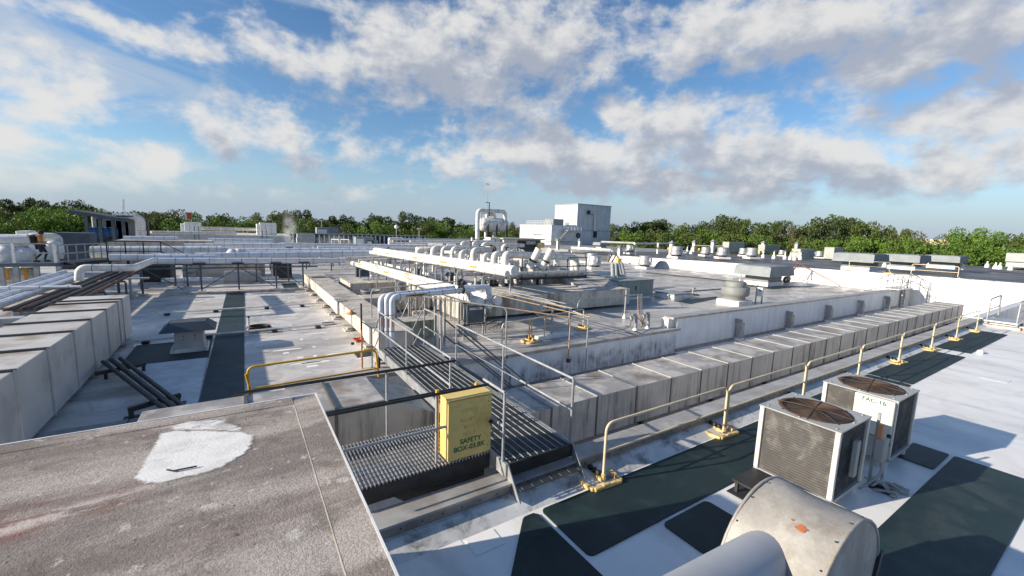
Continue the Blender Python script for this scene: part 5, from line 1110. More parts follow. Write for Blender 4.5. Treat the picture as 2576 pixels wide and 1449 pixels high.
def hood_vent(x0, x1, y0, y1, z, sc, label):
    """slant-sided intake hood over a square neck and white curb; sc scales the overhang"""
    h = thing('hood_vent', label, 'vent', ((x0 + x1) / 2, (y0 + y1) / 2, z), HV); o = .95 * sc
    MB().box(x0, x1, y0, y1, z, z + .38 * sc, 0, .015).build('curb', 'wall_white', h); MB().box(x0 + .05, x1 - .05, y0 + .05, y1 - .05, z + .38 * sc + .001, z + .95 * sc).build('neck', 'hood_grey', h)
    MB().box(x0 - .06, x1 + .06, y0 - .06, y1 + .06, z + .36 * sc + .03, z + .42 * sc + .03).build('flange', 'hood_grey', h)
    a, b, c, d = x0 - o, x1 + o, y0 - o * .55, y1 + o * .55
    hd_ = MB().hexa([(a, c, z + .96 * sc), (b, c, z + .96 * sc), (b, d, z + .96 * sc), (a, d, z + .96 * sc)], [(a + .22 * sc, c + .05, z + 1.72 * sc), (b - .22 * sc, c + .05, z + 1.72 * sc), (b - .22 * sc, d - .05, z + 1.72 * sc), (a + .22 * sc, d - .05, z + 1.72 * sc)]).build('hood', 'hood_grey', h)
    MB().box(a + .30 * sc, b - .30 * sc, c + .2, d - .2, z + 1.721 * sc, z + 1.78 * sc, 0, .02).build('lid', 'hood_grey', hd_)
    MB().box(a - .01, b + .01, c - .01, d + .01, z + .93 * sc, z + .959 * sc).build('drip_rim', 'unit_grey', hd_); return h
hood_vent(40.3, 42.9, 19.4, 21.6, ZR, 1.05, 'big grey hood vent on the centre roof near the orange derrick')
for i, (p, sc) in enumerate((((730, 735), 1.0), ((1230, 722), .95), ((1670, 712), .9))):
    q = at(P6(*p), 1.3); zz = upz(q.y); q = at(P6(*p), zz); hood_vent(q.x, q.x + 2.4, q.y - 1.2, q.y + 1.2, zz, sc, ('left', 'middle', 'right')[i] + ' of three grey hood vents on the upper roof')
# orange wheeled derrick leaning on the end wall
oc = thing('derrick', 'rust-orange wheeled lattice derrick leaning towards the end wall', 'derrick', (47, 20.5, ZR))
w1 = Vector((46.2, 20.6, ZR + .32)); w2 = Vector((47.4, 20.9, ZR + .32)); top = atX(P6(120, 650), 47.5); foot = at(P6(575, 900), ZR + .05); bm = atX(P6(60, 625), 47.3)
for q in (w1, w2): wh_ = MB().lathe(q, [(.14, -.05), (.32, -.06), (.34, 0), (.32, .06), (.14, .05)], 18, 0, (.2, 1, 0)).build('wheel', 'rubber', oc); MB().lathe(q, [(0, -.03), (.14, -.04), (.14, .04), (0, .03)], 12, 0, (.2, 1, 0)).build('hub', 'label_white', wh_)
MB().tube([bm, top, foot], .04, 6).build('boom', 'orange_paint', oc)
for q in (w1, w2):
    for dx in (-.06, .10): MB().tube([q + Vector((dx, 0, 0)), top + Vector((dx, 0, -.05))], .03, 6).build('leg', 'orange_paint', oc)
for t in (.12, .22, .33):
    e = top.lerp(foot, t); MB().tube([e, w2.lerp(Vector((foot.x, foot.y, .3)), t * .9) + Vector((0, 0, -.1))], .022, 6).build('strut', 'orange_paint', oc); MB().tube([top.lerp(foot, t - .08), w2.lerp(Vector((foot.x, foot.y, .3)), t) + Vector((0, 0, -.1))], .018, 6).build('strut', 'orange_paint', oc)
MB().tube([w1, w2], .03, 6).build('axle', 'orange_paint', oc)
# ladder cage over the parapet end
lc = thing('ladder', 'caged steel ladder and step-over at the end of the tall parapet', 'ladder', (46.4, 11.6, -1.45))
for X in (46.1, 46.75): MB().box(X - .04, X + .04, 11.52, 11.60, -1.44, 1.3).build('stile', 'steel_galv', lc)
for i in range(9): MB().box(46.13, 46.72, 11.54, 11.58, -1.2 + i * .28, -1.16 + i * .28).build('rung', 'steel_galv', lc)
MB().box(45.0, 48.9, 11.5, 12.7, .44, .5).build('platform', 'grate_light', lc)
for (X, Y) in ((45.0, 11.5), (45.0, 12.7), (46.9, 11.5), (48.9, 11.5), (48.9, 12.7), (47.8, 12.7), (46.4, 12.7)): MB().tube([(X, Y, .5), (X, Y, 1.55)], .035, 6).build('post', 'steel_galv', lc)
for h_ in (1.05, 1.55):
    MB().tube([(45.0, 12.7, h_), (48.9, 12.7, h_), (48.9, 11.5, h_), (46.9, 11.5, h_)], .03, 6).build('rail', 'steel_galv', lc)
    MB().tube([(45.0, 12.7, h_), (45.0, 11.5, h_)], .03, 6).build('rail', 'steel_galv', lc)
MB().tube([(42.3, 13.0, ZR), (42.3, 13.0, 1.0), (45.0, 12.7, 1.3)], .03, 6).build('rail', 'steel_galv', lc); MB().tube([(42.3, 13.0, .3), (45.0, 12.7, .55)], .03, 6).build('rail', 'steel_galv', lc)
MB().tube([(48.9, 11.5, 1.5), (49.3, 10.7, 1.0), (49.3, 10.7, -.8)], .035, 6).build('rail', 'steel_galv', lc); MB().tube([(48.9, 11.5, .9), (49.3, 10.7, .4)], .03, 6).build('rail', 'steel_galv', lc)
MB().box(47.3, 48.6, 11.7, 11.97, -1.4, .43).build('back_plate', 'unit_grey', lc)
ap = thing('access_platform', 'grey step platform with handrails over the curb at far right', 'platform', (34.4, 4.2, 0))
MB().box(33.5, 35.2, 3.75, 4.95, .24, .32).build('deck', 'grate_light', ap); MB().box(33.2, 33.69, 3.6, 5.0, .003, .12, 0, .01).build('timber', 'concrete_top', ap)
for (X, Y) in ((33.6, 3.8), (33.6, 4.85), (35.1, 3.8), (35.1, 4.85)): MB().box(X - .05, X + .05, Y - .05, Y + .05, .0, .239).build('leg', 'steel_galv', ap)
for Y in (3.8, 4.85):
    MB().tube(fillet([(33.6, Y, .32), (33.7, Y, 1.42), (36.2, Y, 1.5), (36.4, Y, .3), (35.2, Y, .3)], .15, 4), .04, 8).build('handrail', 'steel_galv', ap); MB().tube([(33.65, Y, .85), (36.3, Y, .9)], .03, 6).build('mid_rail', 'steel_galv', ap)
tag(MB().box(33.0, 33.45, 2.9, 3.5, .004, .2, 0, .03).build('yellow_block', 'rail_yellow'), 'small yellow base at the right end of the access platform', 'base')

# ------------------------------------------------------------------ fans, stacks and units of the upper roof
FG = 'aluminium upblast fans'
def upblast(name_label, c, z, d, rz=0):
    f = thing('upblast_fan', name_label, 'fan', (0, 0, 0), FG)
    s_ = d / 1.6
    MB().box(-.85 * s_, .85 * s_, -.85 * s_, .85 * s_, 0, .28 * s_, 0, .02).build('curb', 'wall_white', f)
    MB().lathe((0, 0, .28 * s_), [(.55 * s_, 0), (.62 * s_, .22 * s_)], 20).build('throat', 'steel_dark', f)
    MB().lathe((0, 0, .5 * s_), [(.86 * s_, 0), (.88 * s_, .06 * s_), (.76 * s_, .5 * s_), (.74 * s_, .52 * s_)], 26).build('skirt', 'fan_alu', f)
    MB().lathe((0, 0, 1.02 * s_), [(.73 * s_, 0), (.73 * s_, .58 * s_), (.70 * s_, .6 * s_), (.66 * s_, .55 * s_), (0, .5 * s_)], 26).build('drum', 'fan_alu', f)
    MB().box(.70 * s_, .95 * s_, -.15 * s_, .15 * s_, .9 * s_, 1.4 * s_, 0, .02).build('motor_box', 'steel_galv', f)
    for a in (.5, 2.1, 3.7, 5.2): MB().bar((.6 * s_ * math.cos(a), .6 * s_ * math.sin(a), .27 * s_), (.8 * s_ * math.cos(a), .8 * s_ * math.sin(a), .6 * s_), .07 * s_).build('bracket', 'steel_galv', f)
    f.location = (c[0], c[1], z); f.rotation_euler = (0, 0, rz); return f
f0 = None
for i, (u, zz, d, lb) in enumerate(((P5(1035, 765), 1.0, 1.75, 'large aluminium fan with side motor nearest on the upper roof'), (P5(1365, 742), .95, 1.6, 'second aluminium fan on the upper roof, left of the dark pipe'), (P5(1555, 770), .95, 1.75, 'third aluminium fan on the upper roof edge row'), (P5(1885, 770), .95, 1.75, 'fourth aluminium fan at right end of the edge row'), (P5(1790, 742), .95, 1.5, 'fan partly hidden between the third and fourth edge fans'), (P5(680, 880), ZR, 1.65, 'aluminium fan on braced curb at centre roof by lower wall'), (P5(115, 885), ZR, 1.6, 'front aluminium fan standing near the sloped plenum'), (P5(85, 840), ZR, 1.6, 'rear aluminium fan half hidden near the sloped plenum'), (P5(515, 715), .6, 1.6, 'aluminium fan behind the yellow-topped guardrail'), (P5(2225, 740), .9, 1.2, 'small aluminium fan among the far right pipe stubs'), (P6(345, 600), 1.1, 1.3, 'small aluminium fan beside the pale cabinet on upper roof'))):
    q = at(u, zz)
    if q.x > 50: zz = upz(q.y); q = at(u, zz)
    if f0 is None: f0 = upblast(lb, (q.x, q.y), zz, 1.6)
    if i == 0: f0.scale = (d / 1.6,) * 3
    else: copy_tree(f0, (q.x, q.y, zz), DUP.uniform(0, 6), lb, sc=d / 1.6)
SG = 'square exhaust stacks with pyramid caps'
s0 = None
for i, (u, v, hpx, lb) in enumerate(((395, 780, 160, 'square metal stack by the yellow box on the centre roof'), (150 - 1000, 0, 0, ''), (978, 740, 180, 'square stack left of the nearest big upper-roof fan'), (1232, 690, 130, 'square stack next to the yellow unit behind the fans'), (1443, 700, 135, 'square stack between second and third upper-roof fans'), (2008, 700, 115, 'square stack right of the fan row'), (2385, 705, 115, 'square stack beside the pale perforated cabinet'))):
    if not lb: continue
    zz = .9 if i else ZR; q = at(P5(u, v), zz)
    if s0 is None:
        s0 = thing('exhaust_stack', lb, 'stack', (0, 0, 0), SG); MB().box(-.28, .28, -.28, .28, 0, 2.0).build('shaft', 'unit_cream', s0); MB().box(-.4, .4, -.4, .4, 0, .12).build('curb', 'wall_white', s0)
        MB().add([(-.48, -.48, 2.12), (.48, -.48, 2.12), (.48, .48, 2.12), (-.48, .48, 2.12), (0, 0, 2.6)], [(0, 1, 4), (1, 2, 4), (2, 3, 4), (3, 0, 4), (3, 2, 1, 0)]).build('cap', 'hood_grey', s0); MB().box(-.1, .1, -.1, .1, 2.0, 2.15).build('cap_post', 'steel_galv', s0)
        s0.location = (q.x, q.y, zz); s0.scale = (.95, .95, .95)
    else: copy_tree(s0, (q.x, q.y, zz), 0, lb, sc=1.0 + .12 * (i > 3))
for i, (u, v) in enumerate(((140, 745), (395 + 1010, 700 + 25))):
    q = at(P4(1175 if i == 0 else 1400, 745), .5); copy_tree(s0, (q.x, q.y, .5), 0, ('left' if i == 0 else 'right') + ' of two square stacks standing before the white cube building', sc=.95)
YG = 'bright yellow boxes among the fans'
for i, (u, v, zz, s_) in enumerate(((388, 800, ZR, .55), (955, 655, 1.0, .4), (1250, 670, 1.0, .5), (1420, 680, .95, .35), (1975, 705, .95, .55), (2408, 722, .95, .6), (1300, 665, 1.0, .4))):
    q = at(P5(u, v), zz + .3); y_ = thing('yellow_box', ordn[i] + ' bright yellow motor box counted from the left among the fans', 'box', (q.x, q.y, zz), YG)
    MB().box(q.x - s_ * .7, q.x + s_ * .7, q.y - s_ * .5, q.y + s_ * .5, zz + .1, zz + .1 + s_ * 1.2, 0, .03).build('cover', 'paint_yellow', y_); MB().box(q.x - s_ * .5, q.x + s_ * .5, q.y - s_ * .4, q.y + s_ * .4, zz - .05, zz + .099).build('base', 'steel_dark', y_)
PC = 'pale perforated cabinets on the upper roof'
for i, (a, b) in enumerate((((1625, 625), (1800, 690)), ((2030, 640), (2205, 700)), ((2430, 655), (2600, 760)), ((500 + 3000, 0), (0, 0)))):
    if i == 3: p, q = at(P6(498, 605), 1.15), at(P6(600, 605), 1.15); hh = 1.9; zz = upz(p.y)
    else: zz = .95; p = at(P5(a[0], b[1]), zz); q = at(P5(b[0], b[1]), zz); hh = (4.2 - zz) * (b[1] - a[1]) / max(b[1] - 640, 30) * .55; hh = min(max(hh, 1.3), 2.2)
    c_ = thing('perforated_cabinet', ('leftmost', 'second', 'third and largest', 'rightmost')[i] + ' pale green-grey perforated cabinet on the upper roof', 'cabinet', (p.x, p.y, zz), PC)
    L = (q - p).length; ex = (q - p).normalized(); ey_ = Vector((-ex.y, ex.x, 0))
    MB().obox(p + ex * L / 2 + ey_ * .8 + Vector((0, 0, hh / 2 + .1)), ex, ey_, (0, 0, 1), L / 2, .8, hh / 2, 0, .03).build('casing', 'cab_pale', c_)
    for k in range(8): r0 = p + ex * (L * (.12 + .1 * k)) + Vector((0, 0, .35 + hh * .55 * ((k * 37) % 10) / 10)) - ey_ * .012; MB().obox(r0, ex, ey_, (0, 0, 1), .05, .01, .05).build('vent_hole', 'rubber', c_)
    MB().obox(p + ex * L / 2 + ey_ * .8 + Vector((0, 0, .05)), ex, ey_, (0, 0, 1), L / 2 - .1, .7, .05).build('plinth', 'wall_white', c_)
WB = 'white pipe boots on the upper roof'
k = 0
for (u, v) in ((1160, 700), (1205, 715), (2135, 770), (2260, 775), (2320, 780), (2370, 785), (2435, 780), (2015, 760)):
    q = at(P5(u, v), .95); b_ = thing('pipe_boot', ordn[k] + ' white bottle-shaped pipe boot from the left on the upper roof', 'pipe', (q.x, q.y, .95), WB); MB().lathe((q.x, q.y, .93), [(.3, 0), (.26, .5), (.1, .75), (.1, 1.2), (0, 1.2)], 12).build('boot', 'wall_white', b_); MB().tube([(q.x, q.y, 2.0), (q.x, q.y, 2.3), (q.x + .8, q.y, 2.3)], .06, 6).build('pipe_end', 'steel_galv', b_); k += 1
for k2, (u, v) in enumerate(((1055, 695), (1535, 700), (1895, 720), (2170, 698), (2260, 715), (2310, 718), (2425, 728), (1430, 690))):
    q = at(P6(u, v), 1.3); zz = upz(q.y); q = at(P6(u, v), zz); tag(MB().lathe((q.x, q.y, zz - .02), [(.26, 0), (.22, .35), (.08, .6), (.08, .85), (0, .85)], 12).build('pipe_boot', 'wall_white'), ordn[k2] + ' small white cone boot near the far hood vents', 'pipe', 'white cone boots near the hood vents')
cu = thing('condenser_bank', 'bank of low grey condensers on rails at the far right edge', 'condenser', (90, 12, 1.3)); q = at(P6(2300, 690), 1.35); zz = upz(q.y)
for i in range(3): MB().box(q.x + i * 3.2, q.x + i * 3.2 + 3.0, q.y - 9, q.y - .5, zz + .75, zz + 2.0, 0, .04).build('unit', 'unit_grey', cu); MB().box(q.x + i * 3.2 + .6, q.x + i * 3.2 + 2.4, q.y - 8, q.y - 3.5, zz + 2.001, zz + 2.6, 0, .04).build('fan_deck', 'wall_white', cu)
for i in range(6): MB().box(q.x + .3 + i * 1.7, q.x + .5 + i * 1.7, q.y - 8.8, q.y - .6, zz, zz + .749).build('rail', 'steel_galv', cu)
# pipes, gangways and supports between plenum and upper roof
for i, (a, b, z, r_, lb) in enumerate(((V3(0, 640), V3(800, 690), 1.6, .16, 'twin white pipe row behind the aluminium fans, upper'), (V3(0, 665), V3(830, 710), 1.2, .16, 'twin white pipe row behind the aluminium fans, lower'), (V3(600, 530), V3(1280, 555), 2.7, .2, 'white overhead pipe left of the tall support column'), (V3(1280, 565), V3(2000, 560), 2.7, .16, 'grey overhead pipe crossing the tall support column'), (V3(0, 730), V3(830, 735), 1.0, .12, 'grey pipe above the lower wall by the metal steps'), (V3(610, 960), V3(1130, 975), .35, .15, 'white low pipe beside the yellow motor box'), (V3(180, 930), V3(420, 960), .4, .17, 'white low pipe just left of the front fan'), (P5(1240, 620), P5(1570, 630), 2.3, .13, 'thin white pipe above the second and third fans'), (P5(1020, 700), P5(1150, 705), 1.6, .1, 'thin pipe behind the nearest big fan'), (V3(500, 1165), V3(980, 1165), .2, .13, 'pale pipe lying behind the air handler'))):
    pipe('insulated_pipe', [at(a, z), at(b, z)], r_, lb, band=1.6)
tag(MB().tube([at(V3(1745, 770), .9), at(V3(1745, 770), .9) + Vector((0, 0, 2.0))], .2, 12).build('support_column', 'pipe_white'), 'tall white support column behind the fans', 'column')
for i, (a, b) in enumerate(((840, 990), (910, 985), (1000, 975), (1060, 975))):
    p = at(V3(a, 1240 if i < 2 else 1230), 1.0); q = atY(V3(a - 10 - (45 if i > 1 else 0), b), p.y + 1.6); tag(MB().tube([p, q], .14 if i < 2 else .19, 12).build('flexible_duct', 'unit_grey'), ordn[i] + ' slanted grey tube rising from the air handler, from left', 'duct', 'slanted grey tubes on the air handler')
ms = thing('metal_steps', 'steep metal steps with handrails over the lower wall', 'stair', tuple(at(V3(760, 940), ZR)[:2]) + (ZR,))
sA, sB = at(V3(740, 945), ZR), at(V3(820, 945), ZR); tA = atX(V3(830, 770), sA.x + 1.8); tB = atX(V3(920, 770), sB.x + 1.8)
for a, b in ((sA, tA), (sB, tB)):
    MB().bar(a, b, .12, .2).build('stringer', 'steel_dark', ms)
    MB().tube([a + Vector((0, 0, 1.1)), b + Vector((0, 0, 1.1)), b + Vector((2.0, 0, 1.1))], .04, 6).build('handrail', 'steel_galv', ms); MB().tube([b, b + Vector((0, 0, 1.1))], .04, 6).build('post', 'steel_galv', ms); MB().tube([a, a + Vector((0, 0, 1.1))], .04, 6).build('post', 'steel_galv', ms)
for i in range(6): t = (i + .7) / 6.5; MB().bar(sA.lerp(tA, t), sB.lerp(tB, t), .25, .04).build('tread', 'grate_light', ms)
for i, (a, b, z, lb) in enumerate(((V3(570, 615), V3(920, 600), 2.0, 'slate hood vent with pale left side behind the fans'), )):
    p, q = at(a, 1.2), at(b, 1.2); hood_vent(p.x + .8, p.x + 2.6, p.y + .3, p.y + 2.0, .6, .85, lb)
guard(*[at(V3(1030, 830), .4).x, at(V3(1300, 825), .4).x], at(V3(1030, 830), .4).y, at(V3(1300, 825), .4).y, .4, 1.35, 'guardrail with yellow mid rail in front of a fan', 'guardrails behind the parapet')
sd_ = thing('curved_shroud', 'curved grey shroud panel lying right of the braced fan', 'panel', tuple(at(P5(860, 880), ZR)[:2]) + (ZR,)); p = at(P5(780, 882), ZR); q = at(P5(960, 885), ZR)
m = MB(); L = (q - p); pts = []
for kx in range(9):
    t = kx / 8; hgt = .95 * (1 - abs(2 * t - 1) ** 2.6) + .12; c_ = p + L * t; pts.append((c_, hgt))
vs = [tuple(c_ + Vector((0, .05 * math.sin(i), 0))) for i, (c_, h_) in enumerate(pts)] + [tuple(c_ + Vector((.35, .2, h_))) for c_, h_ in pts] + [tuple(c_ + Vector((.05, .06, 0))) for c_, h_ in pts] + [tuple(c_ + Vector((.41, .25, h_))) for c_, h_ in pts]
m.add(vs, [(i, i + 1, 9 + i + 1, 9 + i) for i in range(8)] + [(18 + i + 1, 18 + i, 27 + i, 27 + i + 1) for i in range(8)] + [(9 + i, 10 + i, 28 + i, 27 + i) for i in range(8)], 0, True); m.build('panel', 'unit_grey', sd_)
tag(MB().bar(at(P5(700, 925), ZR + .06), at(P5(1840, 1040), ZR + .06), .12, .1).build('roof_conduit', 'rubber'), 'long dark conduit lying across the centre roof', 'conduit')
tag(MB().bar(at(P5(770, 1165), ZR + .006), at(P5(1640, 1105), ZR + .006), .5, .008).build('walkway_mat', 'mat_worn'), 'narrow dark mat strip behind skylight and mushroom fan', 'mat', MATG)
tag(MB().prism([tuple(at(P5(*p), ZR)[:2]) for p in ((1630, 1050), (2200, 1075), (2440, 1085), (2120, 1115), (1700, 1065))], ZR + .004, ZR + .012).build('walkway_mat', 'mat_worn'), 'dark mat around the big centre-roof hood vent', 'mat', MATG)
tag(MB().prism([(24.2, 16.2), (28.4, 16.9), (29.3, 17.6), (24.2, 17.5)], ZR + .004, ZR + .010).build('walkway_mat', 'mat_worn'), 'dark wet patch of mat in front of the skylight', 'mat', MATG)

# ------------------------------------------------------------------ work platform under the header, cooler, tank
wp = thing('work_platform', 'dark grating work platform with railings behind the plenum front', 'platform', (17, 21, ZR))
MB().box(14.0, 19.3, 20.7, 22.4, 1.28, 1.42).build('deck', 'steel_dark', wp)
for X in (14.1, 15.9, 17.6, 19.2):
    MB().box(X - .035, X + .035, 20.7, 20.77, 1.0, 2.62).build('post', 'steel_blue', wp)
for h_ in (2.05, 2.6): MB().box(14.1, 19.2, 20.70, 20.76, h_ - .03, h_ + .03).build('rail', 'steel_blue', wp); MB().box(19.17, 19.23, 20.78, 22.4, h_ - .03, h_ + .03).build('rail', 'steel_blue', wp)
for X in (14.3, 16.4, 18.6): MB().box(X - .06, X + .06, 22.2, 22.32, ZR, 1.279).build('leg', 'steel_dark', wp)
RG = 'short insulated risers below the platform'
for i in range(12):
    X = 13.9 + i * .44 + (.12 if i % 3 == 0 else 0); r_ = (.17, .1, .13)[i % 3]
    pipe('insulated_riser', [(X, 22.9 + .3 * (i % 2), .5), (X, 22.9 + .3 * (i % 2), 2.3)], r_, ordn[i] + ' short white riser from left under the work platform', 'pipe', RG, band=.6)
for i in range(3): pipe('insulated_pipe', [(12.2, 20.4 + i * .5, 1.75 - .16 * i), (18.8, 20.4 + i * .5, 1.75 - .16 * i)], .085, ('upper', 'middle', 'lower')[i] + ' slim pipe crossing behind the platform railing', band=.8)
for i, (px, py, zt) in enumerate(((18.9, 21.7, 2.4), (18.3, 22.6, 2.3))): pipe('insulated_pipe', [(px, py, .9), (px, py, zt)], .19, ('front' if i == 0 else 'rear') + ' thick white drop pipe at the right end of the platform', band=.6)
cl_ = thing('cooler_unit', 'concrete-coloured cooler box with dark open side and flat lid', 'air handler', (21.3, 33.5, ZR))
MB().box(19.7, 23.8, 32.0, 35.0, 1.8, 3.42, 0, .02).build('casing', 'unit_cream', cl_); MB().box(19.5, 24.1, 31.8, 35.2, 3.421, 3.52, 0, .01).build('lid', 'unit_grey', cl_); MB().box(21.15, 23.6, 31.93, 31.995, 2.3, 3.35).build('open_bay', 'steel_dark', cl_)
for X in (19.9, 20.45): MB().box(X, X + .5, 31.97, 31.998, 2.3, 3.3, 0, .006).build('door', 'unit_cream', cl_)
for a in (18.55, 19.1): MB().box(a, a + .5, 32.4, 33.4, 2.4, 3.55, 0, .02).build('panel_box', 'unit_cream', cl_)
MB().lathe((23.4, 31.7, 2.95), [(0, -.25), (.22, -.25), (.26, .1), (.26, .4), (0, .4)], 14, 0, (1, 0, 0)).build('motor', 'rail_base', cl_); MB().box(22.0, 23.0, 31.75, 31.92, 3.0, 3.3).build('duct_spout', 'unit_grey', cl_)
for X in (19.8, 21.8, 23.6): MB().box(X - .08, X + .08, 32.2, 32.36, ZR, 1.799).build('leg', 'steel_dark', cl_)
tk = thing('storage_tank', 'white horizontal banded tank raised on a dark steel frame', 'tank', (22, 38, ZR))
prof = [(.0, -1.72), (.3, -1.70), (.52, -1.58), (.66, -1.38), (.70, -1.2), (.70, 1.2), (.66, 1.38), (.5, 1.58), (.3, 1.70), (0, 1.72)]
MB().lathe((22.1, 38, 4.72), prof, 28, 0, (1, 0, 0)).build('shell', 'pipe_white', tk); tsh = tk.children[-1]
for i in range(7): MB().lathe((22.1, 38, 4.72), [(.702, -1.2 + i * .4), (.712, -1.197 + i * .4), (.712, -1.178 + i * .4), (.702, -1.175 + i * .4)], 28, 0, (1, 0, 0)).build('band', 'pipe_band', tsh)
MB().tube(fillet([(21.3, 38, 5.35), (21.3, 38, 5.75), (22.2, 38, 5.75), (22.2, 38, 5.35)], .15), .17, 12).build('top_nozzle', 'pipe_white', tk)
for X in (21.2, 22.2): MB().tube([(X, 38, 3.3), (X, 38, 4.05)], .16, 12).build('bottom_nozzle', 'pipe_white', tk)
for X in (20.9, 22.7): MB().lathe((X, 37.33, 4.72), [(0, -.08), (.12, -.08), (.12, .05)], 10, 0, (0, 1, 0)).build('side_nozzle', 'pipe_white', tk)
MB().box(20.6, 24.2, 37.2, 38.9, 3.32, 3.44).build('frame', 'steel_dark', tk)
for X in (21.05, 22.1, 23.3): MB().box(X - .06, X + .06, 37.24, 37.36, 3.441, 4.75).build('saddle_post', 'steel_dark', tk)
for X in (20.7, 24.1):
    for Y in (37.25, 38.8): MB().box(X - .07, X + .07, Y - .07, Y + .07, ZR, 3.319).build('leg', 'steel_galv', tk)
MB().bar((20.7, 37.2, 3.2), (19.6, 37.2, 2.2), .08).build('brace', 'steel_dark', tk)
pipe('insulated_pipe', [(19.92, 37.4, ZR), (19.92, 37.4, 6.08), (23.2, 37.6, 6.12), (23.2, 37.6, 5.2)], .21, 'tall white gooseneck pipe arching over the banded tank', bend=.4)
pipe('insulated_pipe', [(20.5, 37.0, .4), (20.5, 37.0, 3.25), (21.6, 37.0, 3.25)], .2, 'white elbow pipe standing under the tank frame', bend=.4); pipe('insulated_pipe', [(19.35, 37.4, ZR), (19.35, 37.4, 3.4)], .12, 'slim white pipe left of the tank gooseneck')
an = thing('antenna_mast', 'thin dark mast with T top rising above the tank', 'mast', (20.9, 37.6, 5.5)); MB().tube([(20.9, 37.3, 5.4), (20.9, 37.3, 8.68)], .028, 6).build('pole', 'steel_galv', an); MB().box(20.72, 21.06, 37.27, 37.33, 8.66, 8.71).build('crossbar', 'steel_dark', an)
MB().bar((20.7, 37.3, 6.9), (21.15, 37.3, 6.9), .06).build('bracket', 'steel_dark', an); MB().bar((21.13, 37.3, 6.9), (21.13, 37.3, 5.6), .07).build('arm', 'steel_dark', an); MB().bar((20.3, 37.3, 5.78), (21.5, 37.3, 5.85), .05).build('arm', 'steel_dark', an); MB().bar((20.32, 37.3, 5.78), (20.32, 37.3, 4.6), .05).build('arm', 'steel_galv', an)
# further clutter of insulated pipes left of the tank
clt = [(P3(1990, 570), P3(1330, 600), 1.9, .2, 'grey-white pipe with dark label left of the gooseneck'), (P3(1195, 560), P3(1440, 565), 1.7, .22, 'stub of white pipe with rounded end far behind the rack'), (P3(1980, 495), P3(1000, 490), 1.8, .22, 'long far white pipe in front of the tree line'), (P3(100, 565), P3(1180, 570), 1.6, .26, 'far white pipe left of the rounded stub'), (P3(1460, 560), P3(1640, 565), 1.9, .3, 'short fat white drum pipe left of the tank'), (P3(1690, 565), P3(1790, 567), 1.9, .28, 'second short fat drum pipe left of the tank'), (P4(380, 690), P4(500, 690), 2.2, .3, 'fat white drum pipe under the tank frame'), (P3(1640, 640), P3(1800, 650), 1.6, .2, 'white pipe just behind the slim rack pipe')]
for a, b, z, r_, lb in clt: pipe('insulated_pipe', [at(a, z), at(b, z)], r_, lb, band=1.4)
q = at(P3(1340, 600), 1.9); pipe('insulated_pipe', [(q.x, q.y, .2), (q.x, q.y, 1.9), at(P3(1560, 605), 1.9)], .24, 'big white elbow rising left of the valve cluster rows', bend=.45, band=.8)
for i in range(3): q = at(P3(1000 + i * 25, 490), 1.7); pipe('insulated_pipe', [(q.x, q.y, .2), (q.x, q.y, 1.9), (q.x + 2.0, q.y, 1.9)], .2, ordn[i] + ' of three far white bends left of the lamp pole', 'pipe', 'three far white bends', bend=.3)
FM = 'far white pipes in the middle distance'
for i, (a, b, y_, r_) in enumerate(((P3(150, 590), P3(1250, 598), 52, .2), (P3(560, 600), P3(1900, 612), 50, .17), (P3(900, 690), P3(1650, 668), 38, .15), (P3(1000, 540), P3(1950, 545), 62, .24), (P3(420, 720), P3(980, 700), 34, .12), (P3(640, 745), P3(1000, 725), 33, .1), (P3(1250, 515), P3(1960, 520), 70, .2))):
    pipe('insulated_pipe', [atY(a, y_), atY(b, y_)], r_, ordn[i] + ' of the thin far white pipes crossing between racks and tank', 'pipe', FM, band=1.5)
for i in range(10):
    X = 9.5 + i * 1.9; Y = 37 + (i * 7 % 5) * 2.4; v_ = thing('pipe_valve', ordn[i] + ' dark-handled valve from the left among the far white pipes', 'valve', (X, Y, ZR), 'far dark-handled valves')
    MB().tube(fillet([(X, Y, ZR), (X, Y, 1.5), (X + .9, Y, 1.5), (X + .9, Y, ZR)], .3, 4), .13, 10).build('loop', 'pipe_white', v_); MB().lathe((X + .45, Y, 1.6), [(.05, 0), (.05, .3), (.2, .32), (.2, .37), (0, .38)], 10).build('handwheel', 'steel_dark', v_)
# ------------------------------------------------------------------ lamps and poles
def lamp_pole(u, zb, ytop, label, globe=True):
    p = at(u, zb); top = vert_z(ytop, p); l = thing('lamp_pole', label, 'lamp', (p.x, p.y, zb)); MB().tube([(p.x, p.y, zb), (p.x, p.y, top)], .07, 8).build('pole', 'steel_galv', l)
    if globe: MB().lathe((p.x, p.y, top), [(.1, -.1), (.38, .1), (.42, .4), (.25, .65), (0, .7)], 16).build('globe', 'lamp_white', l)
    else: MB().box(p.x - .35, p.x + .35, p.y - .1, p.y + .1, top, top + .22).build('head', 'unit_cream', l)
def vert_z(u, p):
    d = sight(*u); t = (d.x * p.x + d.y * p.y) / (d.x ** 2 + d.y ** 2); return CAM_H + t * d.z
lamp_pole(P3(1090, 550), .6, P3(1085, 360), 'lamp pole with white globe before the trees'); lamp_pole(P3(1360, 570), .6, P3(1358, 370), 'grey pole with flat lamp head behind the rack', False)
for i, (u, v, t) in enumerate(((205, 430, 275), (1682, 440, 285))): lamp_pole(P3(u, v), 2.0, P3(u, t), ('left' if i == 0 else 'right') + ' thin utility pole rising among the far trees', False)
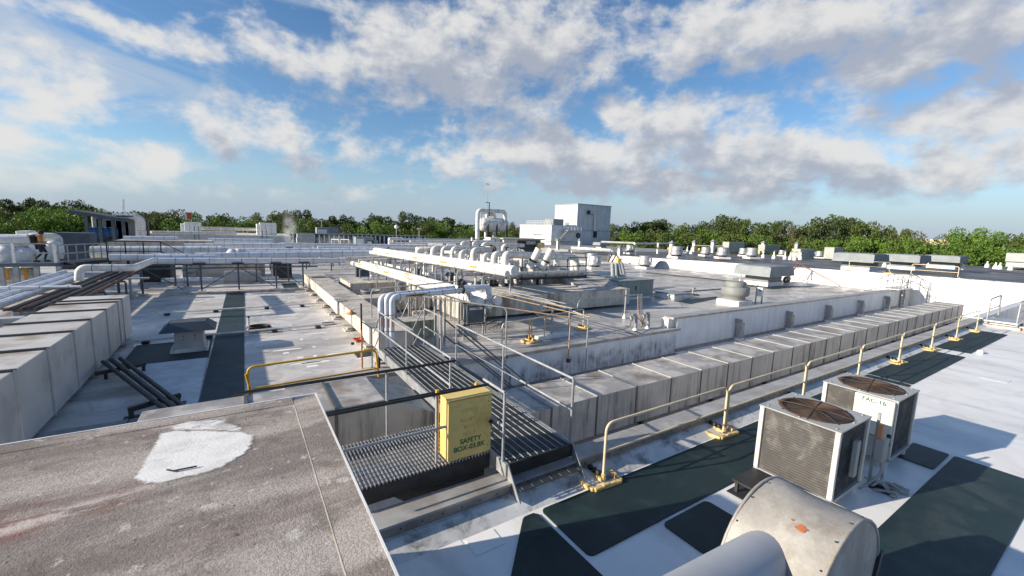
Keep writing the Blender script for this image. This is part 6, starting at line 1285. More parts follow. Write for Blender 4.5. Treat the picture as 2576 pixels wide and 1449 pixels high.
# ------------------------------------------------------------------ white cube building and annex
cbld = thing('cube_building', 'tall white box building with outside stair and gooseneck vent', 'building', (95, 105, -8))
nc_ = atY(P4(1385, 270), 100); X0c = nc_.x; X1c = atY(P4(1730, 300), 100).x; zt = 12.9; yb_ = atX(P4(1150, 295), X0c).y
m = MB(); m.box(X0c, X1c, 100, yb_, 4.9, zt); m.build('upper_walls', 'wall_panel', cbld)
MB().box(X0c - .15, X1c + .15, 99.85, yb_ + .15, zt + .001, zt + .25).build('roof', 'steel_galv', cbld)
for i in range(8): X = X0c + (X1c - X0c) * (i + .5) / 8; MB().box(X - .03, X + .03, 99.93, 99.995, 5.0, zt - .05).build('panel_joint', 'wall_panel', cbld)
for i in range(6): Y = 100 + (yb_ - 100) * (i + .5) / 6; MB().box(X0c - .07, X0c - .005, Y - .04, Y + .04, 5.0, zt - .05).build('panel_joint', 'wall_white', cbld)
MB().box(X0c, X1c - .1, 99.6, yb_, -8.9, 4.88).build('lower_walls', 'wall_panel', cbld)
MB().box(X0c - .2, X1c + .1, 99.5, 99.99, 4.881, 5.05).build('ledge', 'steel_galv', cbld)
dd = atX(P4(1185, 470), X0c); MB().box(X0c - .1, X0c - .01, dd.y - 1.6, dd.y + .6, 5.1, 8.7).build('louvre', 'unit_cream', cbld)
dd = atX(P4(1260, 470), X0c); MB().box(X0c - .09, X0c - .01, dd.y - 1.5, dd.y + .5, 5.1, 7.4).build('door', 'hood_grey', cbld)
gp = [atY(P4(*p), 99.5) for p in ((1510, 360), (1565, 362), (1558, 600))]; MB().tube(fillet(gp, 1.4, 6), .33, 12).build('vent_pipe', 'pipe_white', cbld); MB().box(gp[0].x - .9, gp[0].x + .1, 99.3, 99.84, gp[0].z - .6, gp[0].z + .6).build('vent_grille', 'steel_dark', cbld); MB().box(gp[2].x - .5, gp[2].x + .5, 99.0, 99.59, gp[2].z - .6, gp[2].z + 1.4).build('vent_filter', 'rubber', cbld)
w_ = atY(P4(1578, 545), 99.58); MB().lathe(w_, [(0, -.05), (.3, -.05), (.3, 0)], 14, 0, (0, 1, 0)).build('round_sign', 'label_white', cbld)
w_ = atY(P4(1385, 598), 99.58); MB().lathe(w_, [(.35, -.35), (.75, -.3), (.75, 0)], 16, 0, (0, 1, 0)).build('fan_outlet', 'steel_dark', cbld)
s1 = atY(P4(1370, 500), 99.0); s0_ = atY(P4(1200, 600), 96); 
MB().box(X0c - 5.6, X0c - .15, 97.5, 99.5, 4.75, 4.9).build('stair_landing', 'grate_light', cbld)
for i in range(10): t = i / 9; MB().box(X0c - 5.6 - 3.6 * t, X0c - 5.0 - 3.6 * t, 97.6, 98.8, 4.6 - 3.4 * t, 4.68 - 3.4 * t).build('tread', 'grate_light', cbld)
for Y in (97.55, 98.9): MB().bar((X0c - 5.4, Y, 4.6), (X0c - 9.3, Y, .9), .12, .3).build('stringer', 'steel_galv', cbld); MB().bar((X0c - 5.4, Y, 5.7), (X0c - 9.3, Y, 2.0), .08).build('handrail', 'steel_galv', cbld)
for h_ in (5.4, 5.95): MB().bar((X0c - 5.6, 97.5, h_), (X0c - .2, 97.5, h_), .08).build('handrail', 'label_white', cbld)
for i in range(5): MB().bar((X0c - 5.5 + i * 1.3, 97.5, 4.9), (X0c - 5.5 + i * 1.3, 97.5, 5.95), .07).build('rail_post', 'label_white', cbld)
ax0 = atY(P4(1150, 490), 98).x; ayb = atX(P4(785, 490), ax0).y; azt = atY(P4(1150, 490), 98).z
axb = thing('annex_building', 'low cream-white annex with roof railing left of the cube building', 'building', (ax0, 110, -8)); MB().box(ax0, X0c - .01, 99.7, ayb, -8.9, azt - .1).build('walls', 'wall_white', axb); MB().box(ax0 - .12, X0c - .01, 99.6, ayb + .1, azt - .099, azt + .05).build('roof_edge', 'unit_cream', axb)
for h_ in (.6, 1.2): MB().bar((ax0 + .5, 101, azt + h_), (ax0 + .5, ayb - 3, azt + h_), .08).build('rail', 'label_white', axb)
for i in range(9): Y = 101 + (ayb - 104) * i / 8; MB().bar((ax0 + .5, Y, azt), (ax0 + .5, Y, azt + 1.2), .08).build('rail_post', 'label_white', axb)
MB().box(ax0 + 2, ax0 + 6, 101.5, 106, azt + .051, azt + 1.9, 0, .05).build('roof_unit', 'hood_grey', axb)
for s_ in (0, 1.2): Y = atX(P4(985, 560), ax0).y + s_; MB().tube(fillet([(ax0 - .4, Y - 2.5, -.5), (ax0 - .4, Y - 2.5, 3.4), (ax0 - .4, Y + 2.5, 3.4), (ax0 - .4, Y + 2.5, -.5)], .8, 5), .07, 6).build('pipe_hoop', 'steel_galv', axb)
# structures right of the cube
for i, (u, v, w1, hh, mt_, lb) in enumerate(((V3(740, 470), 70, 9, 4.2, 'steel_dark', 'dark steel pipe gantry right of the cube building'), (V3(940, 470), 66, 8, 2.6, 'wall_white', 'white low tank shed behind the fans'), (V3(1110, 520), 60, 8.0, 1.5, 'hood_grey', 'ribbed grey metal roof behind the overhead pipe'), (V3(1520, 540), 62, 9, 2.3, 'wall_white', 'white roof unit with curved top before the trees'))):
    p = at(u, 1.2 if i else .8); g_ = thing('roof_plant', lb, 'roof plant', (p.x, p.y, .3))
    if i == 0:
        for kx in range(5): MB().tube([(p.x + kx * 2.0, p.y, -.3), (p.x + kx * 2.0, p.y, 4.6)], .18, 8).build('column', 'pipe_alu', g_)
        MB().bar((p.x - .5, p.y, 4.6), (p.x + 9, p.y, 4.6), .45).build('beam', mt_, g_); MB().bar((p.x - .5, p.y, 2.6), (p.x + 9, p.y, 2.6), .2).build('beam', mt_, g_)
    elif i == 2:
        MB().box(p.x, p.x + w1, p.y, p.y + 7, -.5, 2.2).build('wall', mt_, g_); MB().box(p.x + 5.2, p.x + 8.6, p.y - .05, p.y + 7, 2.201, 3.1).build('side', 'unit_green', g_)
        for kx in range(9): MB().hexa([(p.x + kx * .58, p.y - .3, 2.22), (p.x + .5 + kx * .58, p.y - .3, 2.22), (p.x + .5 + kx * .58, p.y + 7, 3.2), (p.x + kx * .58, p.y + 7, 3.2)], [(p.x + kx * .58, p.y - .3, 2.3), (p.x + .5 + kx * .58, p.y - .3, 2.3), (p.x + .5 + kx * .58, p.y + 7, 3.3), (p.x + kx * .58, p.y + 7, 3.3)]).build('roof_sheet', 'wall_white', g_)
    else:
        MB().box(p.x, p.x + w1, p.y, p.y + 5, .2, .9 + hh, 0, .25).build('body', mt_, g_); MB().box(p.x - .3, p.x + w1 + .3, p.y - .2, p.y + 5.2, .05, .199).build('base', 'steel_dark', g_)
        for kx in range(3): MB().box(p.x + 1 + kx * 2.6, p.x + 2.2 + kx * 2.6, p.y + 1, p.y + 3, .901 + hh, 1.5 + hh, 0, .1).build('top_box', 'unit_grey', g_)
gw = thing('gangway', 'long grey gangway with railings in front of the cube building', 'gangway', (50, 70, 0)); p, q = at(P4(1040, 655), 1.6), at(P4(1620, 660), 1.6)
MB().bar(p + Vector((0, 0, -.15)), q + Vector((0, 0, -.15)), 1.0, .15).build('deck', 'steel_galv', gw)
for h_ in (.55, 1.1): MB().bar(p + Vector((0, 0, h_)), q + Vector((0, 0, h_)), .09).build('rail', 'label_white', gw)
for i in range(13): e = p.lerp(q, i / 12); MB().bar(e, e + Vector((0, 0, 1.1)), .08).build('rail_post', 'label_white', gw); MB().bar(Vector((e.x, e.y, ZR)), e + Vector((0, 0, -.24)), .1).build('leg', 'steel_galv', gw) if i % 3 == 0 else None
# ------------------------------------------------------------------ far buildings on the left
fw = thing('ribbed_wall', 'dark grey ribbed metal screen wall before the tree line', 'wall', (22, 95, -1)); xa, xb = atY(P2(2010, 520), 95).x, atY(P3(1425, 455), 95).x
MB().box(xa, xb, 95, 96.5, -.09, 2.12).build('wall', 'steel_dark', fw); MB().box(xa - .1, xb + .1, 94.9, 96.6, 2.121, 2.3).build('cap', 'hood_grey', fw)
n_ = 30
for i in range(n_): X = xa + (xb - xa) * i / (n_ - 1); MB().box(X - .13, X + .13, 94.8, 94.995, -.09, 2.05).build('rib', 'wall_panel', fw)
gb = thing('corrugated_building', 'grey corrugated building with white roof boxes and railings', 'building', (-1, 78, -1)); gx0, gx1 = -13, atY(P2(1980, 545), 75).x
MB().box(gx0, gx1, 75, 90, ZR, 2.0).build('walls', 'wall_panel', gb); MB().box(gx0 - .1, gx1 + .1, 74.9, 90, 2.001, 2.2).build('roof', 'unit_cream', gb)
nn = 36
for i in range(nn): X = gx0 + (gx1 - gx0) * (i + .5) / nn; MB().box(X - .12, X + .12, 74.92, 74.998, .0, 1.95).build('corrugation', 'wall_panel', gb)
for a, b, lb in ((P2(450, 340), P2(690, 480), 'left'), (P2(1530, 350), P2(1775, 530), 'right')):
    p = atY(a, 78); q = atY(b, 78); rb = thing('roof_box', lb + ' of two white boxes on the corrugated building roof', 'box', (p.x, 78, 2.2)); MB().box(p.x, q.x, 78, 80.4, 2.21, p.z, 0, .04).build('casing', 'label_white', rb); MB().box(p.x - .45, p.x - .02, 78.2, 80.2, 2.21, p.z - .2, 0, .04).build('side_panel', 'wall_white', rb)
    for kx in (1, 2): X = p.x + (q.x - p.x) * kx / 3; MB().box(X - .02, X + .02, 77.97, 77.998, 2.3, p.z - .1).build('panel_joint', 'unit_grey', rb)
pipe('insulated_pipe', [atY(P2(0, 490), 74), atY(P2(1200, 500), 74)], .22, 'long pale pipe along the corrugated building roof edge'); pipe('insulated_pipe', [atY(P2(700, 435), 81), atY(P2(1490, 450), 81)], .2, 'pale pipe between the two white roof boxes')
for i, (a, b) in enumerate(((620, 640), (985, 500), (1300, 480))):
    p = atY(P2(a, 540), 74.5); guard(p.x, p.x + 3.2, 75.2, 75.2, 2.2, 1.1, ordn[i] + ' thin tan railing on the corrugated building roof', 'tan railings on the corrugated building', r=.035)
for i, u in enumerate((605, 665, 1570, 1635)):
    p = atY(P2(u, 560), 74.6); tag(MB().bar((p.x, 74.6, .6), (p.x, 74.6, 3.3 - .2 * (i > 1)), .08).build('ladder_stile', 'steel_blue'), ordn[i] + ' dark ladder stile from left on the corrugated wall', 'ladder', 'ladder stiles on the corrugated wall')
for i, (u, v, s_, lb) in enumerate(((P3(715, 515), 85, 1.7, 'left of two pale roof units before the ribbed wall'), (P3(805, 535), 85, 1.1, 'right of two pale roof units before the ribbed wall'), (P3(275, 412), 99, 2.2, 'pale box unit on top of the ribbed wall'))):
    p = atY(u, v); rb = thing('roof_unit', lb, 'air handler', (p.x, v, p.z - 1)); MB().box(p.x - s_, p.x + s_, v, v + 2, p.z - .9 * s_ * .6 - .3, p.z + .5 * s_, 0, .05).build('casing', 'hood_grey', rb); MB().box(p.x - s_ * .9, p.x - s_ * .1, v - .05, v - .002, p.z - .5, p.z + .3 * s_).build('panel', 'label_white', rb)
for i in range(4):
    q = at(P2(2150 + (i % 2) * 80, 700 if i < 2 else 640), .8 if i < 2 else 1.2); tag(MB().box(q.x - .8, q.x + .8, q.y, q.y + 1, .1, 2.2 if i < 2 else 2.6, 0, .05).build('vent_box', 'unit_grey'), ordn[i] + ' grey square vent box by the far pipes', 'vent', 'grey square vent boxes')
for i, (a, b) in enumerate(((320, 410), (430, 530))):
    p = at(P3(a, 610), .3); q = at(P3(b, 615), .3); guard(p.x, q.x, p.y, q.y, .0, 1.9, ('left' if i == 0 else 'right') + ' white railing panel far behind the concrete ducts', 'white far railing panels', 'label_white', r=.06)
# far tan duct casings
tdc = thing('tan_duct', 'wide dull concrete-coloured duct casing in front of the corrugated building', 'duct', (-5, 52, ZR)); MB().box(-9.5, -2.3, 52, 55, ZR, 2.15, 0, .03).build('casing', 'concrete_top', tdc); MB().hexa([(-12.5, 52, ZR), (-9.52, 52, ZR), (-9.52, 55, ZR), (-12.5, 55, ZR)], [(-11.0, 52, 1.6), (-9.52, 52, 2.14), (-9.52, 55, 2.14), (-11.0, 55, 1.6)]).build('sloped_end', 'concrete_top', tdc)
# ------------------------------------------------------------------ pipe racks across the left
def yline(a, b, Y): return [atY(a, Y), atY(b, Y)]
rk = [(yline(P3(480, 742), P2(0, 895), 30.8), .17, 'front white rack pipe with orange stickers across the left roof'), (yline(P2(0, 835), P3(860, 655), 36), .22, 'second white rack pipe behind the front one'), (yline(P1(1080, 825), P2(985, 760), 40), .42, 'very fat ribbed white pipe behind the railed walkway'), (yline(P2(985, 765), P3(880, 628), 40), .27, 'tapered-down white pipe continuing the fat ribbed one'), (yline(P2(1340, 785), P3(850, 640), 38), .2, 'white pipe with orange labels between two others on the rack'), (yline(P2(460, 685), P2(1900, 680), 50), .26, 'far white pipe with bent left end'), (yline(P2(800, 605), P2(1720, 615), 58), .26, 'farther white pipe below the corrugated wall'), (yline(P1(1470, 660), P1(2113, 662), 54), .24, 'white pipe with rounded end near the white twin risers'), (yline(P1(1300, 885), P2(900, 850), 34.5), .2, 'lower white pipe beneath the fat ribbed pipe'), (yline(P2(130, 1170), P2(1800, 1140), 35), .14, 'low pipe close to the roof behind the rack posts'), (yline(P2(1810, 660), P3(1200, 572), 56), .22, 'far white pipe right of the grey vent boxes')]
for pts, r_, lb in rk: pipe('insulated_pipe', pts, r_, lb, band=.8 if r_ < .4 else .5, mats=('pipe_alu', 'pipe_band') if r_ < .3 else ('pipe_white', 'pipe_band'))
rs = thing('rack_steel', 'grey steel rack with cross braces under the front white pipe', 'pipe support', (0, 31, ZR))
for X, Y in ((-4.7, 30.9), (-2.9, 33.5), (-2.05, 31.3), (-.15, 31.2), (1.9, 31.2), (3.5, 31.4), (-5.8, 31.5), (-3.6, 34.5), (.9, 34.5), (2.9, 34.5)):
    MB().box(X - .045, X + .045, Y - .045, Y + .045, ZR, 1.6).build('leg', 'steel_blue', rs); MB().box(X - .2, X + .2, Y - .14, Y + .14, ZR + .001, ZR + .09).build('foot', 'concrete', rs)
for z_ in (1.35, 1.58): MB().box(-6.0, 4.4, 31.2, 31.3, z_ - .04, z_ + .04).build('beam', 'steel_blue', rs)
MB().box(-5.0, 4.4, 34.45, 34.55, 1.4, 1.5).build('beam', 'steel_blue', rs)
for a, b in ((-2.0, -.2), (1.8, .0), (3.4, 2.0), (-2.9, -4.6)): MB().bar((a, 31.2, .1), (b, 31.2, 1.3), .05).build('brace', 'steel_blue', rs)
for X in (-4.7, -2.05, -.15, 1.9, 3.5): MB().box(X - .3, X + .3, 30.5, 31.5, 1.6, 1.68).build('saddle', 'steel_dark', rs)
tag(MB().box(-3.6, 1.6, 38.6, 41, ZR, .95, 0, .02).build('equipment_casing', 'concrete_top'), 'dark casing under the rack at the left roof end', 'duct')
bt = thing('pipe_bend', 'pair of bulging white pipe elbows rising above the rack', 'pipe', (0, 36, 1)); 
for u in (P2(1140, 800), P2(1235, 795)): p = atY(u, 36.3); MB().lathe(p + Vector((0, 0, -.5)), [(.3, 0), (.36, .4), (.36, .65), (.2, .85), (0, .88)], 16).build('elbow', 'pipe_white', bt)
tag(MB().box(-3.9, 3.4, 30.3, 30.75, ZR, ZR + .11, 0, .01).build('sleeper', 'concrete'), 'long pale sleeper across the left roof at the rack foot', 'block')
for i, (x0, x1, y0, y1, zt, mt_, lb) in enumerate(((-5.6, -4.0, 36.2, 38.4, 1.25, 'steel_dark', 'left dark filler box added under the rack'), (2.0, 3.3, 36.4, 38.6, 1.1, 'steel_dark', 'right dark filler box added under the rack'), (-1.0, 1.2, 34.8, 35.9, .7, 'unit_grey', 'low grey box under the middle of the rack'))):  # dark boxes are added to darken the bright background under the rack
    pc_ = thing('filler_casing', lb, 'machine', ((x0 + x1) / 2, (y0 + y1) / 2, ZR)); MB().box(x0, x1, y0, y1, ZR + .12, zt, 0, .04).build('casing', mt_, pc_); MB().box(x0 - .1, x1 + .1, y0 - .1, y1 + .1, ZR, ZR + .119).build('plinth', 'concrete_top', pc_)
# rows of pipes, posts and boxes that fill the middle distance
fr_ = random.Random(31)
for i in range(12):
    Y = 42 + i * 2.3; x0 = fr_.uniform(-3, 6) if i % 2 else fr_.uniform(6, 13); x1 = x0 + fr_.uniform(9, 20); z = fr_.uniform(.9, 1.7); r_ = fr_.choice((.1, .14, .18, .22))
    o = pipe('insulated_pipe', [(x0, Y, z), (x1, Y, z)], r_, ordn[i] + ' white pipe row back from the front rack in the middle distance', 'pipe', 'pipe rows in the middle distance', mats=('pipe_alu', 'pipe_band') if i % 3 else ('pipe_white', 'pipe_band'), band=1.5)
    for kx in range(int((x1 - x0) / 3)): X = x0 + 1 + kx * 3; MB().box(X - .05, X + .05, Y - .05, Y + .05, ZR, z - r_).build('leg', 'steel_blue', o); MB().box(X - .16, X + .16, Y - .12, Y + .12, z - r_ - .06, z - r_ + .03).build('saddle', 'steel_dark', o)
for i in range(12):
    X, Y = 5 + i * 3.3 + fr_.uniform(-1, 1), fr_.uniform(46, 66); w_ = fr_.uniform(.5, 1.1); hh = fr_.uniform(.7, 1.6); bb = thing('roof_cabinet', ordn[i] + ' small roof cabinet from the left in the middle distance', 'cabinet', (X, Y, ZR), 'small roof cabinets in the middle distance')
    MB().box(X - w_, X + w_, Y - .5, Y + .5, ZR + .15, ZR + .15 + hh, 0, .04).build('case', fr_.choice(('cab_pale', 'unit_grey', 'steel_blue', 'unit_cream')), bb); MB().box(X - w_ * .8, X + w_ * .8, Y - .4, Y + .4, ZR, ZR + .149).build('plinth', 'steel_dark', bb); MB().box(X - w_ * .7, X + w_ * .1, Y - .53, Y - .501, ZR + .3, ZR + hh).build('door', 'unit_grey', bb)
# bundle of rusty pipes and wrapped lines running away at left, white gooseneck
for i in range(9):
    X = -6.65 + i * .17; r_ = (.06, .05, .075)[i % 3]; tag(MB().tube([(X, 20.6, 1.0 + .05 * (i % 2)), (X + .05, 34.2, 1.0 + .05 * (i % 2))], r_, 8).build('rusty_pipe', ('rusty', 'black_pipe', 'rusty', 'steel_dark')[i % 4]), ordn[i] + ' pipe from the left in the dark rusty bundle', 'pipe', 'dark rusty pipe bundle')
for i, Y in enumerate((21.2, 25.2, 29.2, 33.2)): frame('pipe_support', ordn[i] + ' dark frame from the near end under the rusty bundle', [(-6.8, Y), (-5.1, Y)], ZR, .86, .08, 'steel_blue', group=GP)
for i, (X, z, r_, lb) in enumerate(((-8.45, .98, .17, 'outermost'), (-8.05, .95, .12, 'second'), (-7.7, 1.05, .09, 'third'), (-7.4, .95, .14, 'fourth'), (-7.05, 1.1, .07, 'innermost'))): pipe('insulated_pipe', [(X, 18.6 + .4 * i, z), (X + .05, 33.5 - .7 * i, z)], r_, lb + ' wrapped white line from the left edge beside the rusty bundle', 'pipe', 'wrapped white lines at left', mats=('pipe_alu', 'pipe_band'))
for i, Y in enumerate((18.8, 22.6, 26.4, 30.2)): frame('pipe_support', ordn[i] + ' frame from the near end under the wrapped white lines', [(-8.65, Y), (-6.9, Y)], ZR, .74, .07, group=GP)
tag(MB().box(-8.4, -6.9, 22.0, 33.0, ZR, .5, 0, .03).build('shade_casing', 'duct_light'), 'long grey casing added for shade under the wrapped white lines', 'duct')  # made-up casing, added to throw shade across the left roof
p = [atY(P1(940, 1160), 24), atY(P1(945, 1010), 24), atY(P1(1600, 1010), 24), atY(P1(1830, 920), 30)]
pipe('insulated_pipe', p, .15, 'white gooseneck pipe with sticker at the left end of the rack', bend=.3, band=.6)
pipe('insulated_pipe', [at(P1(-60, 1245), 1.3), at(P1(960, 1235), 1.3)], .06, 'thin grey rail pipe crossing over the wrapped lines', mats=('pipe_alu', 'pipe_band'))
pipe('insulated_pipe', [at(P1(240, 1265), 1.15), at(P1(850, 1235), 1.15)], .08, 'thin pale line crossing under the rail pipe', mats=('pipe_alu', 'pipe_band'))
ts = thing('pipe_support', 'small grey table support beside the rusty bundle', 'pipe support', tuple(at(P1(1415, 1330), ZR)[:2]) + (ZR,), GP)
for u in (1415, 1565): e = at(P1(u, 1330 + (60 if u > 1500 else 0)), ZR); MB().box(e.x - .05, e.x + .05, e.y - .05, e.y + .05, ZR, .95).build('leg', 'steel_galv', ts)
e = at(P1(1300, 1140), 1.0); MB().box(e.x, e.x + 1.6, e.y - .2, e.y + .2, .95, 1.02).build('top', 'steel_galv', ts)
# ------------------------------------------------------------------ operator platform with worker
PY = 35.0; PZ = atY(P1(500, 945), PY).z
op = thing('operator_platform', 'raised steel walkway with railings and white vessels, far left', 'platform', (-11, 35.6, ZR)); px0 = atY(P1(-120, 950), PY).x; px1 = atY(P1(720, 950), PY).x
MB().box(px0, px1, PY - .3, PY + 1.5, PZ - .22, PZ - .02).build('deck', 'steel_blue', op)
for u in (30, 205, 450, 710): e = atY(P1(u, 1000), PY); MB().box(e.x - .1, e.x + .1, PY - .28, PY - .08, ZR, PZ - .22).build('column', 'steel_galv', op)
for u in (-60, 205, 690): e = atY(P1(u, 1000), PY); MB().box(e.x - .06, e.x + .06, PY - .32, PY - .22, PZ, PZ + 1.1).build('rail_post', 'label_white', op)
for h_ in (.55, 1.08): MB().box(px0, px1, PY - .31, PY - .24, PZ + h_ - .03, PZ + h_ + .03).build('rail', 'steel_galv', op)
e0, e1 = atY(P1(720, 950), PY), atY(P1(1290, 880), PY + 3); MB().bar(Vector((e0.x, PY + .6, PZ - .12)), Vector((e1.x, PY + 4, PZ - .12)), 1.6, .18).build('deck', 'steel_dark', op)
for h_ in (.5, 1.0): MB().bar(Vector((e0.x, PY - .2, PZ + h_)), Vector((e1.x, PY + 3.2, PZ + h_)), .06).build('rail', 'steel_galv', op)
for i in range(7): t = i / 6; e = Vector((e0.x, PY - .2, PZ)).lerp(Vector((e1.x, PY + 3.2, PZ)), t); MB().bar(e, e + Vector((0, 0, 1.0)), .05).build('rail_post', 'steel_galv', op)
VG = 'white vessels below the operator platform'
for i, u in enumerate((125, 240, 345)):
    e = atY(P1(u, 1100), PY + .9); v_ = thing('insulated_vessel', ('left', 'slim middle', 'right')[i] + ' white insulated vessel with brown label under the platform', 'vessel', (e.x, PY + .9, ZR), VG); r_ = .42 if i != 1 else .26
    MB().lathe((e.x, PY + .9, ZR), [(r_, 0), (r_, PZ - .3), (0, PZ - .28)], 18).build('shell', 'pipe_white', v_); MB().box(e.x - .07, e.x + .07, PY + .9 - r_ - .02, PY + .9 - r_ + .03, .45, 1.15).build('sticker', 'sticker', v_)
    for z_ in (.3, .75, 1.2): MB().lathe((e.x, PY + .9, z_), [(r_ + .012, 0), (r_ + .012, .025)], 18).build('band', 'pipe_band', v_)
pipe('insulated_pipe', [atY(P1(20, 700), PY + 2.2), atY(P1(345, 690), PY + 2.2)], .42, 'fat white pipe with elbow behind the worker'); pipe('insulated_pipe', [atY(P1(345, 740), PY + 2.5), atY(P1(345, 630), PY + 2.5), atY(P1(695, 635), PY + 2.5), atY(P1(700, 900), PY + 2.5)], .2, 'white arch pipe over the railing behind the worker', bend=.3)
for i, (u, v) in enumerate(((80, 860), (310, 870), (560, 880), (640, 790))): e = atY(P1(u, v), PY + 1.9); tag(MB().lathe(e + Vector((0, 0, -.5)), [(.4, 0), (.46, .2), (.46, .75), (.25, 1.0), (0, 1.02)], 14).build('pump_cover', 'label_white'), ordn[i] + ' white pump cover behind the railing from left', 'pump', 'white pump covers')
e = atY(P1(190, 650), 42); tag(MB().box(e.x, atY(P1(335, 650), 42).x, 42, 43.5, .5, atY(P1(190, 570), 42).z, 0, .04).build('white_cabinet', 'label_white'), 'white square cabinet behind the worker at far left', 'cabinet')
e = atY(P1(0, 650), 44); tag(MB().box(e.x - 2, atY(P1(175, 650), 44).x, 44, 46, 1.0, atY(P1(0, 618), 44).z, 0, .03).build('blue_skip', 'blue_tarp'), 'blue topped container at the left edge', 'container')
e = atY(P1(640, 690), 48); tag(MB().hexa([(e.x, 48, ZR), (atY(P1(1070, 690), 48).x, 48, ZR), (atY(P1(1070, 690), 48).x, 50, ZR), (e.x, 50, ZR)], [(e.x, 48, atY(P1(640, 590), 48).z), (atY(P1(1070, 690), 48).x, 48, atY(P1(1070, 600), 48).z), (atY(P1(1070, 690), 48).x, 50, atY(P1(1070, 600), 48).z), (e.x, 50, atY(P1(640, 590), 48).z)]).build('metal_screen', 'hood_blue'), 'flat blue-grey screen panel behind the worker platform', 'panel')
# canopy
cp = thing('canopy', 'slanting dark canopy roof on posts with plant beneath, far left', 'canopy', (-14, 71, 0)); CY = 68
a, b = atY(P1(915, 335), CY), atY(P1(1560, 440), CY)
MB().hexa([(a.x, CY - 3, a.z - .25), (b.x, CY - 3, b.z - .25), (b.x, CY + 5, b.z - .25), (a.x, CY + 5, a.z - .25)], [(a.x, CY - 3, a.z + .1), (b.x, CY - 3, b.z + .1), (b.x, CY + 5, b.z + .1), (a.x, CY + 5, a.z + .1)]).build('roof', 'hood_blue', cp)
for i, u in enumerate((1030, 1190, 1345, 1465)):
    e = atY(P1(u, 500), CY); t = (e.x - a.x) / (b.x - a.x); MB().box(e.x - .15, e.x + .15, CY - .15, CY + .15, ZR, a.z + (b.z - a.z) * t - .26).build('post', 'steel_blue', cp)
DG = 'blue drums under the canopy'
for i, u in enumerate((1090, 1150, 1215, 1290, 1355)): e = atY(P1(u, 640), CY + 1.2); tag(MB().lathe((e.x, CY + 1.2, e.z - .1), [(.42, 0), (.44, .6), (.42, 1.2), (0, 1.22)], 14, cap=False).build('blue_drum', 'blue_drum'), ordn[i] + ' blue drum from left under the canopy', 'drum', DG)
db_ = atY(P1(1060, 650), CY + .6); tag(MB().box(db_.x - .2, db_.x + 8.0, CY + .3, CY + 2.2, ZR, db_.z - .12).build('drum_stand', 'steel_dark'), 'dark stand carrying the blue drums', 'stand')
for i, (u, v, w1) in enumerate(((1160, 480, .5), (1260, 500, .9), (1400, 520, 1.1), (1500, 500, 1.0))): e = atY(P1(u, v), CY + 2.6); tag(MB().box(e.x - w1, e.x + w1, CY + 2.4, CY + 3.6, ZR, e.z + .8, 0, .1).build('process_skid', 'unit_grey'), ordn[i] + ' grey process skid from left under the canopy', 'machine', 'process skids under the canopy')
for i, u in enumerate((1660, 1710)): pipe('insulated_pipe', [atY(P1(u - 10, 645), CY - 1), atY(P1(u - 20, 400), CY - 1), atY(P1(u - 320, 395), CY - 1)], .3, ('left' if i == 0 else 'right') + ' of twin tall grey-white risers at the canopy end', 'pipe', 'twin risers at the canopy', bend=.8)
tag(MB().box(atY(P1(1730, 450), CY - 1).x, atY(P1(1752, 450), CY - 1).x, CY - 1, CY, .5, atY(P1(1730, 430), CY - 1).z).build('red_screen', 'rusty'), 'narrow dark red panel right of the twin risers', 'panel')
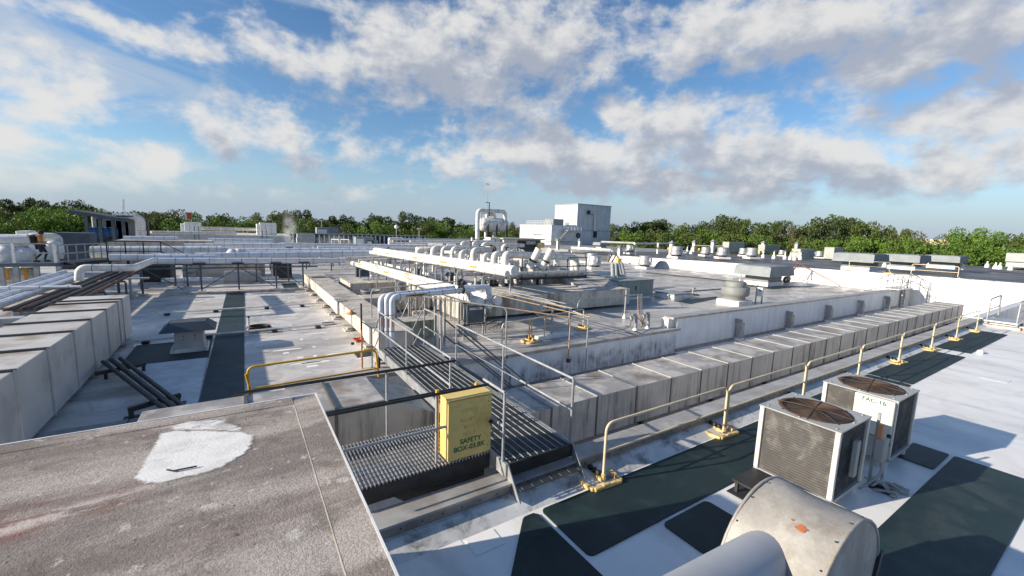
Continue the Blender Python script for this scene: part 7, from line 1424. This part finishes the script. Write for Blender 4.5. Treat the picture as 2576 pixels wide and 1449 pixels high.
# worker (walking right) with a backpack
def person():
    base = atY(P1(500, 945), PY + .55); f = Vector((base.x, PY + .55, PZ)); p = thing('person', 'worker in orange top and dark trousers walking on the platform', 'person', tuple(f))
    J = {'pel': (0, 0, .93), 'sp': (.01, 0, 1.15), 'ch': (.03, 0, 1.36), 'nk': (.06, 0, 1.50), 'hd': (.09, 0, 1.62), 'hd2': (.10, 0, 1.74), 'sl': (.03, .19, 1.42), 'el': (-.04, .24, 1.16), 'wl': (.14, .22, .98), 'sr': (.03, -.19, 1.42), 'er': (.10, -.25, 1.17), 'wr': (.30, -.2, 1.08), 'hl': (0, .1, .9), 'kl': (.20, .1, .52), 'al': (.08, .1, .09), 'tl': (.24, .1, .04), 'hr': (0, -.1, .9), 'kr': (.05, -.1, .5), 'ar': (-.25, -.1, .16), 'tr': (-.14, -.1, .04), 'fl': (.19, .21, .9), 'fr': (.38, -.18, 1.06)}
    E_ = [('pel', 'sp'), ('sp', 'ch'), ('ch', 'nk'), ('nk', 'hd'), ('hd', 'hd2'), ('ch', 'sl'), ('sl', 'el'), ('el', 'wl'), ('wl', 'fl'), ('ch', 'sr'), ('sr', 'er'), ('er', 'wr'), ('wr', 'fr'), ('pel', 'hl'), ('hl', 'kl'), ('kl', 'al'), ('al', 'tl'), ('pel', 'hr'), ('hr', 'kr'), ('kr', 'ar'), ('ar', 'tr')]
    RD = {'pel': .15, 'sp': .14, 'ch': .16, 'nk': .06, 'hd': .10, 'hd2': .09, 'sl': .07, 'el': .05, 'wl': .035, 'fl': .035, 'sr': .07, 'er': .05, 'wr': .035, 'fr': .035, 'hl': .10, 'kl': .07, 'al': .05, 'tl': .045, 'hr': .10, 'kr': .07, 'ar': .05, 'tr': .045}
    def skin(name, keys, grow, mt_):
        me = bpy.data.meshes.new(name); ks = [k for k in J if k in keys]; ix = {k: i for i, k in enumerate(ks)}
        me.from_pydata([J[k] for k in ks], [(ix[a], ix[b]) for a, b in E_ if a in ix and b in ix], []); o = bpy.data.objects.new(name, me); COL.objects.link(o); o.parent = p
        md = o.modifiers.new('skin', 'SKIN'); 
        for k in ks: v = me.skin_vertices[0].data[ix[k]]; v.radius = (RD[k] * grow,) * 2; v.use_root = (k == ('pel' if 'pel' in ix else ks[0]))
        o.modifiers.new('sub', 'SUBSURF').levels = 1; o.modifiers['sub'].render_levels = 2; me.materials.append(MT[mt_]); return o
    skin('body', set(J), 1.0, 'skin'); skin('shirt', {'sp', 'ch', 'sl', 'el', 'sr', 'er'}, 1.12, 'cloth_orange'); skin('trousers', {'pel', 'hl', 'kl', 'al', 'hr', 'kr', 'ar'}, 1.12, 'cloth_navy')
    m = MB(); c = f + Vector((.085, 0, 1.67)); m.lathe(c, [(.115, -.06), (.13, .02), (.115, .09), (.07, .13), (0, .14)], 12); m.build('hair', 'cloth_black', p)
    for s_ in (-1, 1): MB().lathe(f + Vector((.185, .035 * s_, 1.66)), [(0, -.008), (.012, -.004), (.012, .004), (0, .008)], 6, 0, (1, 0, 0)).build('eye', 'rubber', p)
    MB().obox(f + Vector((.20, 0, 1.63)), (1, 0, 0), (0, 1, 0), (0, 0, 1), .018, .012, .02, 0, .006).build('nose', 'skin', p)
    for k in ('fl', 'fr'):
        for q in range(5):
            a = f + Vector(J[k]) + Vector((.01 * (q == 4), (q - 1.5) * .017 if q < 4 else .035, 0)); L = (.06, .07, .066, .055, .045)[q]; MB().tube([a, a + Vector((L * .5, 0, -L * .45)), a + Vector((L * .6, 0, -L))], [.009, .009, .006], 5).build('finger' if q < 4 else 'thumb', 'skin', p)
    for s_, k in ((1, 'tl'), (-1, 'tr')): a = f + Vector(J[k]); MB().obox(a + Vector((-.04, 0, .0)), (1, 0, 0), (0, 1, 0), (0, 0, 1), .14, .05, .045, 0, .02).build('shoe', 'cloth_black', p)
    bp = thing('backpack', 'black backpack worn by the worker', 'backpack', tuple(f + Vector((-.25, 0, 1.1)))); MB().obox(f + Vector((-.24, 0, 1.27)), (1, 0, .12), (0, 1, 0), (-.12, 0, 1), .15, .19, .27, 0, .07).build('bag', 'cloth_black', bp)
    for s_ in (-.12, .12): MB().tube([f + Vector((-.12, s_, 1.48)), f + Vector((.06, s_, 1.56)), f + Vector((.21, s_, 1.35)), f + Vector((.05, s_ * 1.5, 1.1)), f + Vector((-.12, s_, 1.06))], .02, 5).build('strap', 'paint_yellow', bp)
person()
# railed walkway with stairs beyond the rack
wk = thing('walkway', 'dark railed walkway with stairs beside the fat ribbed pipe', 'walkway', (-4, 36.5, ZR)); a, b = atY(P1(1295, 905), 36.6), atY(P1(1930, 905), 36.6); zz = a.z
MB().box(a.x, b.x, 36.3, 37.2, zz - .1, zz).build('deck', 'steel_dark', wk)
for h_ in (.5, 1.15): MB().box(a.x, b.x, 36.28, 36.34, zz + h_ - .03, zz + h_ + .03).build('rail', 'steel_dark', wk); MB().bar((b.x, 36.3, zz + h_), (b.x + 1.6, 36.3, zz + h_ - 1.0), .05).build('rail', 'steel_dark', wk)
for i in range(4): X = a.x + (b.x - a.x) * i / 3; MB().box(X - .03, X + .03, 36.28, 36.34, zz, zz + 1.15).build('rail_post', 'steel_dark', wk); MB().box(X - .06, X + .06, 36.7, 36.82, ZR, zz - .1).build('leg', 'steel_dark', wk)
for i in range(5): MB().box(b.x + .1 + i * .3, b.x + .38 + i * .3, 36.35, 37.15, zz - .2 * (i + 1) - .04, zz - .2 * (i + 1)).build('tread', 'grate_dark', wk)
# wisps of steam by the corrugated building
def steam(name, label, c, sx_, sz_, dens):
    m = bpy.data.materials.new(name); m.use_nodes = True; t = m.node_tree; t.nodes.remove(t.nodes['Principled BSDF']); k = NT(t); pv = k.n('ShaderNodeVolumePrincipled'); pv.inputs['Color'].default_value = (1, 1, 1, 1)
    tc_ = k.n('ShaderNodeTexCoord'); g_ = k.n('ShaderNodeNewGeometry'); nz = k.noise(g_.outputs['Position'], .8, 4, .6)
    cc = k.v('LENGTH', k.v('MULTIPLY', k.v('SUBTRACT', tc_.outputs['Generated'], (.5, .5, .5)), (2, 2, 2))); fall = k.ss(cc, 1.0, .1); t.links.new(k.m('MULTIPLY', k.m('MULTIPLY', fall, k.ss(nz, .42, .62)), dens), pv.inputs['Density']); t.links.new(pv.outputs[0], t.nodes['Material Output'].inputs['Volume'])
    o = MB().lathe(c, [(0, -sz_), (sx_ * .6, -sz_ * .8), (sx_, 0), (sx_ * .8, sz_ * .7), (0, sz_)], 14).build('steam', m); tag(o, label, 'steam', kind='stuff')
steam('steam_a', 'white steam plume rising by the right roof box', atY(P2(1960, 440), 70), 1.2, 3.4, .8)
steam('steam_b', 'thin steam drifting before the ribbed wall', atY(P3(370, 520), 80), 5.0, 1.6, .12)
# flag and far tall mast, far pink building
fl = thing('flag', 'red and white flag on a pole above the far trees', 'flag', tuple(atY(P2(482, 290), 120)[:2]) + (0,)); e = atY(P2(478, 270), 120); MB().tube([(e.x + 1.0, 120, .3), (e.x + 1.0, 120, e.z + 1.3)], .07, 6).build('pole', 'steel_galv', fl)
MB().obox((e.x + .55, 120, e.z + .3), (1, .2, 0), (-.2, 1, 0), (0, 0, 1), .4, .02, .75, 0).build('cloth', 'red', fl); MB().obox((e.x + .0, 119.95, e.z + .1), (1, -.2, .1), (.2, 1, 0), (-.1, 0, 1), .18, .02, .7, 0).build('cloth_stripe', 'label_white', fl)
tm = thing('twin_mast', 'two thin pale masts standing above the canopy', 'mast', tuple(atY(P1(1465, 330), 110)[:2]) + (0,))
for du in (0, 22): e = atY(P1(1450 + du, 330), 110); e2 = atY(P1(1450 + du, 190), 110); MB().tube([(e.x, 110, e.z), (e2.x, 110, e2.z)], .07, 5).build('mast', 'pipe_white', tm)
e = atX(P6(1640, 440), 420); tag(MB().box(420, 445, e.y - 16, e.y + 14, -9, e.z + 3).build('far_building', 'pink_wall'), 'distant pinkish building in the gap between the right trees', 'building')
# ------------------------------------------------------------------ trees
def make_crown(seed, kind):
    r = np.random.default_rng(seed); cl = []
    if kind == 'oak':
        for i in range(26): a = r.uniform(0, 6.28); rr = r.uniform(0, 1) ** .6 * .95; h = r.uniform(.42, .98); rr *= math.sqrt(max(.05, 1 - ((h - .55) / .5) ** 2)); cl.append((rr * math.cos(a) * .62, rr * math.sin(a) * .62, h, r.uniform(.10, .19)))
    elif kind == 'tall':
        for i in range(18): a = r.uniform(0, 6.28); h = r.uniform(.55, .98); rr = .34 * math.sqrt(max(.05, 1 - ((h - .78) / .26) ** 2)); cl.append((rr * math.cos(a), rr * math.sin(a), h, r.uniform(.07, .13)))
    else:
        for i in range(24): a = r.uniform(0, 6.28); rr = r.uniform(0, .6); h = r.uniform(.1, .95) * (1 - .3 * rr); cl.append((rr * math.cos(a), rr * math.sin(a), h, r.uniform(.13, .24)))
    V = []; F = []
    for (x_, y_, z_, s_) in cl:
        n = 165; d = r.normal(size=(n, 3)); d /= np.linalg.norm(d, axis=1)[:, None]; rad_ = s_ * r.uniform(.45, 1.08, n) ** .6; P = np.stack([x_ + d[:, 0] * rad_, y_ + d[:, 1] * rad_, z_ + d[:, 2] * rad_ * .7], 1)
        for k in range(n):
            u = r.normal(size=3); u /= np.linalg.norm(u); w2 = np.cross(u, r.normal(size=3)); w2 /= np.linalg.norm(w2); sz = r.uniform(.011, .024); b = len(V)
            V += [tuple(P[k] - u * sz), tuple(P[k] + w2 * sz * .7), tuple(P[k] + u * sz), tuple(P[k] - w2 * sz * .7)]; F.append((b, b + 1, b + 2, b + 3))
    return V, F, cl
protos = []
for i, (kind, lm) in enumerate((('oak', 'leaf_oak'), ('oak', 'leaf_dark'), ('oak', 'leaf_oak'), ('tall', 'leaf_dark'), ('bush', 'leaf_bright'), ('bush', 'leaf_oak'), ('oak', 'leaf_dry'), ('tall', 'leaf_oak'), ('oak', 'leaf_bright'))):
    V, F, cl = make_crown(50 + i, kind); me = bpy.data.meshes.new('crown'); me.from_pydata(V, [], F); me.materials.append(MT[lm])
    m = MB(); hh = min(c[2] for c in cl) + .08; m.tube([(0, 0, 0), (.01, 0, hh * .6), (0, .01, hh + .12)], [.028, .02, .012], 7)
    for c in sorted(cl, key=lambda c: -c[2])[:9]: m.tube([(0, 0, hh * .75), (c[0] * .45, c[1] * .45, (hh * .75 + c[2]) / 2 + .02), (c[0], c[1], c[2])], [.011, .007, .003], 5)
    t_ = bpy.data.meshes.new('trunk'); t_.from_pydata(m.v, [], m.f); t_.materials.append(MT['bark']); protos.append((kind, me, t_))
TN = 0
def tree(pos, H, W, pi, label):
    global TN
    kind, cm_, tm_ = protos[pi]; r_ = thing('tree', label, 'tree', pos, 'trees behind the plant'); r_.rotation_euler = (0, 0, random.uniform(0, 6.28))
    for nm, me in (('crown', cm_), ('trunk', tm_)): o = bpy.data.objects.new(nm, me); COL.objects.link(o); o.parent = r_; o.scale = (W, W, H)
    TN += 1
random.seed(21)
def place(u, v, D, pi, wf, label):
    d = sight(u, v); hl = math.hypot(d.x, d.y); x_, y_ = d.x / hl * D, d.y / hl * D; zt = CAM_H + d.z / hl * D
    H = (zt + 9.0) / .99; tree((x_, y_, -9.0), H, wf * (H if pi in (3, 7) else max(H * .62, 9)), pi, label)
sky_line = [(-60, 525, 5), (5, 532, 0), (35, 522, 0), (66, 506, 3), (88, 512, 1), (118, 522, 0), (150, 520, 0), (190, 514, 1), (225, 528, 2), (262, 534, 4), (330, 545, 2), (385, 545, 1), (425, 546, 0), (452, 538, 6), (490, 548, 5), (528, 548, 4), (566, 546, 0), (605, 549, 5), (648, 545, 6), (690, 541, 0), (722, 538, 1), (752, 535, 1), (778, 546, 4), (826, 552, 5), (866, 546, 3), (905, 556, 4), (945, 546, 0), (968, 548, 7), (1000, 560, 4), (1030, 541, 1), (1062, 550, 7), (1090, 559, 8), (1118, 560, 5), (1150, 553, 3), (1182, 562, 4), (1225, 566, 1), (1290, 566, 6), (1320, 568, 5), (1372, 568, 0), (1550, 570, 1), (1585, 572, 0), (1612, 566, 2), (1650, 559, 1), (1672, 562, 3), (1704, 574, 8), (1738, 572, 0), (1780, 566, 1), (1815, 558, 0), (1842, 552, 1), (1872, 562, 2), (1905, 574, 0), (1940, 566, 2), (1965, 564, 1), (2002, 578, 6), (2046, 572, 0), (2085, 560, 1), (2110, 553, 0), (2140, 556, 1), (2175, 568, 2), (2212, 580, 6), (2256, 580, 0), (2290, 592, 6), (2318, 606, 5), (2395, 600, 6), (2432, 586, 8), (2470, 586, 8), (2505, 594, 8), (2548, 600, 0), (2600, 600, 2), (2660, 600, 1)]
dl_ = {0: 'rounded green oak', 1: 'dark domed tree', 2: 'broad green tree', 3: 'tall thin-trunked dark tree', 4: 'bright green bushy tree', 5: 'green bushy tree', 6: 'brownish dry-leaved tree', 7: 'slender tall green tree', 8: 'vivid green spreading tree'}
refs = [(0, 'behind the worker'), (260, 'left of the canopy'), (380, 'behind the canopy risers'), (470, 'by the flag'), (560, 'behind the left white roof box'), (690, 'between the white roof boxes'), (760, 'behind the steam plume'), (900, 'above the ribbed wall'), (1040, 'near the globe lamp'), (1180, 'left of the tank'), (1310, 'between tank and cube building'), (1560, 'right of the cube building'), (1700, 'above the fan row'), (1850, 'in the tallest clump behind the fans'), (2000, 'behind the square stacks'), (2130, 'in the clump above the left hood vent'), (2260, 'above the middle hood vent'), (2360, 'beside the far pink building'), (2450, 'in the bright clump at far right'), (2600, 'at the right edge')]
used = {}
def tree_label(u, pi, row):
    rf = min(refs, key=lambda q: abs(q[0] - u))[1]; base = row + dl_[pi] + ' ' + rf; used[base] = used.get(base, 0) + 1; k_ = used[base]
    return base if k_ == 1 else ordn[min(k_ - 1, 11)] + ' ' + base
for (u, v, pi) in sky_line: D = random.uniform(148, 172) if not 1270 < u < 1580 else 185; place(u, v, D, pi, random.uniform(.75, 1.3), tree_label(u, pi, ''))
u = -40
while u < 2620:
    hy = 580 + .0337 * (u - 1288); pi = random.choice((4, 5, 4, 0, 8, 5, 8)); (None if 1290 < u < 1575 else place(u, hy - random.uniform(0, 10), random.uniform(130, 142), pi, random.uniform(1.0, 1.4), tree_label(u, pi, 'lower front-row '))); u += random.uniform(30, 46)
u = -60
while u < 2640:
    hy = 580 + .0337 * (u - 1288)
    if not (2325 < u < 2385): pi = random.choice((0, 1, 2, 5)); place(u, hy - random.uniform(4, 12), random.uniform(190, 205), pi, random.uniform(1.1, 1.4), tree_label(u, pi, 'far back-row '))
    u += random.uniform(34, 50)
